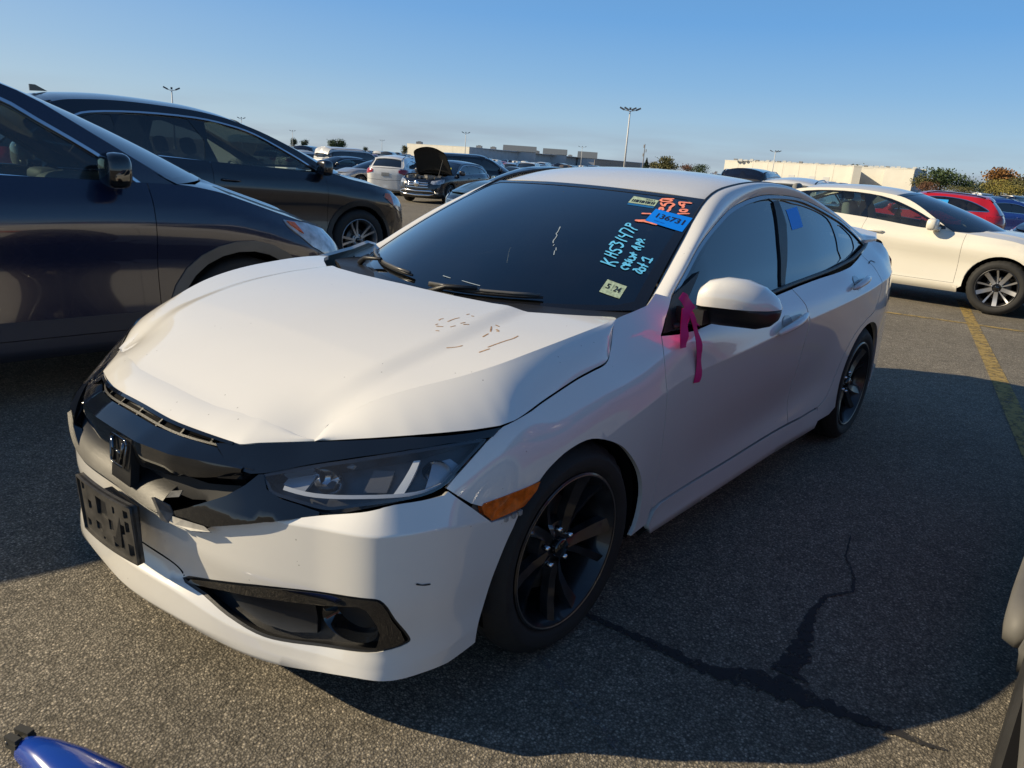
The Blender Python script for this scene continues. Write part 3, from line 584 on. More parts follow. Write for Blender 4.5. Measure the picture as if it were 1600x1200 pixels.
# headlights
def onw(s, z, o): p = WS(np.array([s]), np.array([z])); n = nrm(WS, np.array([[s, z]])); return tuple((p+n*o)[0])
hl = smo(BK['hl'], True, 2)
for mir in (False, True):
    h = panel('headlight', WS, shrink(hl, -.004), mat('lamp_housing', (.07, .072, .078), .35, coat=.4, var=.4, vscale=20), civ, g=.02, off=-.055, depth=.02, mir=mir)
    panel('lens', WS, hl, LENSC, h, g=.02, off=.002, depth=.0, mir=mir)
    panel('lens_rim', WS, hl, GBLK, h, g=.03, off=.0, depth=.05, holes=[shrink(hl, .006)], mir=mir)
    sg = -1 if mir else 1
    def onW(s, z, o):
        p = WS(np.array([s]), np.array([z]))[0]; n = nrm(WS, np.array([[s, z]]))[0]; q = p+n*o; return Vector((q[0], sg*q[1], q[2])), Vector((n[0], sg*n[1], n[2]))
    for (s, z, rr_) in ((.70, .655, .034), (.985, .688, .028)):
        p, n = onW(s, z, -.022); b = MB(); b.lathe([(rr_, .0), (rr_*.97, -.008), (rr_*.8, -.022), (rr_*.45, -.033), (rr_*.3, -.03), (.0005, -.012)], 28, axis='x'); o = autosmooth(b.build('reflector_bowl', LAMPG, h)); o.location = p; o.rotation_euler = (0, 0, math.atan2(n.y, n.x)+sg*-.25); o.scale = (1, 1.25, .95)
    panel('lamp_divider', WS, [(.86, .632), (.885, .632), (.935, .712), (.915, .71)], mat('white_bar', (.78, .78, .76), .35), h, g=.03, off=-.014, depth=.02, mir=mir)
    panel('side_reflector', WS, [(.945, .645), (.985, .65), (1.05, .700), (1.03, .715), (.975, .708)], mat('reflector_panel', (.40, .42, .45), .25, metal=.45), h, g=.02, off=-.026, depth=.01, mir=mir)
    panel('side_lamp', WS, [(1.045, .672), (1.075, .69), (1.10, .708), (1.075, .713)], AMBER, h, g=.02, off=-.02, depth=.01, mir=mir)
    if not mir: strip('light_guide', WS, smo([(.59, .632), (.68, .626), (.80, .630), (.92, .642), (1.0, .66), (1.07, .69), (1.13, .718)], k=4), .008, mat('light_guide', (.5, .52, .55), .2, coat=.5), h, off=-.012, th=.01, mir=mir)
    RFM = mat('reflector_panel', (.40, .42, .45), .25, metal=.45)  # pale grey stands in for the bright surroundings a mirror would reflect
    panel('inner_bezel', WS, [(.575, .642), (.64, .632), (.665, .668), (.65, .676), (.59, .662)], RFM, h, g=.02, off=-.03, depth=.01, mir=mir)
    panel('upper_bezel', WS, [(.68, .690), (.76, .686), (.78, .702), (.70, .689)], RFM, h, g=.02, off=-.02, depth=.01, mir=mir)
    panel('mid_bezel', WS, [(.79, .640), (.845, .642), (.86, .690), (.81, .688)], mat('bezel_grey', (.10, .10, .105), .35), h, g=.02, off=-.03, depth=.01, mir=mir)
    panel('eyebrow_trim', WS, smo(BK['brow'][1:14], True, 1), GBLK, civ, g=.02, off=.003, depth=.012, mir=mir)
    panel('shelf_trim', WS, BK['trimL'][3:], GBLK, civ, g=.02, off=.004, depth=.02, mir=mir)
# dark sheets behind nose parts; the lower one added to block sun leaks
panel('sun_leak_block', WNS, [(-1.12, .20), (1.12, .20), (1.12, .60), (.7, .58), (0, .60), (-.7, .58), (-1.12, .60)], DRK, civ, g=.08, off=-.085, depth=0)
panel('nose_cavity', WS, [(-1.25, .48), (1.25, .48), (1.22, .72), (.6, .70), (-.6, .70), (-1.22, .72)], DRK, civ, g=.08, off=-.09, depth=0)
# grille bar with crease, dark face below
def wl(L): return [onw(*t) for t in L]
ss_ = [-.47, -.42, -.36, -.26, -.13, 0, .13, .26, .36, .42, .47]
bt_ = wl([(a, .694-.055*a*a+(0 if abs(a) < .4 else -.02*(abs(a)-.4)/.07), -.012) for a in ss_]); be_ = wl([(a, .652-.02*a*a, .012-.02*max(0, abs(a)-.3)) for a in ss_]); bf_ = wl([(a, .580+.06*(abs(a)/.47)**2, -.008) for a in ss_])
gb = ruled('grille_bar', bt_, be_, GBLK, civ, nv=4, bulge=.002, g=.02, sg=-1)
ruled('bar_face', be_, bf_, GBLK, gb, nv=4, bulge=.004, out=(1, 0, 0), g=.02, sg=-1)
ruled('bar_corner', wl([(.36, .69, -.004), (.42, .695, -.004), (.50, .702, -.004)]), wl([(.42, .655, .004), (.465, .652, .004), (.50, .650, .004)]), GBLK, gb, nv=2, g=.02, sg=-1); ruled('bar_corner', wl([(.36, .69, -.004), (.42, .695, -.004), (.50, .702, -.004)]), wl([(.42, .655, .004), (.465, .652, .004), (.50, .650, .004)]), GBLK, gb, nv=2, g=.02, mir=True, sg=-1)
ruled('bar_end', wl([(.42, .655, .004), (.465, .652, .004), (.50, .650, .004)]), wl([(.40, .622, -.01), (.455, .63, -.02), (.50, .64, -.03)]), GBLK, gb, nv=2, g=.02, sg=-1); ruled('bar_end', wl([(.42, .655, .004), (.465, .652, .004), (.50, .650, .004)]), wl([(.40, .622, -.01), (.455, .63, -.02), (.50, .64, -.03)]), GBLK, gb, nv=2, g=.02, mir=True, sg=-1)
panel('grille_slot', WS, [(-.43, .735), (0, .748), (.43, .735), (.43, .682), (0, .69), (-.43, .682)], DRK, gb, g=.05, off=-.03, depth=0)
for zz in (.697, .715): strip('slot_slat', WS, smo([(-.38, zz-.008), (-.2, zz), (0, zz+.003), (.2, zz), (.38, zz-.008)], k=5), .004, BLK, gb, off=-.018, th=.008)
for i in range(7): strip('slot_rib', WS, [(-.33+.11*i, .69), (-.33+.11*i, .722)], .006, BLK, gb, off=-.022, th=.008)
strip('slot_lip', WS, smo([(-.41, .694), (-.25, .706), (0, .712), (.25, .706), (.41, .694)], k=6), .006, GBLK, gb, off=-.002, th=.02)
for i in range(0): strip('mesh_bar', WS, [(-.37+.055*i, .69), (-.37+.055*i, .705), (-.37+.055*i, .72)], .008, BLK, gb, off=-.015, th=.01)
# lower black shelf across the centre, torn on the left of the plate
sa = np.linspace(-.50, .235, 24)
so_ = wl([(a, .500+(.05*((abs(a)-.2)/.3)**2 if abs(a) > .2 else 0), .012) for a in sa]); si_ = wl([(a, .558+(.045*((abs(a)-.2)/.3)**2 if abs(a) > .2 else 0), -.045) for a in sa]); sb_ = wl([(a, .484+(.05*((abs(a)-.2)/.3)**2 if abs(a) > .2 else 0), .002) for a in sa])
lt = ruled('lower_grille_trim', si_, so_, BLK, civ, nv=5, bulge=.008, out=(.5, 0, .8), g=.02, sg=-1); ruled('trim_lip', so_, sb_, GBLK, lt, nv=2, bulge=.002, out=(1, 0, 0), g=.02, sg=-1)
panel('grille_recess', WS, [(-.45, .62), (-.35, .60), (0, .58), (.35, .60), (.45, .62), (.40, .56), (.3, .535), (0, .53), (-.3, .535), (-.40, .56)], mat('recess_grey', (.012, .012, .013), .7), civ, g=.03, off=-.045, depth=0)
# torn shreds
shr = mat('torn_plastic', (.07, .072, .078), .5, var=.5, vscale=40)
b = MB()
for T in ([(.215, .535, .012), (.255, .548, .03), (.262, .522, .022), (.235, .515, .014)], [(.255, .548, .03), (.285, .535, .01), (.29, .512, .004), (.262, .522, .022)], [(.262, .522, .022), (.29, .512, .004), (.285, .490, .016), (.262, .492, .02)], [(.235, .515, .014), (.262, .522, .022), (.262, .492, .02), (.24, .496, .008)], [(.262, .560, -.01), (.30, .572, -.012), (.31, .56, .004), (.27, .548, .008)]):
    P = [onw(*t) for t in T]; P2 = [onw(t[0], t[1], t[2]-.003) for t in T]; b.add(P+P2, [(0, 1, 2, 3), (7, 6, 5, 4), (0, 4, 5, 1), (1, 5, 6, 2), (2, 6, 7, 3), (3, 7, 4, 0)])
b.build('torn_trim_shred', shr, civ)
b = MB(); P = [onw(*t) for t in [(.28, .505, .006), (.33, .510, .008), (.40, .512, .006), (.42, .502, .006), (.36, .490, .010), (.30, .488, .010)]]; b.add(P+[(x-.004, y, z-.004) for x, y, z in P], [(0, 1, 2, 3, 4, 5), (11, 10, 9, 8, 7, 6)]); b.build('bent_bumper_edge', WHITE_D, civ)
# emblem block
em = MB(); em.box((-.004, 0, -.02), (.022, .11, .13), ch=.0); 
ec = Vector((.862, .048, .608))
e0 = em.build('badge_block', BLK, civ); e0.location = ec; e0.rotation_euler = (0, R(-6), 0)
b = MB()
ring = [(.0, .040*sgx*1.0, .033*sgz) for sgx, sgz in ((-1.05, 1), (1.05, 1), (.86, -1), (-.86, -1))]
def rr_ring(w, h0, h1, k=6):
    P = []
    for cx, cz, a0 in ((w-.012, h1-.012, 0), (-(w-.012), h1-.012, 90), (-(w*.86-.012), -h0+.012, 180), (w*.86-.012, -h0+.012, 270)):
        for i in range(k+1): a = R(a0+90*i/k); P.append((.016, cx+.012*math.cos(a), cz+.012*math.sin(a)))
    return P
P = rr_ring(.047, .038, .038); b.tube(P+[P[0], P[1]], .0032, 6)
for s in (-1, 1): b.tube([(.016, s*.034, .031), (.018, s*.026, 0), (.016, s*.020, -.031)], [.006, .0045, .0045], 6)
b.tube([(.018, -.026, .0), (.018, .026, .0)], .0045, 6)
b.build('badge_emblem', mat('smoked_chrome', (.16, .165, .175), .12, metal=1.), e0, True)
# licence plate bracket
pb = MB()
def plate_holes():
    Wp, Hp = .31, .16
    o = [(-Wp/2, -Hp/2), (Wp/2, -Hp/2), (Wp/2, Hp/2), (-Wp/2, Hp/2)]
    H = []
    for (cx, cz, w_, h_) in ((-.125, .055, .022, .02), (-.09, .012, .024, .026), (-.01, .03, .062, .05), (.06, .045, .012, .02), (.12, .05, .022, .022), (.12, .015, .02, .03), (.095, .0, .02, .028), (.035, -.005, .024, .03), (-.045, -.035, .034, .024), (-.115, -.05, .026, .022), (.055, -.05, .034, .03), (.125, -.05, .026, .034), (-.02, -.062, .012, .008)):
        H.append([(cx-w_/2, cz-h_/2), (cx+w_/2, cz-h_/2), (cx+w_/2, cz+h_/2), (cx-w_/2, cz+h_/2)])
    return o, H
po, ph = plate_holes(); PR = Matrix.Rotation(R(3), 3, 'Z') @ Matrix.Rotation(R(3), 3, 'Y')
def PS(y, z):
    y = np.asarray(y, float); z = np.asarray(z, float); v = np.stack([y*0-.35*y*y, y*.92, z*1.0], 1) @ np.array(PR).T; return v+np.array([.935, .072, .442])
b = MB(); b.box((.905, .072, .44), (.05, .16, .10)); b.build('bracket_mount', BLK, civ)
pl = panel('plate_bracket', PS, po, mat('bracket_black', (.045, .042, .038), .5, var=.45, vscale=25), civ, g=.03, holes=ph, depth=.014)
ro = [(-.155, -.08), (.155, -.08), (.155, .08), (-.155, .08)]; panel('bracket_rim', PS, ro, mat('bracket_black', (.045, .042, .038), .5), pl, g=.03, off=.006, depth=.012, holes=[shrink(ro, .006)])
# fenders ------------------------------------------------------------------
FR = BK['fender_front']+BK['fender_low']+[(1.15, .597), (1.22, .605)]+smo(BK['fender_arch'])+BK['fender_bot']+smo(BK['fender_door'])+BK['fender_a']+smo(BK['fender_seam'])
for mir in (False, True):
    f = panel('front_fender', WS, shrink(FR, .0015), WHITE, civ, g=.02, depth=.014, mir=mir)
    panel('side_marker', WS, BK['marker'], AMBER, civ, g=.02, off=.003, depth=.02, mir=mir)
    panel('marker_recess', WS, [(1.09, .61), (1.21, .62), (1.31, .615), (1.22, .52), (1.14, .52), (1.07, .58)], mat('bracket_grey', (.10, .095, .09), .6, var=.4, vscale=50), civ, g=.03, off=-.02, depth=0, mir=mir)
b = MB()
for (s, z) in ((1.165, .545), (1.19, .547), (1.212, .549)): b.box(onw(s, z, .004), (.012, .006, .012), rz=.2)
b.build('bumper_clip', mat('clip_grey', (.30, .29, .27), .5), civ)
# doors --------------------------------------------------------------------
def belt(x): return float(np.interp(-x, [.40, .555, .67, 1.0, 1.5, 1.78, 2.32, 2.695, 2.95, 3.09, 3.25], [.86, .888, .888, .902, .928, .944, .968, .996, 1.033, 1.058, 1.07]))
fd = [(s-.0, z) for s, z in smo(BK['fender_door'])]
gapx = [(-1.655, .936), (-1.70, .87), (-1.725, .78), (-1.735, .60), (-1.735, .40), (-1.735, .31)]
G1 = [(sx(x), z) for x, z in gapx]
sill = BK['sill_line']
FD = list(reversed(fd))+[(sx(-.48), .305)]+[(s, z) for s, z in sill if s < G1[-1][0]]+list(reversed(G1))+[(sx(x), belt(x)) for x in (-1.5, -1.2, -.9, -.67, -.56)]
RG = smo([(-2.86, 1.018), (-2.88, .93), (-2.85, .84), (-2.76, .745), (-2.60, .70), (-2.45, .64), (-2.33, .53), (-2.27, .42), (-2.20, .345), (-2.10, .312)])
G2 = [(sx(x), z) for x, z in RG]
RD_ = [(s+.004, z) for s, z in G1]+[(s, z) for s, z in sill if G1[-1][0] < s < G2[-1][0]]+list(reversed(G2))+[(sx(x), belt(x)) for x in (-2.75, -2.5, -2.2, -1.9)]
ra = [(a, b_) for a, b_ in BK['rarch'] if a < 4.4]
RA = [(sx(-2.70+.345*math.cos(R(a))), .325+.345*math.sin(R(a))) for a in range(-8, 190, 11)]
RA = [(sx(-2.70-(.352)*math.cos(R(a))), .325+.352*math.sin(R(a))) for a in range(190, -14, -10)]
CH = [(sx(-3.1), 1.018), (sx(-3.25), 1.045), (sx(-3.4), 1.085)]
TL = [(4.93, .96), (5.02, .985), (5.12, 1.0), (5.30, .99), (5.30, .90), (5.2, .83), (5.10, .80), (5.02, .84), (4.95, .90)]
QU = G2[::-1][:]
QP = [(sx(-2.1), .235)]+[(a, b_) for a, b_ in RA if b_ > .24][:]
QP = [(sx(-2.10), .312)]+[(sx(-2.20), .345), (sx(-2.27), .42), (sx(-2.33), .53)]
QO = list(reversed(G2))  # from sill up to belt
Q = [(sx(-2.10), .24), (sx(-2.27), .24)]+[(a, b_) for a, b_ in RA if b_ > .26]+[(sx(-3.06), .30), (4.62, .52), (4.80, .60), (4.93, .66), (4.93, .96), (4.85, 1.06), (4.60, 1.095), (sx(-3.22), 1.082), (sx(-3.09), 1.056), (sx(-2.97), 1.036)]+[(s+.004, z) for s, z in G2]
RBP = [(sx(-3.06), .30), (sx(-3.02), .22), (4.7, .24), (5.0, .25), (5.4, .25), (5.83, .25), (5.83, .90), (5.45, .90), (5.3, .88), (5.1, .79), (4.95, .80), (4.935, .66), (4.80, .60), (4.62, .52)]
for mir in (False, True):
    d1 = panel('front_door', WS, shrink(FD, .002), WHITE, civ, g=.022, depth=.012, mir=mir)
    d2 = panel('rear_door', WS, shrink(RD_, .002), WHITE, civ, g=.022, depth=.012, mir=mir)
    panel('rear_quarter_panel', WS, shrink(Q, .002), WHITE, civ, g=.022, depth=.012, mir=mir)
    panel('rear_bumper', WS, shrink(RBP, .002), WHITE, civ, g=.035, depth=.012, mir=mir)
    panel('tail_lamp', WS, TL, REDL, civ, g=.02, off=.012, depth=.03, mir=mir)
    rk = [(s+.0, z-.005) for s, z in [(1.965, .297)]+sill]+[(3.60, .26), (3.55, .215), (3.0, .205), (2.4, .205), (1.95, .215), (1.925, .25)]
    panel('rocker_panel', WS, rk, WHITE, civ, g=.022, off=.004, depth=.02, mir=mir)
    strip('rocker_underside', WS, [(1.93, .205), (2.6, .198), (3.3, .198), (3.6, .205)], .03, BLK, civ, off=-.012, th=.06, mir=mir)
    sg = -1 if mir else 1
    for dr, H in ((d1, BK['handleF']), (d2, [(3.80, .887), (4.10, .917)])):
        (s0, z0), (s1, z1) = H; A = WS(np.array([s0, s1]), np.array([z0, z1])); n = nrm(WS, np.array(H))
        b = MB(); pts = []
        for t in np.linspace(0, 1, 9):
            p = A[0]*(1-t)+A[1]*t+(n[0]*(1-t)+n[1]*t)*(.012+.026*math.sin(math.pi*min(1, max(0, (t+.05)/1.1)))); pts.append((p[0], sg*p[1], p[2]))
        b.tube(pts, [.009, .014, .016, .0165, .017, .0165, .016, .014, .010], 12); hd = b.build('door_handle', WHITE, dr, True)
        sm, zm = (s0+s1)/2-.03, (z0+z1)/2+.005
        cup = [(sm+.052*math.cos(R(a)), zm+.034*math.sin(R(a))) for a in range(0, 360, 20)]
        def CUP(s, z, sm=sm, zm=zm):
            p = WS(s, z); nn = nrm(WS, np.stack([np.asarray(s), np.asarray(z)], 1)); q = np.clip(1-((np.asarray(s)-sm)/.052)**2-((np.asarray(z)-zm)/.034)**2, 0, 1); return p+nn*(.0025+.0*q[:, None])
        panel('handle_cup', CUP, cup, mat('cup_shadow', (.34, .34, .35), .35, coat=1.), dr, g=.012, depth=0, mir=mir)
panel('rear_fascia', lambda s, z: WS(s, z), [(4.9, .88), (5.84, .88), (5.84, 1.09), (4.9, 1.06)], WHITE, civ, g=.05, off=-.004, depth=0); panel('rear_fascia', lambda s, z: WS(s, z), [(4.9, .88), (5.84, .88), (5.84, 1.09), (4.9, 1.06)], WHITE, civ, g=.05, off=-.004, depth=0, mir=True)
# black door frames, glass, chrome
dt = smo(BK['dlo_top'], k=5); db = smo(BK['dlo_bot'], k=4)
DLO = dt+db
for mir in (False, True):
    gl = [smo(shrink(BK[k], -.0), True, 3) for k in ('glF', 'glR', 'glC')]
    fr = panel('window_frame', GS, DLO, GBLK, civ, g=.03, off=-.008, depth=.01, holes=gl, sg=-1, mir=mir)
    for k, g_ in zip(('glF', 'glR', 'glC'), gl):
        w_ = panel('side_window', GS, shrink(g_, -.004), GLT, civ, g=.03, off=-.012, depth=0, sg=-1, mir=mir)
        if k == 'glR' and not mir:
            st = panel('blue_sticker', GS, BK['sticker'], mat('blue_sticker', (.0, .30, .85), .5), w_, g=.03, off=-.0105, depth=0, sg=-1)
    strip('window_trim', GS, shrink(np.array(dt+[(-3.5, .9), (-.6, .8)]), .009)[:len(dt)][1:-1], .013, mat('satin_trim', (.33, .35, .38), .22, metal=.9), civ, off=-.001, th=.006, sg=-1, mir=mir)
    sg = -1 if mir else 1
    P = [(x, (float(green(x, belt(x)+.012))+.012), belt(x)+.006) for x in np.linspace(-.62, -3.06, 40)]
    b = MB(); b.tube([(x, sg*y, z) for x, y, z in P], .010, 8); b.build('belt_molding', BLK, civ, True)
    panel('mirror_sail', GS, shrink(BK['sail'], -.004), BLK, civ, g=.02, off=.008, depth=.02, sg=-1, mir=mir)
    panel('b_pillar_cover', GS, BK['bpil'], BLK, civ, g=.03, off=-.003, depth=.01, sg=-1, mir=mir)
    # body-colour rail from the fender over the doors to the rear quarter
    A = GS(np.array([p[0] for p in dt]), np.array([p[1] for p in dt]))
    A = np.concatenate([[[-.56, .80, .93]], A, [[-3.24, .70, 1.07]]])
    Bq = smo([(-.50, .735, .925), (-.62, .705, .975), (-.9, .637, 1.13), (-1.23, .563, 1.296), (-1.5, .545, 1.352), (-1.85, .54, 1.371), (-2.2, .542, 1.345), (-2.6, .555, 1.255), (-2.95, .585, 1.155), (-3.28, .66, 1.095)], k=5)
    ruled('roof_rail', A, Bq, WHITE, civ, nv=8, bulge=.024, out=(0, .8, .6), mir=mir, sg=-1)
    b = MB(); b.tube([(x, sg*(y-.002), z-.001) for x, y, z in Bq[8:42]], .006, 6); b.build('roof_ditch_seal', BLK, civ, True)
# roof, glass
RP = [(-1.13-.10*(y/.565)**2, y) for y in np.linspace(-.555, .555, 25)]+[(x, float(np.interp(-x, [1.23, 1.5, 1.85, 2.2, 2.5], [.562, .545, .54, .54, .545]))-.004) for x in np.linspace(-1.28, -2.40, 20)]
RP = RP+[(-2.44-.04*(1-(y/.54)**2), y) for y in np.linspace(.54, -.54, 20)]+[(x, -(float(np.interp(-x, [1.23, 1.5, 1.85, 2.2, 2.5], [.562, .545, .54, .54, .545]))-.004)) for x in np.linspace(-2.40, -1.28, 20)]
panel('roof', RS, RP, WHITE, civ, g=.035, depth=.012)
def WSH(u, v):   # windshield, u across (-1..1), v up (0..1)
    u = np.asarray(u, float); v = np.asarray(v, float); a = np.abs(u)
    b0 = np.stack([-.205-.355*a**2.3, .715*u, .912+.028*a*a], 1); t0 = np.stack([-1.13-.10*u*u, .560*u, 1.312-.02*u*u], 1)
    p = b0+(t0-b0)*v[:, None]; return p+np.array([.55, 0, .83])*(.030*4*v*(1-v)*(1-.35*a**2))[:, None]
wsh = panel('windshield', WSH, [(-1, 0), (1, 0), (1, 1), (-1, 1)], GLW, civ, g=.04, depth=0)
fr_o = [(-1, 0), (1, 0), (1, 1), (-1, 1)]; fr_i = [(-.955, .06), (-.9, .035), (.9, .035), (.955, .06), (.95, .93), (.88, .965), (-.88, .965), (-.95, .93)]
panel('windshield_band', WSH, fr_o, mat('ceramic_black', (.006, .006, .007), .25, coat=.6), civ, g=.04, off=.002, depth=.004, holes=[fr_i])
def RGL(u, v):
    u = np.asarray(u, float); v = np.asarray(v, float); b0 = np.stack([-3.20+.10*u*u, .62*u, 1.10+0*u], 1); t0 = np.stack([-2.47+.03*u*u, .545*u, 1.352-.05*u*u], 1)
    p = b0+(t0-b0)*v[:, None]; return p+np.array([-.4, 0, .9])*(.03*4*v*(1-v))[:, None]
panel('rear_window', RGL, [(-1, 0), (-1, 1), (1, 1), (1, 0)], GLT, civ, g=.06, depth=0, sg=-1)
def DK(x, y): x = np.asarray(x, float); y = np.asarray(y, float); return np.stack([x, y, 1.112-.02*(y/.6)**2+.02*np.clip((-3.45-x)/.2, 0, 1)], 1)
panel('boot_lid', DK, [(-3.18, -.62), (-3.05, -.70), (-3.3, -.70), (-3.58, -.62), (-3.69, -.42), (-3.72, 0), (-3.69, .42), (-3.58, .62), (-3.3, .70), (-3.05, .70), (-3.18, .62), (-3.22, 0)], WHITE, civ, g=.04, depth=.02)
# hood ------------------------------------------------------------------
def ridge(x): return (x, float(YR(x)), float(HS(np.array([x]), np.array([float(YR(x))]))[0, 2]))
rg = [ridge(x) for x in np.linspace(.575, -.35, 48)]; ec_ = [(EC[0]*(1-t)+rg[0][0]*t, EC[1]*(1-t)+rg[0][1]*t) for t in (0, .3, .65)]; rg = [(x, y, float(HS(np.array([x]), np.array([y]))[0, 2])) for x, y in ec_]+rg
seam = [(.705, 0), (.705, .12), (.699, .22), (.683, .3), (.664, .38), (.648, .44), (.648*.5+EC[0]*.5+.002, .44*.5+EC[1]*.5)]
rear = [(-.349, .729), (-.33, .715), (-.29, .68), (-.245, .62), (-.185, .52), (-.15, .40), (-.133, .25), (-.128, .1), (-.128, 0)]
hh = seam+[(x, y) for x, y, z in rg]+rear
HH = hh+[(x, -y) for x, y in reversed(hh[1:-1])]
panel('hood', HS, HH, WHITE, civ, g=.02, depth=.014)
up_ = [(x+.0015, y, float(HS(np.array([x]), np.array([y]))[0, 2])) for x, y in [(.7015, 0), (.7015, .12), (.6955, .22), (.6795, .3), (.6605, .38), (.645, .44)]]
e1, e2, e3 = [tuple(WS(np.array([a]), np.array([b_+.003]))[0]) for a, b_ in BK['brow'][:3]]; up_ += [(lambda x, y: (x, y, float(HS(np.array([x]), np.array([y]))[0, 2])))(up_[-1][0]*.5+e3[0]*.5, up_[-1][1]*.5+e3[1]*.5), e3]
lo_ = [(.796, 0, .7005), (.794, .1, .7005), (.784, .2, .700), (.757, .3, .699), e1, e2, tuple((np.array(e2)+np.array(e3))/2), e3]
mm_ = lambda L: [(x, -y, z) for x, y, z in L[::-1]]+L[1:]
strip('hood_seam', HS, smo([(x, -y) for x, y in seam[::-1]]+seam[1:], k=3), .016, DRK, civ, off=-.010, th=.004)
ruled('nose_panel', mm_(up_), mm_(lo_), WHITE, civ, nv=8, bulge=.005, g=.012, sg=-1)
ruled('nose_panel_edge', mm_(lo_), [(x-.012, y*.985, z-.016) for x, y, z in mm_(lo_)], WHITE, civ, nv=2, bulge=.002, out=(1, 0, 0), g=.02, sg=-1)
low = [e3]+[tuple(WS(np.array([s]), np.array([z+.004]))[0]) for s, z in BK['brow'][3:5]]+[tuple(WS(np.array([s+.004]), np.array([z+.004]))[0]) for s, z in smo(list(reversed(BK['fender_seam']))[:-2])]+[(-.347, .745, .937)]
for mir in (False, True):
    ruled('hood_side', rg+[(-.350, .729, .945)], smo(low, k=3), WHITE, civ, nv=10, bulge=.010, out=(.3, .8, .3), g=.015, mir=mir, sg=-1)
# cowl and wipers
cw = [(-.16, 0), (-.17, .3), (-.25, .5), (-.36, .70), (-.46, .74), (-.60, .735), (-.50, .62), (-.38, .5), (-.28, .25), (-.26, 0)]
def CW(x, y): x = np.asarray(x, float); return np.stack([x, np.asarray(y, float), .915-.03*np.clip((x+.2)/.1, -1, 1)+.0*x-.012], 1)
panel('cowl', CW, cw+[(x, -y) for x, y in reversed(cw[1:-1])], BLK, civ, g=.04, depth=.02)
def wsp(u, v, o=.0): p = WSH(np.array([u]), np.array([v])); n = nrm(WSH, np.array([[u, v]])); return tuple((p+n*o)[0])
for (a, bb, el) in (((.62, .055), (.02, .045), (.30, -.02)), ((-.15, .075), (-.86, .085), (-.55, -.03))):
    b = MB(); b.tube([wsp(a[0]+(bb[0]-a[0])*t, a[1]+(bb[1]-a[1])*t, .012) for t in np.linspace(0, 1, 9)], [.005]+[.008]*7+[.005], 6, m=0); b.tube([wsp(a[0]+(bb[0]-a[0])*t, a[1]+(bb[1]-a[1])*t, .022) for t in np.linspace(.02, .98, 6)], .006, 6, m=1)
    mid = ((a[0]+bb[0])/2, (a[1]+bb[1])/2)
    ar = (-.05, .02) if a[0] > 0 else (-.75, .0)
    b.tube([wsp(bb[0]+.05 if a[0] > 0 else bb[0]+.1, -.01, .02), wsp((bb[0]+mid[0])/2, .03, .035), wsp(mid[0], mid[1], .03)], [.013, .010, .007], 6, m=0); b.build('wiper', [BLK, mat('wiper_spine', (.10, .098, .095), .35, metal=.2)], civ, True)
# door mirrors
for mir in (False,):
    sg = -1 if mir else 1
    def lo(name, m, secs, par, top):
        V = []; F = []; n = 20
        for (yy, cx, cz, dx, dz, rot) in secs:
            for k in range(n):
                a = 2*math.pi*k/n; c, s = math.cos(a), math.sin(a); x = math.copysign(abs(c)**.8, c)*dx; z = math.copysign(abs(s)**.8, s)*dz
                V.append((cx+x, sg*yy, cz+z))
        for j in range(len(secs)-1):
            for k in range(n): F.append((j*n+k, j*n+(k+1) % n, (j+1)*n+(k+1) % n, (j+1)*n+k))
        F += [tuple(range(n)), tuple(range((len(secs)-1)*n, len(secs)*n))]
        return V, F, n
    secs = [(.842, -.715, .985, .015, .018), (.848, -.72, .990, .050, .046), (.868, -.735, .995, .072, .062), (.91, -.755, 1.0, .082, .068), (.96, -.785, .998, .083, .066), (1.01, -.815, .988, .078, .056), (1.045, -.845, .975, .06, .036), (1.060, -.86, .965, .03, .015), (1.064, -.862, .963, .006, .004)]
    V, F, n = lo('x', None, [s+(0,) for s in secs], None, True)
    # split: white cap above, black base below
    zs = .972
    Vt = [(x, y, max(z, zs)) for i, (x, y, z) in enumerate(V)]; Vb = [((x+.78)*(.94-.2*max(0, zs-z)/.06)-.78, y, zs-.001 if z > zs else zs-(zs-z)*1.75) for i, (x, y, z) in enumerate(V)]
    mk('mirror_housing', Vb, F, BLK, civ); cap = autosmooth(mk('mirror_cap', Vt, F, WHITE, civ), 50)
    b = MB(); b.box((-.70, sg*.835, .935), (.09, .10, .05)); b.build('mirror_arm', BLK, civ)
# wheels
for (x, y, r_, sg, st) in ((0, .888, 1.3, 1, R(-.87)), (0, -.888, .4, -1, R(-.87)), (-2.7, .892, -.35, 1, 0), (-2.7, -.892, 2, -1, 0)):
    add_wheel(civ, (x, y, .322), sg, 'civic', .325, .235, .24, 'civic', steer=st, roll=r_*sg)
for x in (0, -2.7):
    for sg in (1, -1):
        b = MB(); n = 28; V = []; rad = .352 if x < 0 else .36
        for k in range(n+1):
            a = R(-15+210*k/n); V += [(x+rad*math.cos(a), sg*.872, .325+rad*math.sin(a)), (x+rad*math.cos(a), sg*.55, .325+rad*math.sin(a))]
        F = [(2*k, 2*k+1, 2*k+3, 2*k+2) for k in range(n)]; V += [(x, sg*.55, .2)]; F += [(2*k+1, 2*k+3, len(V)-1) for k in range(n)]; b.add(V, F); b.build('wheel_arch_liner', DRK, civ)
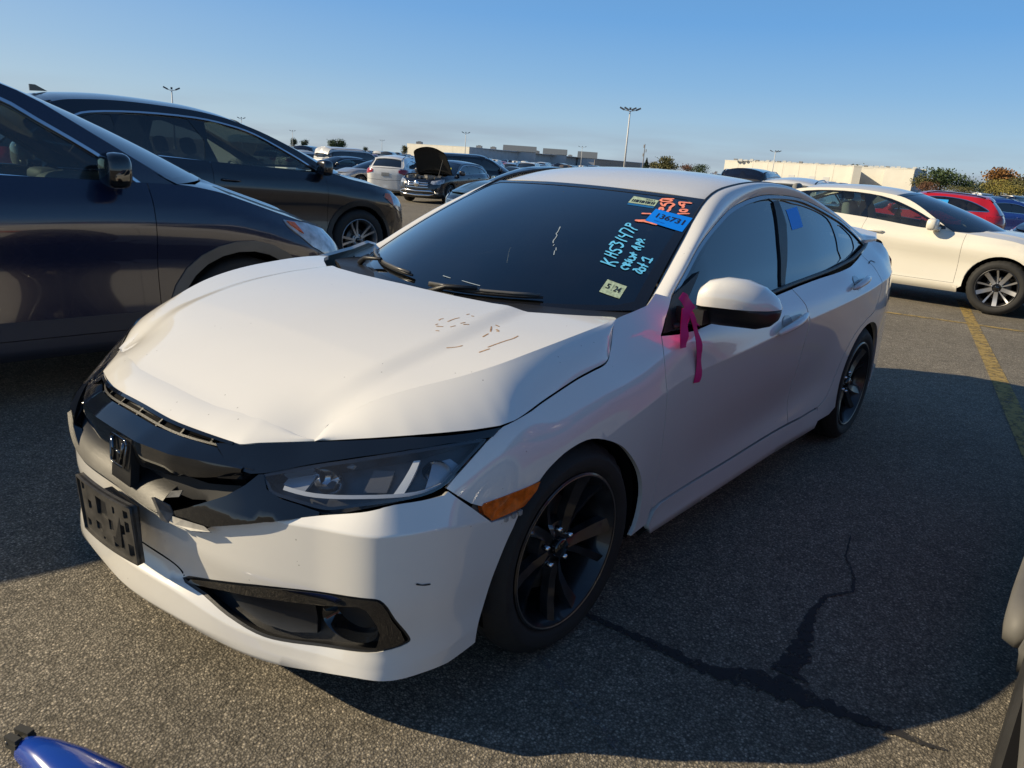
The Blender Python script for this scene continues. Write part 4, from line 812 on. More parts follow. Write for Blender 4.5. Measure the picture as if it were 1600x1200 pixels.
# underbody and interior
def interior(par, x0, x1, hw, zf, zb, cloth, sxn, left_drive=True, dashx=None, zd=None, rear=True, scale=1.):
    """floor, dash, seats and steering wheel; x0 = firewall, x1 = rear bulkhead, zb = belt height"""
    b = MB(); b.box(((x0+x1)/2, 0, zf+.02), (abs(x0-x1), hw*2, .04)); b.box((x0-.02, 0, (zf+zb)/2-.03), (.04, hw*2, zb-zf-.06)); b.box((x1, 0, (zf+zb)/2-.03), (.04, hw*2, zb-zf-.06))
    for s in (-1, 1): b.box(((x0+x1)/2, s*hw, (zf+zb)/2-.04), (abs(x0-x1), .03, zb-zf-.08))
    b.build('cabin_tub', DRK, par)
    zd = zd or zb; b = MB(); b.blob((x0-.24, 0, zd-.12), (.50, hw*2-.04, .26), 4, 24, 10); b.blob((x0-.40, (.36 if left_drive else -.36), zd-.03), (.16, .34, .10), 3, 16, 8); b.build('dashboard', DASH, par, True)
    yw = .36 if left_drive else -.36
    b = MB(); c = Vector((x0-.62, yw, zd-.10)); P = []
    for k in range(25): a = 2*math.pi*k/24; P.append(c+Vector((.18*math.sin(a)*.42*-1, .185*math.cos(a), .185*math.sin(a)*.9)))
    b.tube(P, .015, 8, cap=False); b.box(tuple(c), (.04, .12, .09)); b.box(tuple(c), (.02, .34, .03)); b.tube([c, c+Vector((.2, 0, -.08))], .03, 8); b.build('steering_wheel', DASH, par, True)
    def seat(x, y, w=.50):
        b = MB(); b.blob((x, y, zf+.27), (.52, w, .20), 4, 20, 8); 
        V0 = len(b.V); b.blob((0, 0, 0), (.16, w*.94, .62), 3.4, 20, 10); M = Matrix.Rotation(R(-16), 3, 'Y')
        for i in range(V0, len(b.V)): v = M @ Vector(b.V[i])+Vector((x-.34, y, zf+.60)); b.V[i] = tuple(v)
        V0 = len(b.V); b.blob((0, 0, 0), (.10, .26, .18), 3.2, 16, 8)
        for i in range(V0, len(b.V)): v = M @ Vector(b.V[i])+Vector((x-.45, y, zf+.99)); b.V[i] = tuple(v)
        return b
    b = MB()
    for y in (.36, -.36): s_ = seat(x0-1.08, y); b.add(s_.V, s_.F)
    b.build('front_seats', cloth, par, True)
    if rear:
        b = MB(); xr = x0-1.95*scale; s_ = seat(xr, 0, hw*1.75); b.add(s_.V, s_.F); b.build('rear_seat', cloth, par, True)
interior(civ, -.50, -2.95, .70, .30, .93, CLOTH, 0, zd=.93)
b = MB(); b.box((-1.45, 0, .22), (3.6, 1.5, .12)); b.box((-1.4, 0, .30), (.5, 1.7, .1)); b.box((0, 0, .45), (.9, 1.1, .4)); b.box((.42, 0, .42), (.42, 1.15, .46)); b.box((.60, 0, .42), (.25, .80, .42)); b.box((0, 0, .62), (.7, 1.36, .12)); b.box((-3.2, 0, .45), (.7, 1.2, .4)); b.build('underbody', DRK, civ)  # boxes at the front added to stop sun leaking through the nose
b = MB(); b.blob((-1.09, 0, 1.225), (.05, .22, .065), 4); b.tube([(-1.09, 0, 1.23), (-1.02, 0, 1.27)], .012); b.build('interior_mirror', DASH, civ, True)
def asphalt():
    m = bpy.data.materials.new('asphalt'); m.use_nodes = True; N, L = nodes(m); b = N['Principled BSDF']
    t = N.new('ShaderNodeTexCoord')
    v = N.new('ShaderNodeTexVoronoi'); v.inputs['Scale'].default_value = 150.; L.new(t.outputs['Object'], v.inputs[0])
    v2 = N.new('ShaderNodeTexVoronoi'); v2.inputs['Scale'].default_value = 420.; L.new(t.outputs['Object'], v2.inputs[0])
    n = N.new('ShaderNodeTexNoise'); n.inputs['Scale'].default_value = .8; n.inputs['Detail'].default_value = 8; n.inputs['Roughness'].default_value = .6; L.new(t.outputs['Object'], n.inputs[0])
    n3 = N.new('ShaderNodeTexNoise'); n3.inputs['Scale'].default_value = 14; n3.inputs['Detail'].default_value = 6; L.new(t.outputs['Object'], n3.inputs[0])
    cr = N.new('ShaderNodeValToRGB'); e = cr.color_ramp.elements; e[0].position = 0; e[0].color = (.135, .122, .098, 1); e[1].position = 1; e[1].color = (.47, .41, .32, 1)
    x = e.new(.55); x.color = (.21, .186, .148, 1); x = e.new(.90); x.color = (.29, .258, .205, 1)
    sp = N.new('ShaderNodeSeparateColor'); L.new(v.outputs['Color'], sp.inputs[0]); L.new(sp.outputs[0], cr.inputs[0])
    mr = N.new('ShaderNodeMapRange'); mr.inputs[1].default_value = .3; mr.inputs[2].default_value = .7; mr.inputs[3].default_value = .97; mr.inputs[4].default_value = 1.38; L.new(n.outputs[0], mr.inputs[0])
    mr3 = N.new('ShaderNodeMapRange'); mr3.inputs[1].default_value = .3; mr3.inputs[2].default_value = .7; mr3.inputs[3].default_value = .85; mr3.inputs[4].default_value = 1.15; L.new(n3.outputs[0], mr3.inputs[0])
    mm = N.new('ShaderNodeMath'); mm.operation = 'MULTIPLY'; L.new(mr.outputs[0], mm.inputs[0]); L.new(mr3.outputs[0], mm.inputs[1])
    dk = N.new('ShaderNodeMapRange'); dk.inputs[1].default_value = .25; dk.inputs[2].default_value = .62; dk.inputs[3].default_value = 1.; dk.inputs[4].default_value = .5; L.new(v.outputs['Distance'], dk.inputs[0])  # crevice shade between the stones painted into the colour
    m4 = N.new('ShaderNodeMath'); m4.operation = 'MULTIPLY'; L.new(mm.outputs[0], m4.inputs[0]); L.new(dk.outputs[0], m4.inputs[1])
    s = N.new('ShaderNodeVectorMath'); s.operation = 'SCALE'; L.new(cr.outputs[0], s.inputs[0]); L.new(m4.outputs[0], s.inputs['Scale']); L.new(s.outputs[0], b.inputs['Base Color'])
    b.inputs['Roughness'].default_value = .82; b.inputs['Specular IOR Level'].default_value = .18
    a = N.new('ShaderNodeMath'); a.operation = 'ADD'; L.new(v.outputs['Distance'], a.inputs[0]); h2 = N.new('ShaderNodeMath'); h2.operation = 'MULTIPLY'; h2.inputs[1].default_value = .35; L.new(v2.outputs['Distance'], h2.inputs[0]); L.new(h2.outputs[0], a.inputs[1])
    inv = N.new('ShaderNodeMath'); inv.operation = 'SUBTRACT'; inv.inputs[0].default_value = 1.; L.new(a.outputs[0], inv.inputs[1])
    bp = N.new('ShaderNodeBump'); bp.inputs['Strength'].default_value = .8; bp.inputs['Distance'].default_value = .003; L.new(inv.outputs[0], bp.inputs['Height']); L.new(bp.outputs[0], b.inputs['Normal'])
    return m
rs_ = [0, 3, 5, 6.5, 8, 11, 15, 20, 28, 38, 50, 80, 150, 400, 1200, 4500]; V = [(1.6, 1.94, 0)]; F = []; n = 64
for r_ in rs_[1:]:
    for k in range(n): a = 2*math.pi*k/n; x, y = 1.6+r_*math.cos(a), 1.94+r_*math.sin(a); V.append((x, y, ground_z(x, y)))
for k in range(n): F.append((0, 1+k, 1+(k+1) % n))
for j in range(len(rs_)-2):
    for k in range(n): F.append((1+j*n+k, 1+(j+1)*n+k, 1+(j+1)*n+(k+1) % n, 1+j*n+(k+1) % n))
ground = mk('ground', V, F, asphalt()); ground['kind'] = 'structure'
# painted lines and cracks lie on the asphalt
def gp(x, y, o=.005): return (x, y, ground_z(x, y)+o)
def worn(name, col, cover, scale=18.):
    m = bpy.data.materials.new(name); m.use_nodes = True; N, L = nodes(m); b = N['Principled BSDF']; b.inputs['Base Color'].default_value = (*col, 1); b.inputs['Roughness'].default_value = .85
    t = N.new('ShaderNodeTexCoord'); n = N.new('ShaderNodeTexNoise'); n.inputs['Scale'].default_value = scale; n.inputs['Detail'].default_value = 10; n.inputs['Roughness'].default_value = .75; L.new(t.outputs['Object'], n.inputs[0])
    r = N.new('ShaderNodeMapRange'); r.inputs[1].default_value = .62-cover*.4; r.inputs[2].default_value = .78-cover*.4; r.inputs[3].default_value = 0.; r.inputs[4].default_value = .9; L.new(n.outputs[0], r.inputs[0]); L.new(r.outputs[0], b.inputs['Alpha']); return m
YEL = worn('worn_yellow_paint', (.36, .25, .075), .62, 14)
def gline(name, P, w, m, k=12):
    P = np.array(P, float); q = []
    for a, b in zip(P[:-1], P[1:]):
        for t in np.linspace(0, 1, k)[:-1]: q.append(a+(b-a)*t)
    q.append(P[-1]); q = np.array(q); t = np.gradient(q, axis=0); t /= np.linalg.norm(t, axis=1)[:, None]; n = np.stack([-t[:, 1], t[:, 0]], 1); W_ = np.array(w if np.ndim(w) else [w]*len(P), float); ww = np.interp(np.linspace(0, 1, len(q)), np.linspace(0, 1, len(P)), W_)
    V = [gp(*(a+b*c/2)) for a, b, c in zip(q, n, ww)]+[gp(*(a-b*c/2)) for a, b, c in zip(q, n, ww)]; k_ = len(q)
    o = mk(name, V, [(k_+i, k_+i+1, i+1, i) for i in range(k_-1)], m, ground); o['kind'] = 'structure'; return o
gline('stall_line', [(-7.2, -4.0), (-8.15, 1.16), (-8.9, 5.2)], .10, YEL)
gline('stall_line', [(-10.5, .14), (-4.2, 1.54), (-2.6, 1.90)], .12, YEL)
gline('stall_line', [(-13.0, -5.5), (-6.6, -4.1)], .12, YEL)
gline('stall_line', [(-14.8, 2.2), (-8.5, 3.6)], .12, YEL)
gline('faint_line', [(.05, .80), (.14, 1.0), (.235, 1.27), (.30, 1.45)], [.02, .03, .03, .02], worn('worn_white_paint', (.14, .135, .13), .35, 30))
STN = worn('damp_stain', (.026, .026, .028), .74, 26)
def ragged(name, px, w, m, seed):
    r_ = random.Random(seed); P = []
    for (x, y), ww in zip(px, w): P.append((x, y, ww))
    q = []
    for a, b in zip(P[:-1], P[1:]):
        for i in range(14): t = i/14; q.append([a[j]+(b[j]-a[j])*t for j in range(3)])
    q = np.array(q); t = np.gradient(q[:, :2], axis=0); t /= np.linalg.norm(t, axis=1)[:, None]; n = np.stack([-t[:, 1], t[:, 0]], 1)
    L_ = [r_.uniform(.25, .75) for _ in q]; R2 = [r_.uniform(.25, .75) for _ in q]; V = [gp(*(a[:2]+b*a[2]*.8*l), .004) for a, b, l in zip(q, n, L_)]+[gp(*(a[:2]-b*a[2]*.8*l), .004) for a, b, l in zip(q, n, R2)]; k_ = len(q)
    o = mk(name, V, [(k_+i, k_+i+1, i+1, i) for i in range(k_-1)], m, ground); o['kind'] = 'structure'
ragged('asphalt_crack', [(-.10, .80), (-.19, .84), (-.21, 1.05), (-.22, 1.25), (-.30, 1.44), (-.33, 1.62), (-.36, 1.80), (-.38, 1.86)], [.025, .03, .04, .06, .12, .05, .025, .008], STN, 3)
ragged('asphalt_crack', [(-1.45, 1.30), (-1.25, 1.34), (-1.12, 1.41), (-1.00, 1.44), (-.90, 1.38), (-.75, 1.38), (-.55, 1.42), (-.36, 1.44)], [.005, .010, .012, .014, .018, .03, .06, .11], STN, 5)
# ---------------------------------------------------------------- the other cars, one builder
class Car:
    def __init__(c, **k):
        d = dict(hw=.9, H=1.45, wb=2.75, fo=.9, ro=1.0, r=.33, gz=.2, zn=.72, zh=.98, zb=1.0, zd=1.08, xA=-.55, xc=-.15, xt=-1.25, zt=1.33, xm=-1.9, zm=1.40, xr=-2.5, zr=1.34, xd=-3.1,
                 xg=(-.45, -1.6, -2.6), inset=.12, tum=.55, suv=False, clad=None, lamp=None, tail=None, win=None, tw=.22, rr=.24, wst='silver', sm=.5, crown=.05)
        d.update(k); c.__dict__.update(d); c.R = -(c.wb+c.ro)
        f, h = c.fo, c.hw
        P = [(f, 0), (f-.012, .36*h), (f-.06, .62*h), (f-.17, .82*h), (f-.38, .945*h), (f-.62, .985*h), (-.05, h), (-.5, h-.006), (-c.wb*.4, h), (-c.wb*.65, h), (-c.wb+.35, h+.004), (-c.wb-.1, h+.002), (c.R+.50, .965*h), (c.R+.2, .88*h), (c.R+.05, .70*h), (c.R+.01, .4*h), (c.R, 0)]
        c.zt_ = Tab([(c.R-.01, c.zd-.01), (c.R+.25, c.zd), (c.xd, c.zd), (-c.wb*.6, (c.zb+c.zd)/2-.005), (c.xA-.3, c.zb), (c.xA, c.zb-.01), (c.xA+.25, c.zh-.0), (0, c.zh*.75+c.zn*.25+.03), (f-.35, c.zn+.035), (f+.01, c.zn-.03)] if not k.get('ztab') else k['ztab'])
        st = []
        for i, (x, y) in enumerate(P):
            T = float(c.zt_(x)); a = np.clip((x-(f-.6))/.5, 0, 1); b = np.clip(((c.R+.35)-x)/.3, 0, 1)
            ins = c.inset+.05*a-.06*b*(0 if c.suv else .5)-(.05*b if c.suv else 0)
            z = [c.gz+.02*a, c.gz+.07, .36*T+.02, .60*T, .80*T, .90*T, T]; e = .02*(1-a)*(1-b)
            st.append((x, y, list(zip(z, [-.05-.02*a, 0, -.012, -.008-e, -.001-.035*a, -.022-.05*a, -ins]))))
        c.W = Wrap(st); c.S = c.W.s; ss = np.linspace(0, c.S[-1], 500); X = c.W.col(ss)[0][:, 0]; c.ss = ss; c.X = X
        T = c.zt_(X); c.top = c.W(ss, T)
        k = c.top[:, 0]; o = np.argsort(k); c.tx, c.ty = k[o], c.top[o, 1]
        c.rail = Tab([(c.xd-.02, c.zt_(c.xd)), (c.xr, c.zr), (c.xm, c.zm-.03), (c.xt, c.zt), (c.xA, c.zt_(c.xA))]) if not k_get(c, 'railtab') else Tab(c.railtab)
    def s(c, x): return float(np.interp(-x, -c.X, c.ss))
    def yT(c, x): return np.interp(x, c.tx, c.ty)
    def WS(c, s, z): s = np.asarray(s, float); v = c.W(np.abs(s), z); v[:, 1] *= np.where(s < 0, -1, 1); return v
    def HS(c, x, y):
        x = np.asarray(x, float); y = np.asarray(y, float); Y = c.yT(x); r = np.clip(np.abs(y)/np.maximum(Y, .05), 0, 1); cr = c.crown*np.clip((c.fo-.10-x)/.45, 0, 1)+.012
        ridge = .012*np.exp(-((np.abs(y)/Y-.62)/.08)**2)*np.clip((c.fo-.2-x)/.4, 0, 1)
        return np.stack([x, y, c.zt_(x)+cr*(1-r**2.4)+ridge], 1)
    def GS(c, x, z):
        x = np.asarray(x, float); z = np.asarray(z, float); dz = z-c.zt_(x); return np.stack([x, c.yT(x)-.012-c.tum*.45*dz-c.tum*1.0*dz*np.abs(dz), z], 1)
    def RS(c, x, y):
        x = np.asarray(x, float); y = np.asarray(y, float); zr = c.rail(x); Y = c.GS(x, zr)[:, 1]; r = np.clip(np.abs(y)/Y, 0, 1.05); return np.stack([x, y, zr+(c.H-max(c.zm-.03, c.zr))*(1-r**2.2)*np.clip((c.xt+.35-x)/.5, 0, 1)**.5+.0*r], 1)
def k_get(c, n): return c.__dict__.get(n)
def car_parts(c, g=.05, near=True):
    """list of (name, V, F, N, matkey, parent part)"""
    o = []; ra = c.r+.045; gz = c.gz
    def add(n, F, P, m, par=None, mirror=True, gg=None, **k):
        for b in ((False, True) if mirror else (False,)):
            V, f, nn = sheet(F, P, g=(gg if gg and near else g), mir=b, **k)
            o.append((n, V, f, nn, m, par))
    s = c.s; arc = lambda xc, a0, a1, rad=ra: [(s(xc+rad*math.cos(R(a))), max(gz+.02, c.r+rad*math.sin(R(a)))) for a in np.linspace(a0, a1, 16)]
    dep = .012 if near else 0
    top = lambda x0, x1, n=8: [(s(x), float(c.zt_(x))) for x in np.linspace(x0, x1, n)]
    x0 = c.fo-.42; sf = s(ra+.02); zb = c.zn-.16
    x1, x2, x3 = c.xg
    # front end: whole face to the arch
    face = [(0, gz), (s(ra+.12), gz)]+[(s(x), z) for x, z in ((ra-.0, gz+.06), (ra+.01, c.r+.05), (ra*.86, c.r+ra*.55))]+[(s(x0), zb+.02)]+top(x0, c.fo-.14, 6)+[(.45, float(c.zt_(c.fo-.02))), (0, float(c.zt_(c.fo)))]
    add('front_bumper', c.WS, face, 'paint', depth=dep)
    fen = [(s(x0)+.004, zb+.02)]+[(s(ra*.86)+.003, c.r+ra*.55+.003)]+arc(0, 32, 185)+[(s(x1), gz+.03)]+[(s(x1), z) for z in np.linspace(gz+.2, float(c.zt_(x1)), 5)]+top(x1, x0, 10)[1:]
    add('front_fender', c.WS, fen, 'paint', depth=dep)
    sill = gz+.13; gr = lambda x, z0, z1, n=6, b=.0: [(s(x+b*math.sin(math.pi*t)), z0+(z1-z0)*t) for t in np.linspace(0, 1, n)]
    add('front_door', c.WS, [(s(x1)+.004, sill)]+[(s(x2), sill)]+gr(x2, sill, float(c.zt_(x2)), b=-.02)[1:]+top(x2, x1, 8)[1:-1]+gr(x1-.004, float(c.zt_(x1)), sill), 'paint', depth=dep)
    xr0 = -c.wb+ra
    rdr = [(s(x3), float(c.zt_(x3)))]+[(s(x3+.02), c.r+ra+.12), (s(-c.wb+ra*.80), c.r+ra*.72), (s(xr0+.04), c.r+.12), (s(xr0+.09), sill)]
    add('rear_door', c.WS, [(s(x2)+.004, sill), (s(xr0+.09), sill)]+rdr[::-1][1:]+top(x3, x2, 7)[1:-1]+gr(x2-.004, float(c.zt_(x2)), sill, b=-.02), 'paint', depth=dep)
    rb = c.R+.16
    qtr = [(s(xr0+.09)+.004, sill), (s(xr0+.07), gz+.04)]+arc(-c.wb, 8, 175)[0:]+[(s(-c.wb-ra-.05), gz+.10), (s(-c.wb-ra-.06), .52*c.zd)]+[(s(c.R+.35), .56*c.zd), (s(rb), .62*c.zd)]+[(s(rb), float(c.zt_(rb)))]+top(rb, x3, 8)[1:]+[(a+.004, b) for a, b in rdr[1:-1]]
    add('rear_quarter', c.WS, qtr, 'paint', depth=dep)
    S = c.S[-1]
    add('rear_bumper', c.WS, [(s(-c.wb-ra-.05)+.004, gz+.10), (s(-c.wb-ra-.12), gz), (S, gz), (S, .56*c.zd), (s(rb), .60*c.zd), (s(c.R+.35), .55*c.zd), (s(-c.wb-ra-.06)+.004, .52*c.zd-.004)], 'paint', depth=dep)
    add('tailgate', c.WS, [(s(rb)+.004, .61*c.zd), (S, .57*c.zd), (S, float(c.zt_(c.R))), (s(rb)+.004, float(c.zt_(rb)))], 'paint', depth=dep)
    add('rocker', c.WS, [(s(x1)-.05, gz+.02), (s(xr0+.06), gz+.02), (s(xr0+.085), sill-.004), (s(x1), sill-.004), (s(x1)-.05, gz+.1)], 'clad' if c.clad else 'paint', depth=.02, off=.004)
    if c.clad:
        for xc in (0, -c.wb):
            rg_ = arc(xc, -12, 192)+arc(xc, 192, -12, ra+.062); add('arch_cladding', c.WS, rg_, 'clad', depth=.02, off=.010)
        add('bumper_cladding', c.WS, [(0, gz-.01), (s(ra+.14), gz-.01), (s(ra+.03), gz+.12), (s(ra+.2), gz+.17), (0, gz+.17)], 'clad', depth=.02, off=.008)
        add('rear_bumper_cladding', c.WS, [(s(-c.wb-ra-.07), gz+.1), (s(-c.wb-ra-.12), gz-.01), (S, gz-.01), (S, gz+.28), (s(c.R+.3), gz+.26)], 'clad', depth=.02, off=.008)
        add('door_cladding', c.WS, [(s(x1)-.06, sill), (s(xr0+.05), sill), (s(xr0+.03), sill+.09), (s(x1)-.05, sill+.09)], 'clad', depth=.02, off=.008)
    # lamps, grille
    L = c.lamp or [(.52, zb+.02), (.62, zb-.02), (.86, zb+.0), (1.05, zb+.05), (s(x0)+.08, zb+.16), (s(x0)-.05, zb+.16), (.8, zb+.12), (.55, zb+.09)]
    add('headlight', c.WS, L, 'lamp', depth=.02, off=.006, gg=.03)
    if c.__dict__.get('turn'): add('turn_lamp', c.WS, c.turn, 'amber', depth=.012, off=.012, gg=.03)
    G = c.__dict__.get('grille') or [(0, .42*c.zn), (.42, .44*c.zn), (.50, .70*c.zn), (.46, .90*c.zn), (0, .92*c.zn)]
    add('grille', c.WS, G, 'black', depth=.02, off=.005)
    for i in range(3): add('grille_bar', c.WS, [(0, (.52+.12*i)*c.zn), (.44, (.53+.12*i)*c.zn), (.44, (.545+.12*i)*c.zn), (0, (.535+.12*i)*c.zn)], 'chrome', depth=.01, off=.014)
    add('lower_intake', c.WS, [(0, gz+.06), (.55, gz+.07), (.62, gz+.16), (0, gz+.17)], 'black', depth=.01, off=.012)
    add('fog_lamp', c.WS, [(.70, gz+.13), (.80, gz+.13), (.82, gz+.20), (.72, gz+.21)], 'lamp', depth=.01, off=.014, gg=.03)
    TLp = c.tail or ([(s(c.R+.42), c.zd-.12), (s(c.R+.42), c.zd-.04), (s(rb)+.16, c.zd-.03), (s(rb)+.30, c.zd-.08), (s(rb)+.28, c.zd-.17), (s(rb), c.zd-.24)])
    add('tail_lamp', c.WS, TLp, 'red', depth=.02, off=.010, gg=.03)
    add('plate', c.WS, [(S-.16, .72*c.zd), (S-.001, .72*c.zd), (S-.001, .84*c.zd), (S-.16, .84*c.zd)], 'plate', depth=.006, off=.012)
    # hood / deck
    k = c.X > c.xA; tp = c.top[k]; sel = tp[::max(1, len(tp)//40)]
    hh = [(x-.006, y-.004 if y > .02 else 0) for x, y, z in sel]; hh += [(c.xA+(c.xc-c.xA)*math.sin(t*math.pi/2), float(c.yT(c.xA))*(math.cos(t*math.pi/2))) for t in (.25, .5, .75, 1.)]
    H2 = hh+[(x, -y) for x, y in hh[::-1] if y > 1e-4]
    if not k_get(c, 'open_hood'): add('hood', c.HS, H2, 'paint', mirror=False, depth=dep)
    else: o.append(('hood_outline', H2, None, None, None, None))
    yA, zA = float(c.yT(c.xA)), float(c.zt_(c.xA)); yt = float(c.GS(np.array([c.xt]), np.array([c.rail(c.xt)]))[0, 1]); zt = float(c.rail(c.xt)); rc = float(c.RS(np.array([c.xt-.12]), np.array([0.]))[0, 2]-c.RS(np.array([c.xt-.12]), np.array([yt]))[0, 2])
    def WD(u, v):
        u = np.asarray(u, float); v = np.asarray(v, float); B = np.stack([c.xc+.06+(c.xA-c.xc-.06)*np.abs(u)**2.2, yA*u, zA+(.02-.02*u*u)], 1); Tt = np.stack([c.xt+.09*(1-u*u), yt*u, zt+rc*.75*(1-u*u)], 1)
        p = B+(Tt-B)*v[:, None]; return p+np.array([.5, 0, .85])*(.03*4*v*(1-v)*(1-u*u))[:, None]
    c.WD = WD
    add('windshield', WD, [(-1, 0), (1, 0), (1, 1), (-1, 1)], 'wglass', mirror=False, depth=0, gg=.12)
    add('windshield_band', WD, [(-1, 0), (1, 0), (1, 1), (-1, 1)], 'black', mirror=False, depth=0, off=.003, holes=[[(-.94, .05), (.94, .05), (.93, .94), (-.93, .94)]], gg=.12)
    # roof
    xs = np.linspace(c.xt+.0, c.xr, 14); yr = c.GS(xs, c.rail(xs))[:, 1]; fr = [(c.xt+.09*(1-u*u), yt*u) for u in np.linspace(-1, 1, 9)]
    RPg = fr+[(x, y) for x, y in zip(xs[1:], yr[1:])]+[(x, -y) for x, y in list(zip(xs, yr))[::-1][:-1]]
    add('roof', c.RS, RPg, 'paint', mirror=False, depth=dep)
    y2, z2 = float(yr[-1]), float(c.rail(c.xr)); r2 = float(c.RS(np.array([c.xr]), np.array([0.]))[0, 2])-z2; yd = float(c.yT(max(c.xd, c.R+.2))); zd = float(c.zt_(c.xd))
    xe = c.xd if not c.suv else c.R+.08; yd = min(yd, c.hw*.80)
    def RD(u, v):
        u = np.asarray(u, float); v = np.asarray(v, float); B = np.stack([xe+.12*u*u, yd*u, zd+.01-.01*u*u], 1); Tt = np.stack([c.xr+0*u, y2*.99*u, z2+r2*(1-u*u)], 1)
        p = B+(Tt-B)*v[:, None]; return p+np.array([-.5, 0, .7])*(.03*4*v*(1-v)*(1-u*u))[:, None]
    add('rear_window', RD, [(-1, 0), (-1, 1), (1, 1), (1, 0)], 'rglass', mirror=False, depth=0, sg=-1, gg=.12)
    add('rear_window_frame', RD, [(-1, 0), (-1, 1), (1, 1), (1, 0)], 'paint' if c.suv else 'black', mirror=False, depth=0, off=.004, sg=-1, holes=[[(-.86, .10), (-.84, .90), (.84, .90), (.86, .10)]], gg=.12)
    if c.suv: add('roof_spoiler', c.RS, [(c.xr, -y2+.03), (c.xr-.14, -y2+.08), (c.xr-.16, 0), (c.xr-.14, y2-.08), (c.xr, y2-.03)], 'paint', mirror=False, depth=.03, off=.006)
    if not c.suv:
        k = c.X < c.xd; tp = c.top[k]; sel = tp[::max(1, len(tp)//20)]; dk = [(x+.003, y-.004 if y > .02 else 0) for x, y, z in sel]; dk = [(xe+.02, 0), (xe+.1, yd)]+[q for q in dk if q[1] < yd+.3]; D2 = dk+[(x, -y) for x, y in dk[::-1] if y > 1e-4]
        def DKs(x, y): x = np.asarray(x, float); y = np.asarray(y, float); Y = np.interp(x, c.tx, c.ty); r = np.clip(np.abs(y)/Y, 0, 1); return np.stack([x, y, c.zt_(x)+.02*(1-r*r)+.012*np.clip((c.R+.22-x)/.15, 0, 1)], 1)
        add('boot_lid', DKs, D2, 'paint', mirror=False, depth=dep)
    # side upper frame with window openings
    win = c.win; rx = np.linspace(c.xA, xe if not c.suv else c.xd, 30)
    out = top(c.xA, c.xd, 14); out = [(float(x), float(c.zt_(x))) for x in np.linspace(c.xA, c.xd, 14)]+[(float(x), float(c.rail(x))) for x in np.linspace(c.xd, c.xA, 40)][1:-1]
    dlo = smo(win['dlo'], True, 3); add('upper_side_frame', c.GS, out, 'paint', depth=dep, sg=-1, holes=[dlo])
    panes = [shrink(smo(p, True, 2), .0) for p in win['panes']]
    add('window_surround', c.GS, dlo, 'black', depth=0, off=-.008, sg=-1, holes=[[tuple(q) for q in p] for p in panes])
    for i, p in enumerate(panes): add('side_window', c.GS, [tuple(q) for q in shrink(p, -.004)], 'sglass' if i == 0 else 'pglass', depth=0, off=-.012, sg=-1)
    if win.get('chrome'): add('window_trim', c.GS, dlo, 'chrome', depth=.01, off=.006, sg=-1, holes=[[tuple(q) for q in shrink(dlo, .016)]])
    return o
def car_extra(c):
    """solids: mirrors, handles, liners, tub, rails"""
    o = []
    for sg in (1, -1):
        b = MB(); x, y, z = c.__dict__.get('mx', c.xA-.22), float(c.yT(c.xA-.2))+.14, c.zb+.06; b.blob((x, sg*y, z), (.13, .22, .15+.03*c.suv), 3.4, 20, 10); b.box((x+.03, sg*(y-.12), z-.05), (.08, .12, .05)); o.append(('mirror', b, c.__dict__.get('mcol', 'paint'), sg))
        for xd in (c.xg[1]+.17, c.xg[2]+.14 if not c.suv else c.xg[2]+.22):
            p = c.WS(np.array([c.s(xd)]), np.array([c.zt_(xd)*.86]))[0]; b = MB(); b.tube([(p[0]+.10, sg*(p[1]+.004), p[2]-.004), (p[0]+.06, sg*(p[1]+.03), p[2]), (p[0]-.06, sg*(p[1]+.03), p[2]+.005), (p[0]-.10, sg*(p[1]+.004), p[2]+.004)], .013, 8); o.append(('door_handle', b, c.__dict__.get('hcol', 'paint'), sg))
        for xc in (0, -c.wb):
            b = MB(); rad = c.r+.05; n = 16; V = []
            for k in range(n+1): a = R(-15+210*k/n); V += [(xc+rad*math.cos(a), sg*(c.hw-.02), c.r+rad*math.sin(a)), (xc+rad*math.cos(a), sg*(c.hw-.40), c.r+rad*math.sin(a))]
            F = [(2*k, 2*k+1, 2*k+3, 2*k+2) for k in range(n)]; V += [(xc, sg*(c.hw-.40), .2)]; F += [(2*k+1, 2*k+3, len(V)-1) for k in range(n)]; b.add(V, F); o.append(('wheel_arch_liner', b, 'dark', sg))
    b = MB(); b.box((-c.wb/2, 0, c.gz+.06), (c.wb+.9, c.hw*1.5, .12)); b.box((0, 0, .5), (.9, 1.1, .35)); o.append(('underbody', b, 'dark', 0))
    if c.suv or k_get(c, 'rails'):
        for sg in (1, -1):
            b = MB(); P = []
            for x in np.linspace(c.xt-.25, c.xr+.1, 8): q = c.RS(np.array([x]), np.array([float(c.GS(np.array([x]), c.rail(np.array([x])))[0, 1])-.05]))[0]; P.append((q[0], sg*q[1], q[2]+.035))
            P[0] = (P[0][0]+.05, P[0][1], P[0][2]-.03); P[-1] = (P[-1][0]-.05, P[-1][1], P[-1][2]-.03); b.tube(P, .015, 6)
            if not k_get(c, 'norails'): o.append(('roof_rail', b, c.__dict__.get('railcol', 'black'), sg))
    return o
def MM(paintm, clad=None, wg=GLW, sg_=GLC, pg=GLD, rg=GLD, trim=CHR, lamp=None):
    return dict(paint=paintm, clad=clad or BLK, lamp=lamp or LAMPF, amber=AMBER, black=GBLK, chrome=CHR, red=REDL, plate=PLATE, wglass=wg, rglass=rg, sglass=sg_, pglass=pg, dark=DRK)
LAMPF = mat('headlamp_lens', (.42, .45, .48), .10, metal=.35, coat=1., var=.55, vscale=14)
PLATE = mat('plate_grey', (.25, .25, .24), .5)
GREYC = mat('grey_cladding', (.125, .122, .115), .62, bump=.2, bscale=500, var=.12)
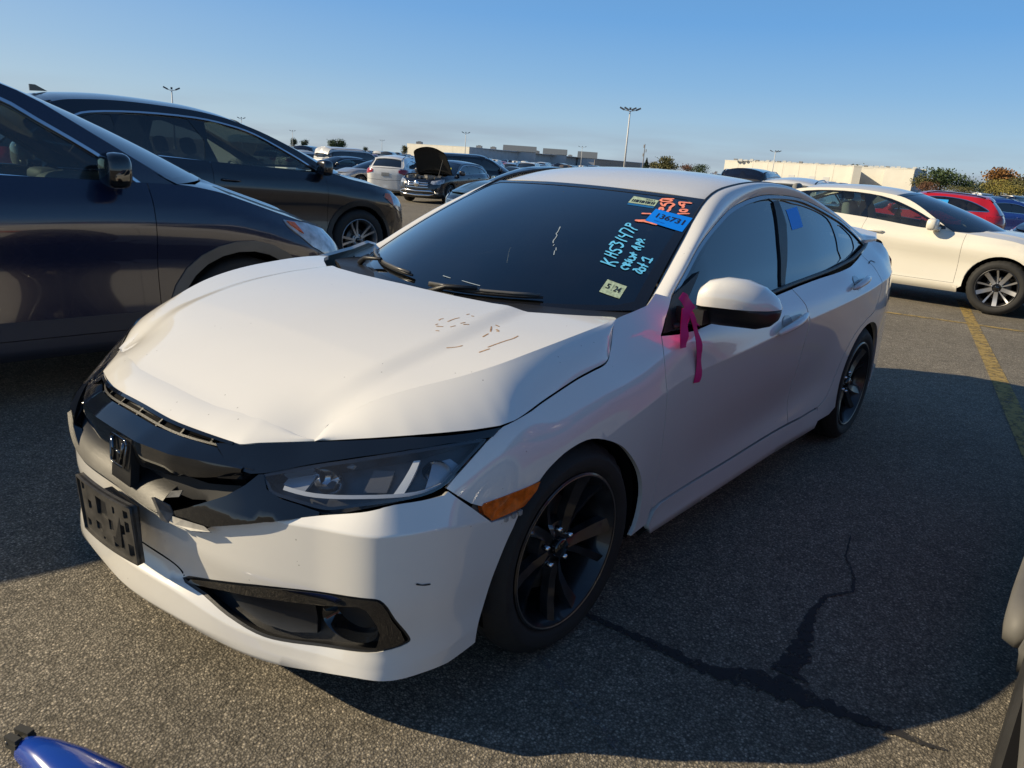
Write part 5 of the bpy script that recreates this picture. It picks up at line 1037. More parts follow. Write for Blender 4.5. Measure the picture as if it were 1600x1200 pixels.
def near_car(c, name, loc, rz, label, cat, mm, g=.045, inter=True, steer=0., seatm=None):
    root = empty(name, loc, rz, label, cat)
    made = {}
    for n, V, F, N, m, par in car_parts(c, g, True):
        if F is None: continue
        q = mk(n, V, F, mm[m], root, normals=N)
    for n, b, m, sg in car_extra(c): b.build(n, mm[m], root, n in ('mirror', 'door_handle', 'roof_rail'))
    for x in (0, -c.wb):
        for sg in (1, -1): add_wheel(root, (x, sg*(c.hw-.015), c.r), sg, (c.wst, c.r, c.rr), c.r, c.tw, c.rr, c.wst, steer=steer if x == 0 else 0, roll=random.random()*6)
    if inter: interior(root, c.xA+.02, c.xd+.25, c.hw-.22, c.gz+.12, c.zb-.02, seatm or CLOTH, 0, zd=c.zb-.01, scale=c.wb/2.8)
    return root
FAR = {}
def far_mesh(key, c, g=.22):
    if key in FAR: return FAR[key]
    keys = ['paint', 'sglass', 'black', 'chrome', 'red', 'tyre', 'alloy', 'lamp', 'clad']; al = dict(wglass='sglass', rglass='sglass', pglass='sglass', plate='clad', dark='tyre', amber='red')
    V = []; F = []; M = []; NN = []; k = 0
    for n, v, f, nn, m, par in car_parts(c, g, False):
        if f is None: continue
        V.append(v); F.append(f+k); NN.append(nn); M += [keys.index(al.get(m, m))]*len(f); k += len(v)
    for n, b, m, sg in car_extra(c):
        if n in ('door_handle',): continue
        v = np.array(b.V); V.append(v); NN.append(np.zeros_like(v)); f = []
        for q in b.F: f += [(q[0], q[i], q[i+1]) for i in range(1, len(q)-1)]
        F.append(np.array(f)+k); M += [keys.index(al.get(m, m))]*len(f); k += len(v)
    for x in (0, -c.wb):
        for sg in (1, -1):
            b = MB(); b.lathe([(.02, -.2), (c.r-.02, -.2), (c.r, -.17), (c.r, -.04), (c.r-.03, 0), (c.rr, 0)], 22, m=0); b.lathe([(c.rr, -.003), (c.rr-.03, -.03), (.06, -.05), (.02, -.03)], 10, m=1)
            v = np.array(b.V)*[1, sg, 1]+[x, sg*(c.hw-.02), c.r]; V.append(v); NN.append(np.zeros_like(v)); f = []; ms = []
            for q, mi in zip(b.F, b.M):
                for i in range(1, len(q)-1): f.append((q[0], q[i], q[i+1])); ms.append(keys.index('tyre' if mi == 0 else 'alloy'))
            F.append(np.array(f)+k); M += ms; k += len(v)
    me = mk('car_mesh', np.concatenate(V), np.concatenate(F), [WHITE, GLF, GBLK, CHR, REDL, RUB, SILV, LAMPF, BLK], False, normals=np.concatenate(NN), mi=M)
    FAR[key] = me; return me
GLF = mat('dark_car_glass', (.012, .016, .018), .04, coat=1., spec=.8)
def far_car(key, c, name, x, y, rz, paintm, label, cat, group=None, dz=0.):
    o = obj(name, far_mesh(key, c)); o.location = (x, y, ground_z(x, y)+dz); o.rotation_euler = (0, 0, rz)
    o.material_slots[0].link = 'OBJECT'; o.material_slots[0].material = paintm
    o['label'] = label; o['category'] = cat
    if group: o['group'] = group
    return o
def dlo_sedan(a=-.85, zb=.97, zt=1.33, b=-3.0, bp=-1.72, rp=-2.62):
    return dict(dlo=[(a, zb+.0), (a-.42, zb+.22), (a-.85, zt), (a-1.25, zt+.02), (rp+.1, zt-.02), (b+.12, zb+.16), (b, zb+.08), (rp, zb+.04), (bp, zb+.015)],
                panes=[[(a-.06, zb+.02), (a-.46, zb+.20), (a-.88, zt-.025), (bp-.02, zt-.01), (bp+.07, zb+.03)], [(bp-.06, zb+.035), (bp-.14, zt-.01), (rp+.12, zt-.05), (rp+.06, zb+.20), (rp+.09, zb+.055)], [(rp+.02, zb+.07), (rp+.04, zb+.25), (b+.14, zb+.14), (b+.06, zb+.09)]], chrome=True)
NAVY = paint('navy_paint', (.004, .009, .034), metal=.0, dirt=.035, rough=.25)
BLKP = paint('black_paint', (.004, .005, .011), dirt=.03, rough=.25)
IVORY = paint('ivory_paint', (.74, .70, .60), dirt=.05, rough=.35)
REDP = paint('red_paint', (.42, .006, .012), dirt=.04, rough=.28)
SILVP = paint('silver_paint', (.36, .36, .36), metal=.5, dirt=.06, rough=.35)
GREYP = paint('grey_paint', (.06, .065, .07), metal=.3, dirt=.06)
BLUEP = paint('blue_paint', (.012, .05, .28), dirt=.05)
BRNP = paint('bronze_paint', (.16, .125, .095), metal=.4, dirt=.06)
TEALP = paint('dark_teal_paint', (.02, .045, .055), metal=.2, dirt=.05)
WHT2 = paint('plain_white_paint', (.68, .68, .66), dirt=.08)
# --- dark blue crossover on the left
win_eq = dict(dlo=[(-.535, 1.118), (-.615, 1.209), (-.758, 1.31), (-.962, 1.437), (-1.12, 1.53), (-1.4, 1.60), (-1.9, 1.64), (-2.6, 1.62), (-3.05, 1.54), (-3.25, 1.36), (-3.12, 1.27), (-2.4, 1.215), (-1.4, 1.165), (-.9, 1.135)],
              panes=[[(-.62, 1.145), (-.65, 1.20), (-.78, 1.295), (-.98, 1.42), (-1.14, 1.51), (-1.42, 1.58), (-1.66, 1.60), (-1.68, 1.19), (-1.1, 1.16)], [(-1.78, 1.20), (-1.80, 1.61), (-2.2, 1.61), (-2.50, 1.595), (-2.55, 1.24)], [(-2.63, 1.25), (-2.60, 1.585), (-3.0, 1.51), (-3.17, 1.36), (-3.08, 1.29)]], chrome=True)
eq = Car(mx=-.70, hw=.92, H=1.78, wb=3.05, fo=.93, ro=1.20, r=.365, gz=.24, zn=.86, zh=1.10, zb=1.15, zd=1.22, xA=-.34, xc=-.02, xt=-1.35, zt=1.645, xm=-1.9, zm=1.73, xr=-3.85, zr=1.66, xd=-4.15, xg=(-.50, -1.72, -2.72), inset=.10, tum=.50, suv=True, clad=True, tw=.245, rr=.235, wst='silver', win=win_eq, crown=.06, mcol='black',
         railtab=[(-4.17, 1.22), (-3.95, 1.60), (-3.6, 1.68), (-2.2, 1.71), (-1.6, 1.69), (-1.35, 1.655), (-1.10, 1.595), (-.945, 1.525), (-.79, 1.425), (-.57, 1.285), (-.34, 1.14)], lamp=None)
sq = eq.s
eq.lamp = [(sq(.80), .70), (sq(.62), .70), (sq(.46), .78), (sq(.30), .905), (sq(.28), .945), (sq(.50), .915), (sq(.74), .86), (sq(.84), .80)]
eq.turn = [(sq(.40), .86), (sq(.33), .905), (sq(.30), .935), (sq(.36), .925)]
eqr = near_car(eq, 'crossover', (-.86, -3.02, 0), R(174.5), 'dark blue crossover at the left edge, grey lower body cladding and silver window trim', 'car', MM(NAVY, GREYC, sg_=GLC), g=.04)
for o_ in eqr.children:
    if o_.name.split('.')[0] in ('rocker', 'door_cladding'): o_.data.materials[0] = mat('shaded_cladding', (.022, .024, .036), .5, bump=.2, bscale=500)  # darker copy of the cladding: the sill's shade is put into the colour
# --- black SUV behind it
win_ed = dict(dlo=[(-.44, 1.125), (-.65, 1.255), (-.87, 1.37), (-1.22, 1.535), (-1.5, 1.61), (-1.85, 1.655), (-2.4, 1.66), (-2.86, 1.625), (-3.05, 1.56), (-3.40, 1.40), (-3.25, 1.32), (-2.56, 1.265), (-1.3, 1.175), (-.8, 1.14)],
              panes=[[(-.60, 1.155), (-.70, 1.25), (-.90, 1.355), (-1.24, 1.515), (-1.52, 1.585), (-1.76, 1.615), (-1.70, 1.225), (-1.2, 1.19)], [(-1.84, 1.24), (-1.93, 1.63), (-2.3, 1.635), (-2.60, 1.62), (-2.66, 1.30)], [(-2.74, 1.31), (-2.68, 1.61), (-2.98, 1.56), (-3.25, 1.42), (-3.18, 1.34)]], chrome=True)
ed = Car(hw=.955, H=1.81, wb=2.85, fo=.95, ro=.98, r=.375, gz=.25, zn=.94, zh=1.09, zb=1.16, zd=1.30, xA=-.30, xc=.05, xt=-1.35, zt=1.64, xm=-2.1, zm=1.77, xr=-3.15, zr=1.69, xd=-3.6, xg=(-.45, -1.80, -2.74), inset=.11, tum=.50, suv=True, clad=True, tw=.245, rr=.262, wst='silver', win=win_ed, norails=True, crown=.05,
         railtab=[(-3.62, 1.30), (-3.3, 1.62), (-3.0, 1.715), (-2.5, 1.745), (-1.9, 1.725), (-1.55, 1.68), (-1.22, 1.59), (-.87, 1.45), (-.55, 1.29), (-.30, 1.15)])
sq = ed.s
ed.lamp = [(sq(.83), .74), (sq(.66), .72), (sq(.48), .82), (sq(.36), .90), (sq(.40), .94), (sq(.60), .92), (sq(.80), .87), (sq(.86), .82)]
ed.turn = [(sq(.52), .80), (sq(.37), .90), (sq(.40), .94), (sq(.50), .93)]
edr = near_car(ed, 'suv', (-4.30, -6.35, -.05), R(176.5), 'black suv parked beyond the dark blue crossover, with bright silver wheels', 'suv', MM(BLKP, BLK, sg_=GLC), g=.05)
b = MB(); V = [(-3.0, -.012, 1.79), (-3.15, -.012, 1.78), (-3.15, -.012, 1.84), (-3.10, -.012, 1.84)]; b.add(V+[(x, .012, z) for x, y, z in V], [(0, 1, 2, 3), (7, 6, 5, 4), (0, 4, 5, 1), (1, 5, 6, 2), (2, 6, 7, 3), (3, 7, 4, 0)]); b.build('roof_antenna', BLKP, edr)
# --- ivory sedan on the right
al = Car(hw=.92, H=1.445, wb=2.825, fo=.98, ro=1.08, r=.335, gz=.20, zn=.70, zh=.93, zb=.955, zd=1.10, xA=-.62, xc=-.22, xt=-1.42, zt=1.335, xm=-2.0, zm=1.41, xr=-2.6, zr=1.35, xd=-3.3, xg=(-.47, -1.68, -2.66), wst='twotone', rr=.235, tw=.215,
         win=dict(dlo=[(-.72, .965), (-.95, 1.09), (-1.25, 1.22), (-1.6, 1.315), (-2.1, 1.345), (-2.6, 1.31), (-3.0, 1.20), (-3.2, 1.09), (-2.9, 1.05), (-2.2, 1.0), (-1.4, .975)],
                  panes=[[(-.80, .985), (-.98, 1.075), (-1.28, 1.20), (-1.6, 1.29), (-1.66, 1.295), (-1.68, 1.0)], [(-1.80, 1.01), (-1.82, 1.31), (-2.2, 1.32), (-2.52, 1.29), (-2.56, 1.05)], [(-2.64, 1.06), (-2.60, 1.28), (-2.95, 1.18), (-3.08, 1.095), (-2.9, 1.07)]], chrome=False))
alr = near_car(al, 'sedan', (-10.05, .72, -.05), R(88.0), 'ivory white sedan at the right edge, side on, with two tone silver and black wheels', 'car', MM(IVORY, sg_=GLC, pg=GLC, rg=GLC, wg=GLW), g=.06, seatm=CLOTHG)
# --- red hatch crossover behind it
ko = Car(hw=.90, H=1.57, wb=2.6, fo=.85, ro=.74, r=.34, gz=.22, zn=.82, zh=.98, zb=1.02, zd=1.06, xA=-.5, xc=-.12, xt=-1.25, zt=1.44, xm=-1.7, zm=1.53, xr=-2.85, zr=1.43, xd=-3.2, xg=(-.42, -1.55, -2.42), suv=True, clad=True, railcol='black',
         win=dict(dlo=[(-.62, 1.04), (-1.0, 1.25), (-1.4, 1.40), (-1.9, 1.44), (-2.4, 1.39), (-2.75, 1.27), (-2.95, 1.14), (-2.6, 1.12), (-1.5, 1.06)], panes=[[(-.70, 1.06), (-1.03, 1.235), (-1.42, 1.375), (-1.50, 1.385), (-1.52, 1.08)], [(-1.62, 1.09), (-1.62, 1.405), (-2.1, 1.40), (-2.35, 1.36), (-2.38, 1.13)], [(-2.48, 1.15), (-2.44, 1.34), (-2.72, 1.24), (-2.84, 1.155)]], chrome=True))
kor = near_car(ko, 'small_suv', (-21.0, -4.2, ground_z(-21, -4)), R(-84), 'red small crossover behind the ivory sedan, with black roof rails and a blue window sticker', 'suv', MM(REDP, GREYC), g=.10, inter=True)
V = [tuple(ko.GS(np.array([x]), np.array([z]))[0]+[0, .004, 0]) for x, z in ((-1.70, 1.36), (-2.0, 1.36), (-2.0, 1.24), (-1.70, 1.24))]; mk('blue_window_sticker', V, [(0, 1, 2, 3)], mat('sticker_cyan', (.02, .32, .75), .5), kor)
# --- red crossover at the lower right edge: only its wheel and sill show
hat = dict(dlo=[(-.6, 1.0), (-.95, 1.18), (-1.35, 1.33), (-1.9, 1.37), (-2.4, 1.33), (-2.9, 1.24), (-3.1, 1.10), (-2.6, 1.06), (-1.5, 1.02)], panes=[[(-.68, 1.02), (-1.0, 1.17), (-1.4, 1.31), (-1.62, 1.33), (-1.64, 1.03)], [(-1.72, 1.04), (-1.70, 1.345), (-2.2, 1.345), (-2.5, 1.30), (-2.52, 1.08)], [(-2.6, 1.09), (-2.57, 1.28), (-2.85, 1.22), (-3.0, 1.12)]], chrome=True)
rd = Car(hw=.90, H=1.49, wb=2.6, fo=.84, ro=.80, r=.362, gz=.23, zn=.74, zh=.92, zb=.96, zd=1.0, xA=-.5, xc=-.12, xt=-1.3, zt=1.36, xm=-1.8, zm=1.44, xr=-2.9, zr=1.34, xd=-3.25, xg=(-.5, -1.6, -2.45), suv=True, clad=True, norails=True, wst='silver', rr=.235, tw=.22,
         win=dict(dlo=[(x, z-.035) for x, z in hat['dlo']], panes=[[(x, z-.035) for x, z in p] for p in hat['panes']], chrome=False))
CRIM = paint('crimson_paint', (.13, .004, .010), dirt=.04, rough=.28)
rdr = near_car(rd, 'red_crossover', (-.02, 2.84, 0), R(0.0), 'red crossover whose front wheel and grey sill show at the lower right edge', 'suv', MM(CRIM, GREYC), g=.05, inter=False)
b = MB(); b.blob((-1.42, -.915, .285), (1.75, .09, .13), 5, 16, 8); b.build('sill_extension', GREYC, rdr, True)
# --- middle distance
sed = Car(win=dlo_sedan(-.75, 1.0, 1.30, -3.0)); sedk = dict(win=sed.win)
coup = Car(H=1.40, zt=1.28, zm=1.35, zr=1.28, zh=.90, zb=.95, zd=1.05, win=dlo_sedan(-.80, .96, 1.24, -2.95))
q3 = Car(hw=.92, H=1.62, wb=2.68, fo=.9, ro=.9, r=.36, gz=.24, zn=.88, zh=1.04, zb=1.06, zd=1.10, xt=-1.3, zt=1.49, xm=-1.8, zm=1.57, xr=-2.95, zr=1.47, xd=-3.4, xg=(-.5, -1.62, -2.5), suv=True, win=dict(dlo=[(x, z+.06) for x, z in hat['dlo']], panes=[[(x, z+.06) for x, z in p] for p in hat['panes']], chrome=True))
gl_ = Car(hw=.90, H=1.50, wb=2.7, fo=.88, ro=.86, r=.345, gz=.2, zn=.84, zh=.98, zb=1.01, zd=1.08, xt=-1.25, zt=1.37, xm=-1.8, zm=1.45, xr=-2.9, zr=1.36, xd=-3.35, xg=(-.45, -1.6, -2.5), suv=True, clad=True, norails=True, win=hat, open_hood=True)
big = Car(hw=1.0, H=1.92, wb=3.0, fo=.95, ro=1.15, r=.40, gz=.3, zn=1.02, zh=1.18, zb=1.22, zd=1.26, xt=-1.3, zt=1.72, xm=-1.8, zm=1.82, xr=-3.9, zr=1.76, xd=-4.1, xg=(-.5, -1.7, -2.75), suv=True, tum=.32, win=dict(dlo=[(-.68, 1.24), (-1.0, 1.5), (-1.35, 1.68), (-2.4, 1.72), (-3.8, 1.66), (-3.9, 1.32), (-1.5, 1.25)], panes=[[(-.76, 1.27), (-1.05, 1.49), (-1.4, 1.66), (-1.62, 1.67), (-1.64, 1.28)], [(-1.74, 1.28), (-1.72, 1.68), (-2.66, 1.69), (-2.7, 1.30)], [(-2.82, 1.31), (-2.78, 1.68), (-3.72, 1.63), (-3.8, 1.36)]], chrome=False))
jeep = Car(hw=.92, H=1.80, wb=2.65, fo=.75, ro=.95, r=.37, gz=.28, zn=.98, zh=1.10, zb=1.14, zd=1.16, xt=-.95, zt=1.66, xm=-1.3, zm=1.73, xr=-3.35, zr=1.71, xd=-3.5, xg=(-.5, -1.55, -2.45), suv=True, tum=.25, win=dict(dlo=[(-.66, 1.17), (-.85, 1.45), (-1.05, 1.60), (-2.0, 1.65), (-3.3, 1.62), (-3.35, 1.22), (-1.5, 1.18)], panes=[[(-.74, 1.2), (-.9, 1.44), (-1.1, 1.58), (-1.5, 1.6), (-1.5, 1.2)], [(-1.62, 1.21), (-1.62, 1.61), (-2.35, 1.61), (-2.37, 1.22)], [(-2.52, 1.23), (-2.5, 1.61), (-3.2, 1.58), (-3.24, 1.25)]], chrome=False))
def polar(px, d):
    """ground point seen d metres away below image column px of the photograph"""
    v = fw*FPX+rt2*(px-800)-up2*(-350+(px-800)*.0686); a = math.atan2(v[1], v[0]); return CAM[0]+d*math.cos(a), CAM[1]+d*math.sin(a), a
def at_(px, d, turn, c, key, name, p, label, cat, dz=0., group=None, mm=None, g=.14):
    """turn = heading relative to the line of sight (0 = driving away from the viewer, 90 = to the left)"""
    x, y, a = polar(px, d); rz = a+R(turn); m = c.wb/2; x += m*math.cos(rz); y += m*math.sin(rz)
    if mm: return near_car(c, name, (x, y, ground_z(x, y)+dz), rz, label, cat, mm, g=g, inter=False)
    return far_car(key, c, name, x, y, rz, p, label, cat, group, dz)
DG = dict(wg=GLF, sg_=GLF, pg=GLF, rg=GLF)
# dark crossover with its bonnet up
gx, gy, ga = polar(700, 28.5); gh = ga+R(180-28); gx += 1.35*math.cos(gh); gy += 1.35*math.sin(gh)
gr = near_car(gl_, 'open_bonnet_suv', (gx, gy, ground_z(gx, gy)), gh, 'dark crossover with its bonnet propped open, chrome bumper and headlights facing the camera', 'suv', MM(BLKP, BLK, wg=GLW, sg_=GLF, pg=GLF, rg=GLF), g=.09, inter=False)
def flat(name, P, m, par, th=.03):
    """thick plate from a 3-D outline"""
    P = [Vector(p) for p in P]; n = (P[1]-P[0]).cross(P[2]-P[0]).normalized()*th; k = len(P)
    return mk(name, [tuple(p) for p in P]+[tuple(p-n) for p in P], [tuple(range(k)), tuple(range(2*k-1, k-1, -1))]+[(i, k+i, k+(i+1) % k, (i+1) % k) for i in range(k)], m, par, smooth=False)
hg = [(.78*t_, 0) for t_ in (1,)]
V = []; F = []; n = 13; mrows = 10
for j in range(mrows):
    t = j/(mrows-1); L_ = 1.12*t; hwid = .70-.10*t**3-.10*(t > .9); ang = R(38-8*t)
    for i in range(n):
        u = i/(n-1)*2-1; V.append((-.42+L_*math.cos(ang)*.62, hwid*u*(1-.05*t), 1.0+L_*math.sin(R(58))*.98-.10*u*u*(.5+t*.5)-.10*max(0, t-.8)*3))
for j in range(mrows-1):
    for i in range(n-1): F.append((j*n+i, j*n+i+1, (j+1)*n+i+1, (j+1)*n+i))
mk('open_bonnet', V+[(x-.03, y, z+.03) for x, y, z in V], F+[tuple(q+len(V) for q in f[::-1]) for f in F], mat('bonnet_lining', (.012, .011, .010), .85), gr)
b = MB()
for i in range(38): b.box((random.uniform(-.25, .60), random.uniform(-.58, .58), .84+random.uniform(-.02, .07)), (random.uniform(.05, .25), random.uniform(.05, .22), random.uniform(.04, .12)), rz=random.random())
b.build('engine_bay', mat('engine_parts', (.20, .19, .175), .5, metal=.4, var=.6, vscale=30), gr)
b = MB(); b.tube([(.25, .5, .9), (-.05, .5, 1.5)], .012, 6); b.build('bonnet_prop', BLK, gr)
b = MB(); P = [tuple(gl_.WS(np.array([s_]), np.array([z_]))[0]+np.array([.02, 0, 0])) for s_, z_ in ((-.8, .36), (-.55, .44), (0, .42), (.55, .44), (.8, .36), (.5, .30), (0, .28), (-.5, .30), (-.8, .36))]; b.tube(P, .03, 8); b.build('bumper_trim', CHR, gr, True)
b = MB()
for z_ in (.62, .70): b.tube([tuple(gl_.WS(np.array([s_]), np.array([z_]))[0]+np.array([.02, 0, 0])) for s_ in np.linspace(-.42, .42, 9)], .022, 8)
b.lathe([(.001, .03), (.10, .03), (.115, .0), (.001, 0)], 24, axis='x', c=(.88, 0, .66)); b.build('grille_bars', CHR, gr, True)
V = [tuple(gl_.WD(np.array([u]), np.array([v]))[0]+[.01, 0, .01]) for u, v in ((.52, .35), (.74, .35), (.70, .52), (.56, .52))]; mk('yellow_note', V, [(0, 1, 2, 3)], mat('yellow_note', (.65, .62, .05), .5), gr)
at_(624, 33.5, -14, q3, 'q3', 'white_suv', WHT2, 'white suv seen from behind, left of the open bonnet', 'suv', mm=MM(WHT2, **DG))
at_(592, 37, 118, coup, 'coup', 'silver_coupe', SILVP, 'silver grey sedan facing left, half hidden by the white suv', 'car', mm=MM(SILVP, wg=GLW, sg_=GLF, pg=GLF, rg=GLF), dz=0)
at_(528, 41, 122, sed, 'sed', 'black_sedan', BLKP, 'black sedan with pale seats facing left, behind the silver grey sedan', 'car', mm=MM(BLKP, wg=GLW, sg_=GLC, pg=GLC, rg=GLF))
at_(560, 44, -50, big, 'big', 'boxy_suv', WHT2, 'white boxy suv with dark square side windows, behind the black sedan', 'suv', mm=MM(WHT2, **DG))
at_(486, 50, -55, q3, 'q3', 'white_wagon', WHT2, 'white low wagon left of the white boxy suv', 'car', mm=MM(WHT2, **DG))
at_(752, 37, -75, big, 'big', 'large_suv', BLKP, 'long black suv with roof rails behind the open bonnet', 'suv', mm=MM(BLKP, **DG))
at_(838, 19, 125, sed, 'sed', 'dark_sedan', TEALP, 'dark teal sedan half hidden behind the white sedan roof, right of the open bonnet', 'car', mm=MM(TEALP, wg=GLW, sg_=GLF, pg=GLF, rg=GLF))
at_(1258, 19.5, -12, q3, 'q3', 'white_crossover', WHT2, 'white crossover with a black rear window, between the near roof and the ivory sedan', 'suv', mm=MM(WHT2, **DG))
at_(1183, 27, -10, big, 'big', 'pickup', BLKP, 'black tall vehicle with a dark rear window, in front of the pale building', 'truck', mm=MM(BLKP, **DG))
at_(1576, 34, -50, q3, 'q3', 'blue_hatchback', BLUEP, 'bright blue hatchback behind the red crossover tail', 'car', mm=MM(BLUEP, **DG))
at_(1735, 19, 160, q3, 'q3', 'black_suv', BLKP, 'black suv facing the camera at the right edge, above the ivory sedan bonnet', 'suv', mm=MM(BLKP, wg=GLW, sg_=GLF, pg=GLF, rg=GLF))
RB = dict(knot=[(-.478, .885, 1.028), (-.515, .888, 1.005), (-.548, .89, .968)], left=[(-.520, .889, .985), (-.522, .889, .935), (-.528, .889, .89), (-.537, .889, .852)],
          long=[(-.548, .892, .965), (-.590, .894, .915), (-.632, .895, .850), (-.655, .896, .775), (-.654, .896, .715)], side=[(-.553, .885, .975), (-.585, .885, .945), (-.612, .885, .918)])
ST_ = {
  'blue': [[(0.7258,0.3289),(0.7652,0.3134),(0.8013,0.2994)],[(0.7292,0.3541),(0.7657,0.3176)],[(0.7657,0.3176),(0.7791,0.3295),(0.8018,0.3281)],[(0.7101,0.4067),(0.7762,0.3838)],[(0.7157,0.386),(0.7782,0.3606)],[(0.7398,0.398),(0.7457,0.3732)],[(0.7146,0.4627),(0.7185,0.4276),(0.7409,0.4112),(0.7514,0.4259),(0.7708,0.4222),(0.78,0.4103),(0.7755,0.3988)],[(0.701,0.4583),(0.7023,0.4859),(0.7236,0.471),(0.7364,0.4822),(0.7594,0.4675),(0.7677,0.4529),(0.7634,0.4433)],[(0.7023,0.4859),(0.7061,0.4888)],[(0.6948,0.5244),(0.7317,0.507),(0.7652,0.4961)],[(0.7029,0.5401),(0.7253,0.5296),(0.7326,0.5525)],[(0.6881,0.574),(0.7326,0.5525),(0.7753,0.5358)],[(0.6881,0.574),(0.6937,0.6076),(0.7639,0.5728)],[(0.6856,0.6318),(0.7112,0.6289),(0.7018,0.6506),(0.6868,0.6503),(0.6883,0.6349),(0.7204,0.6229),(0.7463,0.6073),(0.7679,0.6012)],[(0.836,0.3115),(0.8276,0.3044),(0.834,0.2909),(0.8512,0.2806),(0.8609,0.2897)],[(0.8267,0.3207),(0.8611,0.3102)],[(0.8267,0.3207),(0.8306,0.3337),(0.8434,0.3185),(0.8548,0.324)],[(0.8291,0.3461),(0.8589,0.3371)],[(0.8225,0.3537),(0.834,0.3425)],[(0.839,0.3473),(0.8481,0.3358)],[(0.8446,0.3565),(0.8583,0.3328)],[(0.832,0.3591),(0.8579,0.3517),(0.8591,0.3668),(0.8438,0.3821),(0.8321,0.3762)],[(0.8366,0.3942),(0.8622,0.3737)],[(0.8219,0.4097),(0.8554,0.3946)],[(0.8347,0.4137),(0.8422,0.3862)],[(0.8073,0.4636),(0.8313,0.4605),(0.8502,0.4565)],[(0.8073,0.4636),(0.8401,0.4391),(0.8559,0.4392)],[(0.8266,0.4597),(0.8384,0.4433)],[(0.8154,0.4857),(0.8604,0.465)],[(0.8154,0.4857),(0.8193,0.5003),(0.8358,0.4796)],[(0.8066,0.5172),(0.8493,0.4958)],[(0.8066,0.5172),(0.8182,0.5263),(0.8366,0.5079),(0.8298,0.4997)],[(0.8833,0.2818),(0.8875,0.2883),(0.9051,0.2676),(0.9212,0.2569),(0.9215,0.2691),(0.9007,0.2876),(0.8896,0.2885)],[(0.9106,0.3031),(0.9042,0.2962),(0.9116,0.2804),(0.9292,0.278),(0.9263,0.2942),(0.9133,0.3013)],[(0.883,0.3357),(0.9322,0.3095)],[(0.9099,0.3282),(0.9073,0.3131)],[(0.9016,0.3528),(0.8882,0.3814),(0.9335,0.3609)],[(0.931,0.3759),(0.9299,0.3411)],[(0.8384,0.525),(0.8417,0.5246)]],
  'red': [[(0.7349,0.9347),(0.8008,0.9511)],[(0.734,0.9253),(0.7391,0.9116),(0.7606,0.9079),(0.7984,0.9202),(0.7954,0.9345),(0.7451,0.9341)],[(0.7543,0.8887),(0.77,0.8693),(0.7892,0.8596),(0.7863,0.8848),(0.8,0.8998),(0.8261,0.8975),(0.8381,0.8831),(0.832,0.8558),(0.8389,0.8296),(0.8367,0.8072)],[(0.7824,0.819),(0.7785,0.8374),(0.7905,0.8402),(0.8034,0.8184)],[(0.9284,0.9302),(0.8584,0.9266)],[(0.8569,0.9232),(0.8697,0.8998),(0.8891,0.8874),(0.8933,0.9119)],[(0.8972,0.8895),(0.9023,0.8678)],[(0.902,0.8312),(0.9033,0.8482),(0.9306,0.8524),(0.9373,0.8428),(0.9293,0.827),(0.9077,0.8243)],[(0.9042,0.799),(0.9594,0.8142)],[(0.7123,0.758),(0.7563,0.7649)],[(0.7151,0.687),(0.7617,0.6975)],[(0.7159,0.6857),(0.7455,0.6819),(0.7682,0.6851),(0.8369,0.669)],[(0.7226,0.6836),(0.7468,0.6895)]],
  'lot': [(0.7599,0.8193),(0.9962,0.7706),(0.9875,0.6242),(0.7641,0.6955)],
  'reg': [(0.5398,0.9265),(0.726,0.9144),(0.7364,0.8472),(0.5563,0.8528)],
  'regb': [(0.5574,0.8513),(0.7359,0.8454),(0.7397,0.8257),(0.5654,0.8321)],
  'insp': [(0.8091,0.2067),(0.8995,0.1622),(0.8982,0.0784),(0.8093,0.1216)],
  'crack': [[(0.3465,0.5593),(0.3666,0.5219),(0.3735,0.5004),(0.3867,0.4914),(0.3964,0.471),(0.4027,0.4468),(0.4159,0.4294)],[(0.4302,0.4195),(0.4322,0.4094)],[(0.4582,0.398),(0.471,0.3796)],[(0.467,0.3757),(0.4839,0.3467)]],
  'cracktop': [[(0.02,0.121),(0.0788,0.1163)],[(0.1599,0.1137),(0.2825,0.1006)]],
  'stain': [[(0.087,0.403),(0.077,0.4),(0.07,0.403)],[(0.08,0.433),(0.052,0.431),(0.035,0.435)],[(0.127,0.434),(0.124,0.444),(0.119,0.452)],[(0.121,0.424),(0.113,0.424)],[(0.108,0.472),(0.093,0.476)],[(0.068,0.474),(0.055,0.478)],[(0.069,0.486),(0.059,0.497)],[(0.153,0.459),(0.15,0.468)],[(-0.001,0.431),(-0.011,0.432)],[(-0.002,0.451),(-0.003,0.458)],[(0.009,0.542),(0.04,0.567)],[(-0.01,0.542),(-0.009,0.556)],[(0.016,0.567),(0.018,0.579)],[(0.025,0.577),(0.025,0.586)],[(0.085,0.579),(0.058,0.574)],[(0.133,0.643),(0.102,0.647),(0.066,0.652)],[(0.066,0.652),(0.044,0.656),(0.02,0.653)],[(0.172,0.647),(0.14,0.654)],[(0.203,0.555),(0.182,0.571),(0.166,0.577)]],
}
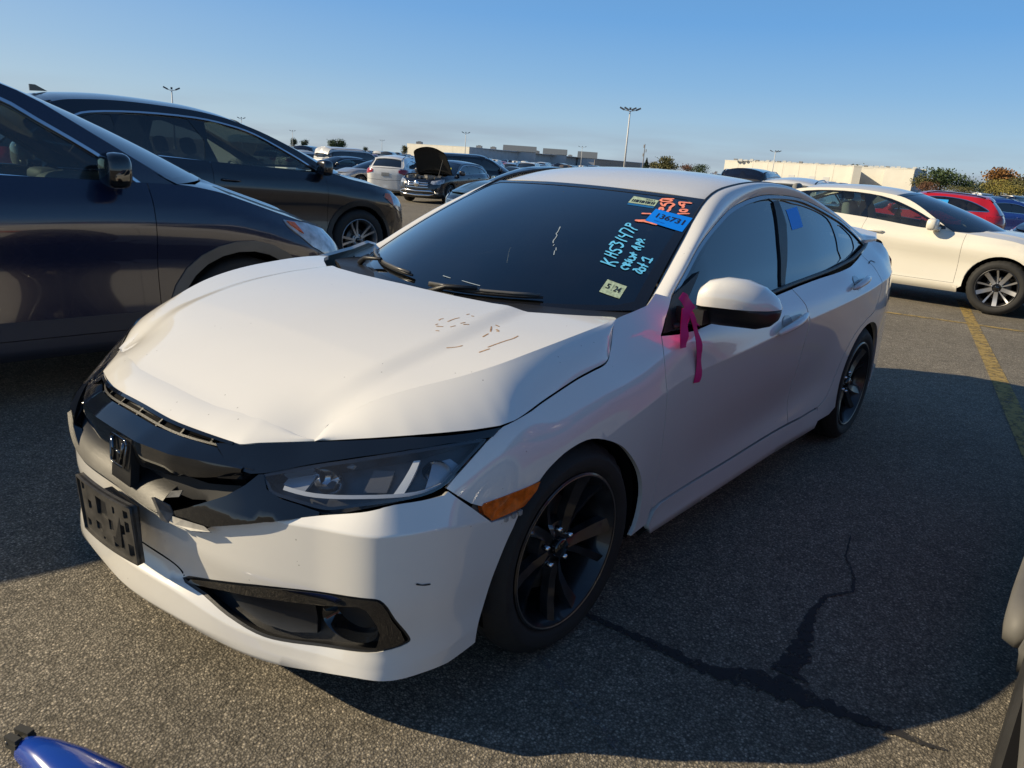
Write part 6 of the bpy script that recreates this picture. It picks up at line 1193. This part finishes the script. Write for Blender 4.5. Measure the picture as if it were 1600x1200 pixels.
# ---------------------------------------------------------------- writing, stickers and stains on the white sedan
def WSH_(u, v): return WSH(np.asarray(u, float), np.asarray(v, float))
def strokes(name, F, lines, w, m, par, off=.003, sg=1, sub=3):
    V = []; Fc = []; rr = random.Random(2)
    for L in lines:
        P = np.array(smo(L, k=sub) if len(L) > 2 else dens(L, .04, False)); X = F(P[:, 0], P[:, 1]); n = nrm(F, P, sg); X = X+n*off; t = np.gradient(X, axis=0); t /= np.maximum(np.linalg.norm(t, axis=1), 1e-9)[:, None]; b = np.cross(n, t)
        X = np.concatenate([[X[0]-t[0]*w*.4], X, [X[-1]+t[-1]*w*.4]]); b = np.concatenate([[b[0]], b, [b[-1]]]); n = np.concatenate([[n[0]], n, [n[-1]]])
        k = len(V); q = len(X); ww = [w*(.3 if i in (0, q-1) else rr.uniform(.8, 1.15)) for i in range(q)]
        V += [tuple(a+c*x/2) for a, c, x in zip(X, b, ww)]+[tuple(a-c*x/2) for a, c, x in zip(X, b, ww)]
        Fc += [(k+i, k+i+1, k+q+i+1, k+q+i) for i in range(q-1)]
    return mk(name, V, Fc, m, par)
def quadmap(F, Q, off, sg=1):
    Q = np.array(Q, float)  # TL TR BR BL
    def G(a, b):
        a = np.asarray(a, float); b = np.asarray(b, float); uv = (Q[3][None]*((1-a)*(1-b))[:, None]+Q[2][None]*(a*(1-b))[:, None]+Q[1][None]*(a*b)[:, None]+Q[0][None]*((1-a)*b)[:, None]); return F(uv[:, 0], uv[:, 1])+nrm(F, uv, sg)*off
    return G
def text_on(name, txt, G, x0, y0, x1, y1, m, par, bold=True, spacing=1.):
    cu = bpy.data.curves.new(name, 'FONT'); cu.body = txt; cu.resolution_u = 3; cu.space_character = spacing
    if bold: cu.offset = .018
    o = bpy.data.objects.new(name, cu); COL.objects.link(o); dg = bpy.context.evaluated_depsgraph_get(); me = o.evaluated_get(dg).to_mesh()
    V = np.array([v.co[:] for v in me.vertices]); F = [tuple(p.vertices) for p in me.polygons]; o.evaluated_get(dg).to_mesh_clear(); bpy.data.objects.remove(o); bpy.data.curves.remove(cu)
    lo, hi = V.min(0), V.max(0); a = x0+(V[:, 0]-lo[0])/(hi[0]-lo[0])*(x1-x0); b = y0+(V[:, 1]-lo[1])/(hi[1]-lo[1])*(y1-y0)
    return mk(name, G(a, b), F, m, par, smooth=False)
def sticker(name, F, Q, m, par, off=.002, sg=1):
    G = quadmap(F, Q, off, sg); n = 6; a, b = np.meshgrid(np.linspace(0, 1, n), np.linspace(0, 1, n)); V = G(a.ravel(), b.ravel()); Fc = [(j*n+i, j*n+i+1, (j+1)*n+i+1, (j+1)*n+i) for j in range(n-1) for i in range(n-1)]
    return mk(name, V, Fc, m, par), quadmap(F, Q, off+.0012, sg)
BCH = mat('blue_chalk', (.11, .50, .80), .8, var=.2, vscale=60); RCH = mat('coral_chalk', (.85, .26, .17), .8, var=.2, vscale=60)
INK = mat('ink', (.008, .010, .016), .6); LOTB = mat('lot_sticker_blue', (.0, .20, .80), .45, var=.05)
GRN = mat('pale_green_sticker', (.36, .45, .32), .6, var=.3, vscale=90)
strokes('blue_handwriting', WSH_, ST_['blue'], .0075, BCH, wsh)
strokes('coral_handwriting', WSH_, ST_['red'], .0105, RCH, wsh)
lot, G = sticker('lot_sticker', WSH_, ST_['lot'], LOTB, wsh, .0035); text_on('sticker_number', '136731', G, .17, .38, .90, .74, INK, lot)
text_on('sticker_small_print', 'mmmm mmm', G, .20, .14, .48, .20, mat('sticker_print', (.0, .09, .42), .5), lot, False)
reg, G = sticker('registration_sticker', WSH_, ST_['reg'], GRN, wsh, .002); text_on('sticker_print', '2021', G, .52, .66, .86, .88, INK, reg, False)
for i in range(12): 
    x_ = .08+.073*i; mk('sticker_bar', G(np.array([x_, x_+.03+.01*(i % 3), x_+.03+.01*(i % 3), x_]), np.array([.16, .16, .56, .56])), [(0, 1, 2, 3)], INK, reg, smooth=False)
rgb, G = sticker('sticker_blue_edge', WSH_, ST_['regb'], mat('sticker_edge', (.01, .12, .32), .5), wsh, .001)
ins, G = sticker('inspection_sticker', WSH_, ST_['insp'], GRN, wsh, .002); text_on('month_number', '5', G, .14, .36, .32, .74, INK, ins); text_on('year_number', '24', G, .54, .34, .84, .76, INK, ins)
mk('sticker_divider', G(np.array([.44, .455, .455, .44]), np.array([.3, .3, .8, .8])), [(0, 1, 2, 3)], INK, ins, smooth=False)
strokes('windshield_scratch', WSH_, ST_['crack'], .0035, mat('glass_crack', (.30, .36, .40), .5), wsh, .002)
strokes('windshield_scratch', WSH_, ST_['cracktop'], .003, mat('glass_crack', (.30, .36, .40), .5), wsh, .002)
strokes('hood_stain', HS, ST_['stain'], .0045, mat('rust_stain', (.34, .20, .10), .7, var=.4, vscale=90), civ, .0006)
strokes('bumper_scuff', WNS, [[(.945, .452), (.960, .446), (.978, .444)]], .004, mat('scuff_dark', (.03, .03, .035), .7), civ, .0015)
strokes('door_chip', WS, [[(4.33, .975), (4.40, .985), (4.44, .975)]], .006, mat('scuff_dark', (.03, .03, .035), .7), civ, .0015)
# pink survey ribbon tied round the mirror arm: a thing of its own
PNK = mat('pink_ribbon', (.62, .010, .19), .5, var=.12)
rib = empty('ribbon', (-.49, .90, 1.02), 0, 'hot pink plastic ribbon tied to the door mirror of the white sedan', 'ribbon')
def tape(name, P, w0, w1, ax):
    P = [Vector(p)-Vector((-.49, .90, 1.02)) for p in P]; P = [Vector(p) for p in smo([tuple(p) for p in P], k=4)]; V = []; n = len(P)
    for i, p in enumerate(P):
        t = i/(n-1); d = Vector(ax).normalized()*(w0+(w1-w0)*t)/2; V += [tuple(p-d+Vector((0, .004*math.sin(i), 0))), tuple(p+d)]
    V += [(x, y+.0015, z) for x, y, z in V]; m_ = 2*n
    F = [(2*i, 2*i+1, 2*i+3, 2*i+2) for i in range(n-1)]+[(m_+2*i+2, m_+2*i+3, m_+2*i+1, m_+2*i) for i in range(n-1)]
    mk(name, V, F, PNK, rib)
tape('ribbon_knot', RB['knot'], .030, .052, (.5, 0, -.35)); tape('ribbon_tail', RB['left'], .062, .045, (1, .0, .05)); tape('ribbon_tail', RB['long'], .030, .046, (1, 0, .12)); tape('ribbon_tail', RB['side'], .022, .045, (.9, 0, .3))
# blue plastic piece with a black clip on the ground, lower left
bl = empty('blue_plastic_part', (1.212, .232, 0), R(105), 'blue plastic part with a black two pronged clip, on asphalt at lower left', 'car part')
bl.scale = (.62, .62, .62)
V = []; F = []; n = 14; st_ = [(.0, .045, .055), (.06, .058, .075), (.13, .075, .085), (.24, .095, .09), (.42, .11, .08), (.60, .10, .05)]
for (x, w_, h_) in st_:
    for k in range(n): a = math.pi*k/(n-1); V.append((x, w_*math.cos(a), .004+h_*abs(math.sin(a))**.75))
for j in range(len(st_)-1):
    for k in range(n-1): F.append((j*n+k, (j+1)*n+k, (j+1)*n+k+1, j*n+k+1))
F += [tuple(range(n)), tuple(range((len(st_)-1)*n, len(st_)*n))[::-1]]
autosmooth(mk('blue_shell', V, F, mat('blue_gloss', (.008, .045, .30), .2, coat=.8), bl), 40)
b = MB(); b.box((-.035, .022, .045), (.07, .028, .05), rz=.1); b.box((-.03, -.024, .045), (.06, .026, .05), rz=.05); b.box((-.008, 0, .03), (.03, .08, .05)); b.build('clip', mat('clip_black', (.035, .034, .03), .6), bl)
b = MB(); b.tube([(-.05, -.04, .045), (-.05, .04, .045)], .007, 10); b.build('clip_pin', STEEL, bl, True)
# ---------------------------------------------------------------- distance
def pole(px, py, d, heads, label, name='light_pole', arm=1.15, dirn=None):
    v = fw*FPX+rt2*(px-800)-up2*(py-600); h = math.hypot(v[0], v[1]); x, y = CAM[0]+d*v[0]/h, CAM[1]+d*v[1]/h; H = CAM[2]+d*v[2]/h; g = ground_z(x, y)
    r = empty(name, (x, y, g), math.atan2(v[1], v[0])+math.pi/2, label, 'light pole'); H -= g
    b = MB(); b.tube([(0, 0, 0), (0, 0, H-.3)], [.16, .09], 10); b.lathe([(.28, 0), (.28, .35), (.16, .4)], 12, axis='z'); b.build('pole', mat('pole_white', (.62, .62, .60), .5), r, True)
    b = MB(); b.tube([(-arm*.75, 0, H-.18), (0, 0, H-.35), (arm*.75, 0, H-.18)], .06, 6); b.build('arm', mat('pole_white', (.62, .62, .60), .5), r)
    for i in range(heads):
        s = -1 if i % 2 == 0 else 1; b = MB(); off = .45 if i > 1 else 1.
        b.box((s*arm*off, (.25 if i > 1 else 0), H-.02), (.75, .5, .22), tilt=('Y', -s*.45)); b.build('lamp_head', mat('lamp_head_grey', (.10, .11, .12), .5), r)
    b = MB(); b.box((0, 0, H), (.3, .3, .35)); b.build('sensor_box', mat('lamp_head_grey', (.10, .11, .12), .5), r)
pole(985, 170, 118, 4, 'tall white light pole with four lamp heads, rising above the white sedan roof', arm=1.2)
pole(268, 138, 140, 2, 'slim light pole with two lamp heads above the black suv roof', arm=.9)
pole(377, 184, 260, 2, 'distant light pole just above the sloping front roof pillar of the black suv', arm=.9)
pole(457, 204, 400, 2, 'tiny light pole at far left, above the white wagon', arm=1.1)
pole(728, 207, 255, 2, 'light pole with two heads standing at the corner of the long white building', arm=1.0)
pole(597, 219, 480, 2, 'very distant light pole in the haze above the white boxy suv', arm=1.2)
pole(1212, 236, 235, 3, 'light pole with three heads in front of the pale block building on the right', arm=1.2)
pole(910, 229, 380, 2, 'distant pole with a wide flat crossbar near the grey gabled roofs', arm=1.6)
# antenna mast
v = fw*FPX+rt2*(1008-800)-up2*(225-600); h = math.hypot(v[0], v[1]); d = 420; x, y = CAM[0]+d*v[0]/h, CAM[1]+d*v[1]/h; H = CAM[2]+d*v[2]/h+.46
mr_ = empty('antenna_mast', (x, y, -.46), 0, 'thin antenna mast with clustered panels, right of the tall light pole', 'mast')
b = MB(); b.tube([(0, 0, 0), (0, 0, H)], [.35, .2], 8); b.build('pole', mat('mast_grey', (.22, .22, .23), .6), mr_)
for i in range(9): b = MB(); a = i*2.1; b.box((.9*math.cos(a), .9*math.sin(a), H-1.2-2.2*(i % 3)), (.35, .35, 1.6)); b.build('antenna_panel', mat('mast_grey', (.22, .22, .23), .6), mr_)
# long buildings ------------------------------------------------------------
CRM = mat('cream_panel', (.62, .60, .54), .8, var=.08, vscale=.15); CRM2 = mat('grey_and_shaded_panel', (.50, .51, .52), .8, var=.1, vscale=.2); RFG = mat('grey_shingle', (.13, .15, .17), .8); DKW = mat('dark_opening', (.05, .055, .06), .6)  # grey panel also carries the shade of the long building's right walls
def walls(par, P, H, mats, panel=9., z0=-.5, thick=10., gap=.12):
    """tilt-up wall panels one by one along a plan polyline"""
    for (a, b_), m in zip(zip(P[:-1], P[1:]), mats):
        a = Vector((*a, 0)); b_ = Vector((*b_, 0)); L = (b_-a).length; t = (b_-a).normalized(); k = max(1, int(L/panel)); w = L/k; an = math.atan2(t.y, t.x)
        base = None
        for i in range(k):
            c = a+t*(w*(i+.5)); me = None
            if base is None:
                mb = MB(); mb.box((0, 0, (H-z0)/2), (w-gap, .3, H-z0), m=0); base = mb.build('wall_panel', m, par); base.location = (c.x, c.y, z0); base.rotation_euler = (0, 0, an)
            else:
                o = base.copy(); COL.objects.link(o); o.location = (c.x, c.y, z0)
        mb = MB(); mid = (a+b_)/2; nrm_ = Vector((-t.y, t.x, 0)); mb.box((mid.x, mid.y, H+.15), (L+.2, .45, .3), rz=an); mb.build('parapet', m, par)
def pp(px, d): x, y, a = polar(px, d); return (x, y)
b1 = empty('long_building', (0, 0, 0), 0, 'long low white building behind the parked cars, left of centre', 'building')
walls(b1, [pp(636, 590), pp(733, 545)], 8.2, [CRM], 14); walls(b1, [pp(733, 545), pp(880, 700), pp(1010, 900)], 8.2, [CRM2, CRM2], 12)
A_, B_, C_ = pp(636, 590), pp(733, 545), pp(1010, 900); D_ = (A_[0]+C_[0]-B_[0], A_[1]+C_[1]-B_[1]); mk('flat_roof', [(*A_, 8.0), (*B_, 8.0), (*C_, 8.0), (*D_, 8.0)], [(0, 1, 2, 3)], CRM2, b1)
for px, d in ((748, 575), (838, 640), (861, 700), (890, 760), (770, 590), (655, 585)):
    b = MB(); x, y = pp(px, d); b.box((x, y, 9.2), (5, 4, 2.0), rz=.6); b.box((x, y, 10.3), (2, 2, .5), rz=.6); b.build('roof_unit', mat('unit_grey', (.30, .30, .29), .7), b1)
def gable(px0, px1, d, H, ez, label):
    x0, y0 = pp(px0, d); x1, y1 = pp(px1, d); cx, cy = (x0+x1)/2, (y0+y1)/2; L = math.hypot(x1-x0, y1-y0); r = empty('gabled_building', (cx, cy, 0), math.atan2(y1-y0, x1-x0)+math.pi, label, 'building')
    w = L/2; dp = 7; f = w*.42
    mb = MB(); V = [(-w, -dp, 0), (w, -dp, 0), (w, dp, 0), (-w, dp, 0), (-w, -dp, ez), (w, -dp, ez), (w, dp, ez), (-w, dp, ez), (w, 0, H-.6), (-w, 0, H-.6)]; mb.add(V, [(0, 1, 5, 4), (1, 2, 6, 8, 5), (2, 3, 7, 6), (3, 0, 4, 9, 7)]); mb.build('wall', CRM2, r)
    for s in (-1, 1): mk('roof', [(-w-.5, s*(dp+.8), ez-.5), (w+.5, s*(dp+.8), ez-.5), (w+.5, 0, H), (-w-.5, 0, H)], [(0, 1, 2, 3) if s < 0 else (3, 2, 1, 0)], RFG, r, smooth=False)
    for i in range(4): b = MB(); b.box((w+.05, -4.5+3*i, ez-1.2), (.2, 1.4, 1.8)); b.build('window', DKW, r)
gable(786, 836, 620, 13.0, 9.2, 'large building with a grey gabled roof behind the long white building')
gable(848, 884, 680, 13.5, 9.4, 'second grey gabled roof to the right, middle of the three')
gable(902, 931, 730, 13.8, 8.6, 'rightmost grey gabled roof with a pale front wall')
b2 = empty('low_shed', (0, 0, 0), 0, 'low brown roofed shed just left of the tall light pole base', 'building'); P0, P1 = pp(928, 500), pp(1000, 520)
walls(b2, [P0, P1], 5.0, [mat('tan_wall', (.34, .29, .24), .8)], 12)
b3 = empty('block_building', (0, 0, 0), 0, 'pale block building with rooftop units behind the ivory sedan', 'building')
walls(b3, [pp(1130, 415), pp(1328, 372)], 8.6, [CRM], 9)
q = [pp(1130, 415), pp(1328, 372)]
walls(b3, [pp(1327, 372), pp(1330, 352)], 8.6, [CRM], 9); walls(b3, [pp(1330, 352), pp(1342, 352)], 8.3, [CRM], 9)
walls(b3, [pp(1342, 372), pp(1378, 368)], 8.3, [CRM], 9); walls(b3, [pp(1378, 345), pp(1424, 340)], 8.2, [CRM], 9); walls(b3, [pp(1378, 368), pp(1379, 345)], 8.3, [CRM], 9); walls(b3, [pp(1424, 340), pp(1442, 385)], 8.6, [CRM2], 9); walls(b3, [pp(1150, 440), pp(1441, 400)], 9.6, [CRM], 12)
for i in range(34):
    px = 1146+i*8.4; x, y = pp(px, 408-(px-1146)*.14); b = MB(); b.box((x, y, 9.1+.25*(i % 3 == 0)), (random.uniform(1.5, 3), 1.6, random.uniform(.6, 1.3)), rz=.2); b.build('roof_unit', mat('unit_white', (.66, .66, .63), .7) if i % 4 else mat('unit_grey', (.30, .30, .29), .7), b3)
for px in (1170, 1236, 1268, 1290): b = MB(); x, y = pp(px, 398-(px-1146)*.16); b.box((x, y, 1.5), (3.2, .3, 4.0), rz=math.atan2(q[1][1]-q[0][1], q[1][0]-q[0][0])); b.build('loading_door', CRM2, b3)
for k_ in range(12):
    px = 745+k_*22; d_ = 545+(px-733)*1.2; x, y = pp(px, d_-1.2); b = MB(); b.box((x, y, 1.6 if k_ % 3 else 3.2), (2.0 if k_ % 3 else 4.5, .5, 4.0 if k_ % 3 else 2.2), rz=math.atan2(C_[1]-B_[1], C_[0]-B_[0])); b.build('doorway' if k_ % 3 else 'window_band', DKW, b1)
# trees ---------------------------------------------------------------------
def leafm(name, col): 
    m = mat(name, col, .75, var=.45, vscale=.9); return m
LEAF = [leafm('leaf_green', (.045, .075, .022)), leafm('leaf_olive', (.10, .095, .028)), leafm('leaf_orange', (.21, .10, .025)), leafm('leaf_dark', (.028, .05, .022)), leafm('leaf_rust', (.15, .07, .035)), leafm('leaf_yellow', (.20, .17, .035))]
BARK = mat('bark', (.07, .055, .042), .9, var=.3)
def tree(px, py, d, wpx, kind, label, shape='round', n=620, group=None):
    v = fw*FPX+rt2*(px-800)-up2*(py-600); h = math.hypot(v[0], v[1]); x, y = CAM[0]+d*v[0]/h, CAM[1]+d*v[1]/h; H = CAM[2]+d*v[2]/h; Wd = wpx*d/1152/2; g = ground_z(x, y)
    r = empty('tree', (x, y, g), random.random()*6, label, 'tree', group); H -= g; rr = random.Random(int(px*7+py))
    b = MB(); b.tube([(0, 0, 0), (.1, 0, H*.4), (.05, .1, H*.75)], [H*.035, H*.022, H*.008], 7)
    for i in range(5): a = i*1.3; b.tube([(0, 0, H*(.25+.09*i)), (math.cos(a)*Wd*.5, math.sin(a)*Wd*.5, H*(.45+.09*i))], [H*.014, H*.004], 5)
    b.build('trunk', BARK, r, True)
    V = []; F = []; cl = [(rr.uniform(-1, 1), rr.uniform(-1, 1), rr.uniform(-1, 1)) for _ in range(26)]
    cl = [c for c in cl if c[0]**2+c[1]**2+c[2]**2 < 1.1] or [(0, 0, 0)]
    n = int(n*2.2)
    for i in range(n):
        c = cl[i % len(cl)]; a = (rr.gauss(0, .27), rr.gauss(0, .27), rr.gauss(0, .22)); u = [c[k]*.72+a[k] for k in range(3)]
        if shape == 'cone': z = rr.random(); k = (1-z)*rr.uniform(.4, 1); an = rr.random()*6.3; P = (Wd*k*math.cos(an), Wd*k*math.sin(an), H*(.06+.94*z))
        else: P = (u[0]*Wd, u[1]*Wd, H*(.58+.40*u[2]))
        if P[2] < H*.08 or P[2] > H*1.02: continue
        s = H*rr.uniform(.014, .036); t = Vector((rr.gauss(0, 1), rr.gauss(0, 1), rr.gauss(0, .6))).normalized(); w = t.orthogonal().normalized(); w.rotate(Matrix.Rotation(rr.random()*6, 3, t)); e = t.cross(w); k = len(V)
        for (p_, q_) in ((-1, -.6), (.2, -1), (1, .1), (.3, 1), (-.8, .7)): V.append(tuple(Vector(P)+w*p_*s+e*q_*s))
        F.append((k, k+1, k+2, k+3, k+4))
    mk('crown', V, F, LEAF[kind], r, smooth=False)
tree(1475, 262, 330, 58, 0, 'tall dark green round tree right of the pale block building', n=1300)
tree(1447, 272, 325, 34, 1, 'olive tree touching the right end of the block building', n=700)
tree(1452, 283, 300, 30, 4, 'low rusty brown tree in front of the tall green tree')
tree(1513, 278, 330, 36, 0, 'small green tree right of the tall round tree')
tree(1535, 283, 330, 34, 0, 'bushy green tree over the red crossover roof')
tree(1548, 287, 310, 30, 3, 'dark low tree between the green tree and the orange tree')
tree(1572, 262, 330, 46, 2, 'tall orange brown autumn tree near the right edge', n=1200)
tree(1560, 278, 300, 34, 5, 'yellow tinged low tree in front of the orange brown tree')
tree(1598, 268, 320, 40, 1, 'olive yellow tree cut by the right edge', n=900)
tree(1585, 285, 290, 36, 5, 'yellow bush at the foot of the trees by the right edge')
tree(1500, 288, 290, 40, 1, 'olive bushes at the foot of the tall green tree')
tree(1046, 244, 330, 34, 1, 'round olive gold tree right of the antenna mast', n=1100)
tree(1011, 247, 340, 16, 3, 'small dark conifer left of the olive gold tree', 'cone')
tree(1022, 252, 345, 16, 1, 'small bush between the conifer and the olive gold tree')
tree(1075, 256, 340, 22, 4, 'rusty low tree right of the olive gold tree')
tree(1095, 256, 320, 26, 0, 'green round tree left of the block building')
tree(1118, 267, 340, 10, 4, 'tiny rust bush at the left end of the block building')
tree(1345, 256, 470, 30, 1, 'treetop showing over the middle of the block building roof'); tree(1370, 258, 470, 34, 1, 'wider treetop over the right half of the block building'); tree(1406, 263, 470, 18, 4, 'small brown treetop over the right end of the block building')
tree(521, 216, 420, 18, 0, 'dark round tree on the far left horizon, left one of a pair'); tree(533, 216, 420, 14, 0, 'dark round tree on the far left horizon, right one of a pair'); tree(458, 214, 430, 10, 3, 'small tree beside the white van roofs at far left'); tree(475, 216, 430, 12, 3, 'small tree on the horizon over the white wagon')
tree(632, 227, 560, 10, 1, 'small tree at the left end of the long white building'); tree(571, 228, 520, 8, 3, 'tiny tree on the horizon over the white boxy suv')
for i, (px, py, w_) in enumerate(((600, 229, 22), (650, 222, 18), (940, 252, 20), (1100, 262, 26), (425, 210, 20))): pass
# rows of parked cars -------------------------------------------------------
FC = {'sedan': (sed, 'sed'), 'suv': (q3, 'q3'), 'large suv': (big, 'big'), 'boxy suv': (jeep, 'jeep'), 'hatchback': (coup, 'coup')}
PC = {'white': WHT2, 'black': BLKP, 'silver': SILVP, 'grey': GREYP, 'blue': NAVY, 'red': REDP, 'bronze': BRNP}
LB = {}
for ri, d in enumerate((54, 62, 74, 83, 98, 110, 130, 155, 185, 225)):
    lat = 2.85
    for (pa, pb, tag_) in ((432, 935, 'left'), (1100, 1330, 'mid'), (1545, 1640, 'right')):
        px = pa+random.uniform(0, 10)
        while px < pb:
            step = lat/d*1152*(1+((px-800)/1152)**2)
            if random.random() < .9:
                ty = random.choice(['sedan', 'suv', 'suv', 'large suv', 'boxy suv', 'hatchback']); co = random.choice(['white', 'white', 'white', 'black', 'black', 'silver', 'grey', 'grey', 'blue', 'red', 'bronze']); x, y, a = polar(px, d); c, key = FC[ty]
                reg_ = {'left': 'in the far rows on the left', 'mid': 'in the far rows before the block building', 'right': 'in the far rows at the right edge'}[tag_]
                lab = '%s %s %s of parked cars' % (co, ty, reg_.replace('rows', 'rows'))
                zone = [q_ for lim, q_ in ((470, 'beside the black suv windscreen'), (520, 'left of the white boxy suv'), (575, 'over the white boxy suv'), (632, 'over the white suv'), (700, 'behind the open bonnet'), (760, 'before the sunlit end of the long building'), (820, 'before the first grey gable'), (880, 'before the middle grey gable'), (940, 'before the last grey gable'), (1180, 'left of the black tall vehicle'), (1330, 'before the block building'), (1590, 'under the orange brown tree'), (2000, 'at the right edge')) if px < lim][0]
                rown = ['nearest', 'second', 'third', 'fourth', 'fifth', 'sixth', 'seventh', 'eighth', 'ninth', 'farthest'][ri]
                far_car(key, c, 'parked_'+ty.replace(' ', '_'), x, y, a+R(-28 if tag_ != 'left' else -12)+(math.pi if random.random() < .3 else 0)+random.uniform(-.04, .04), PC[co], '%s %s in the %s far row, %s' % (co, ty, rown, zone), 'car', '%s %ss in the %s far row, %s' % (co, ty, rown, zone), 0)
            px += step
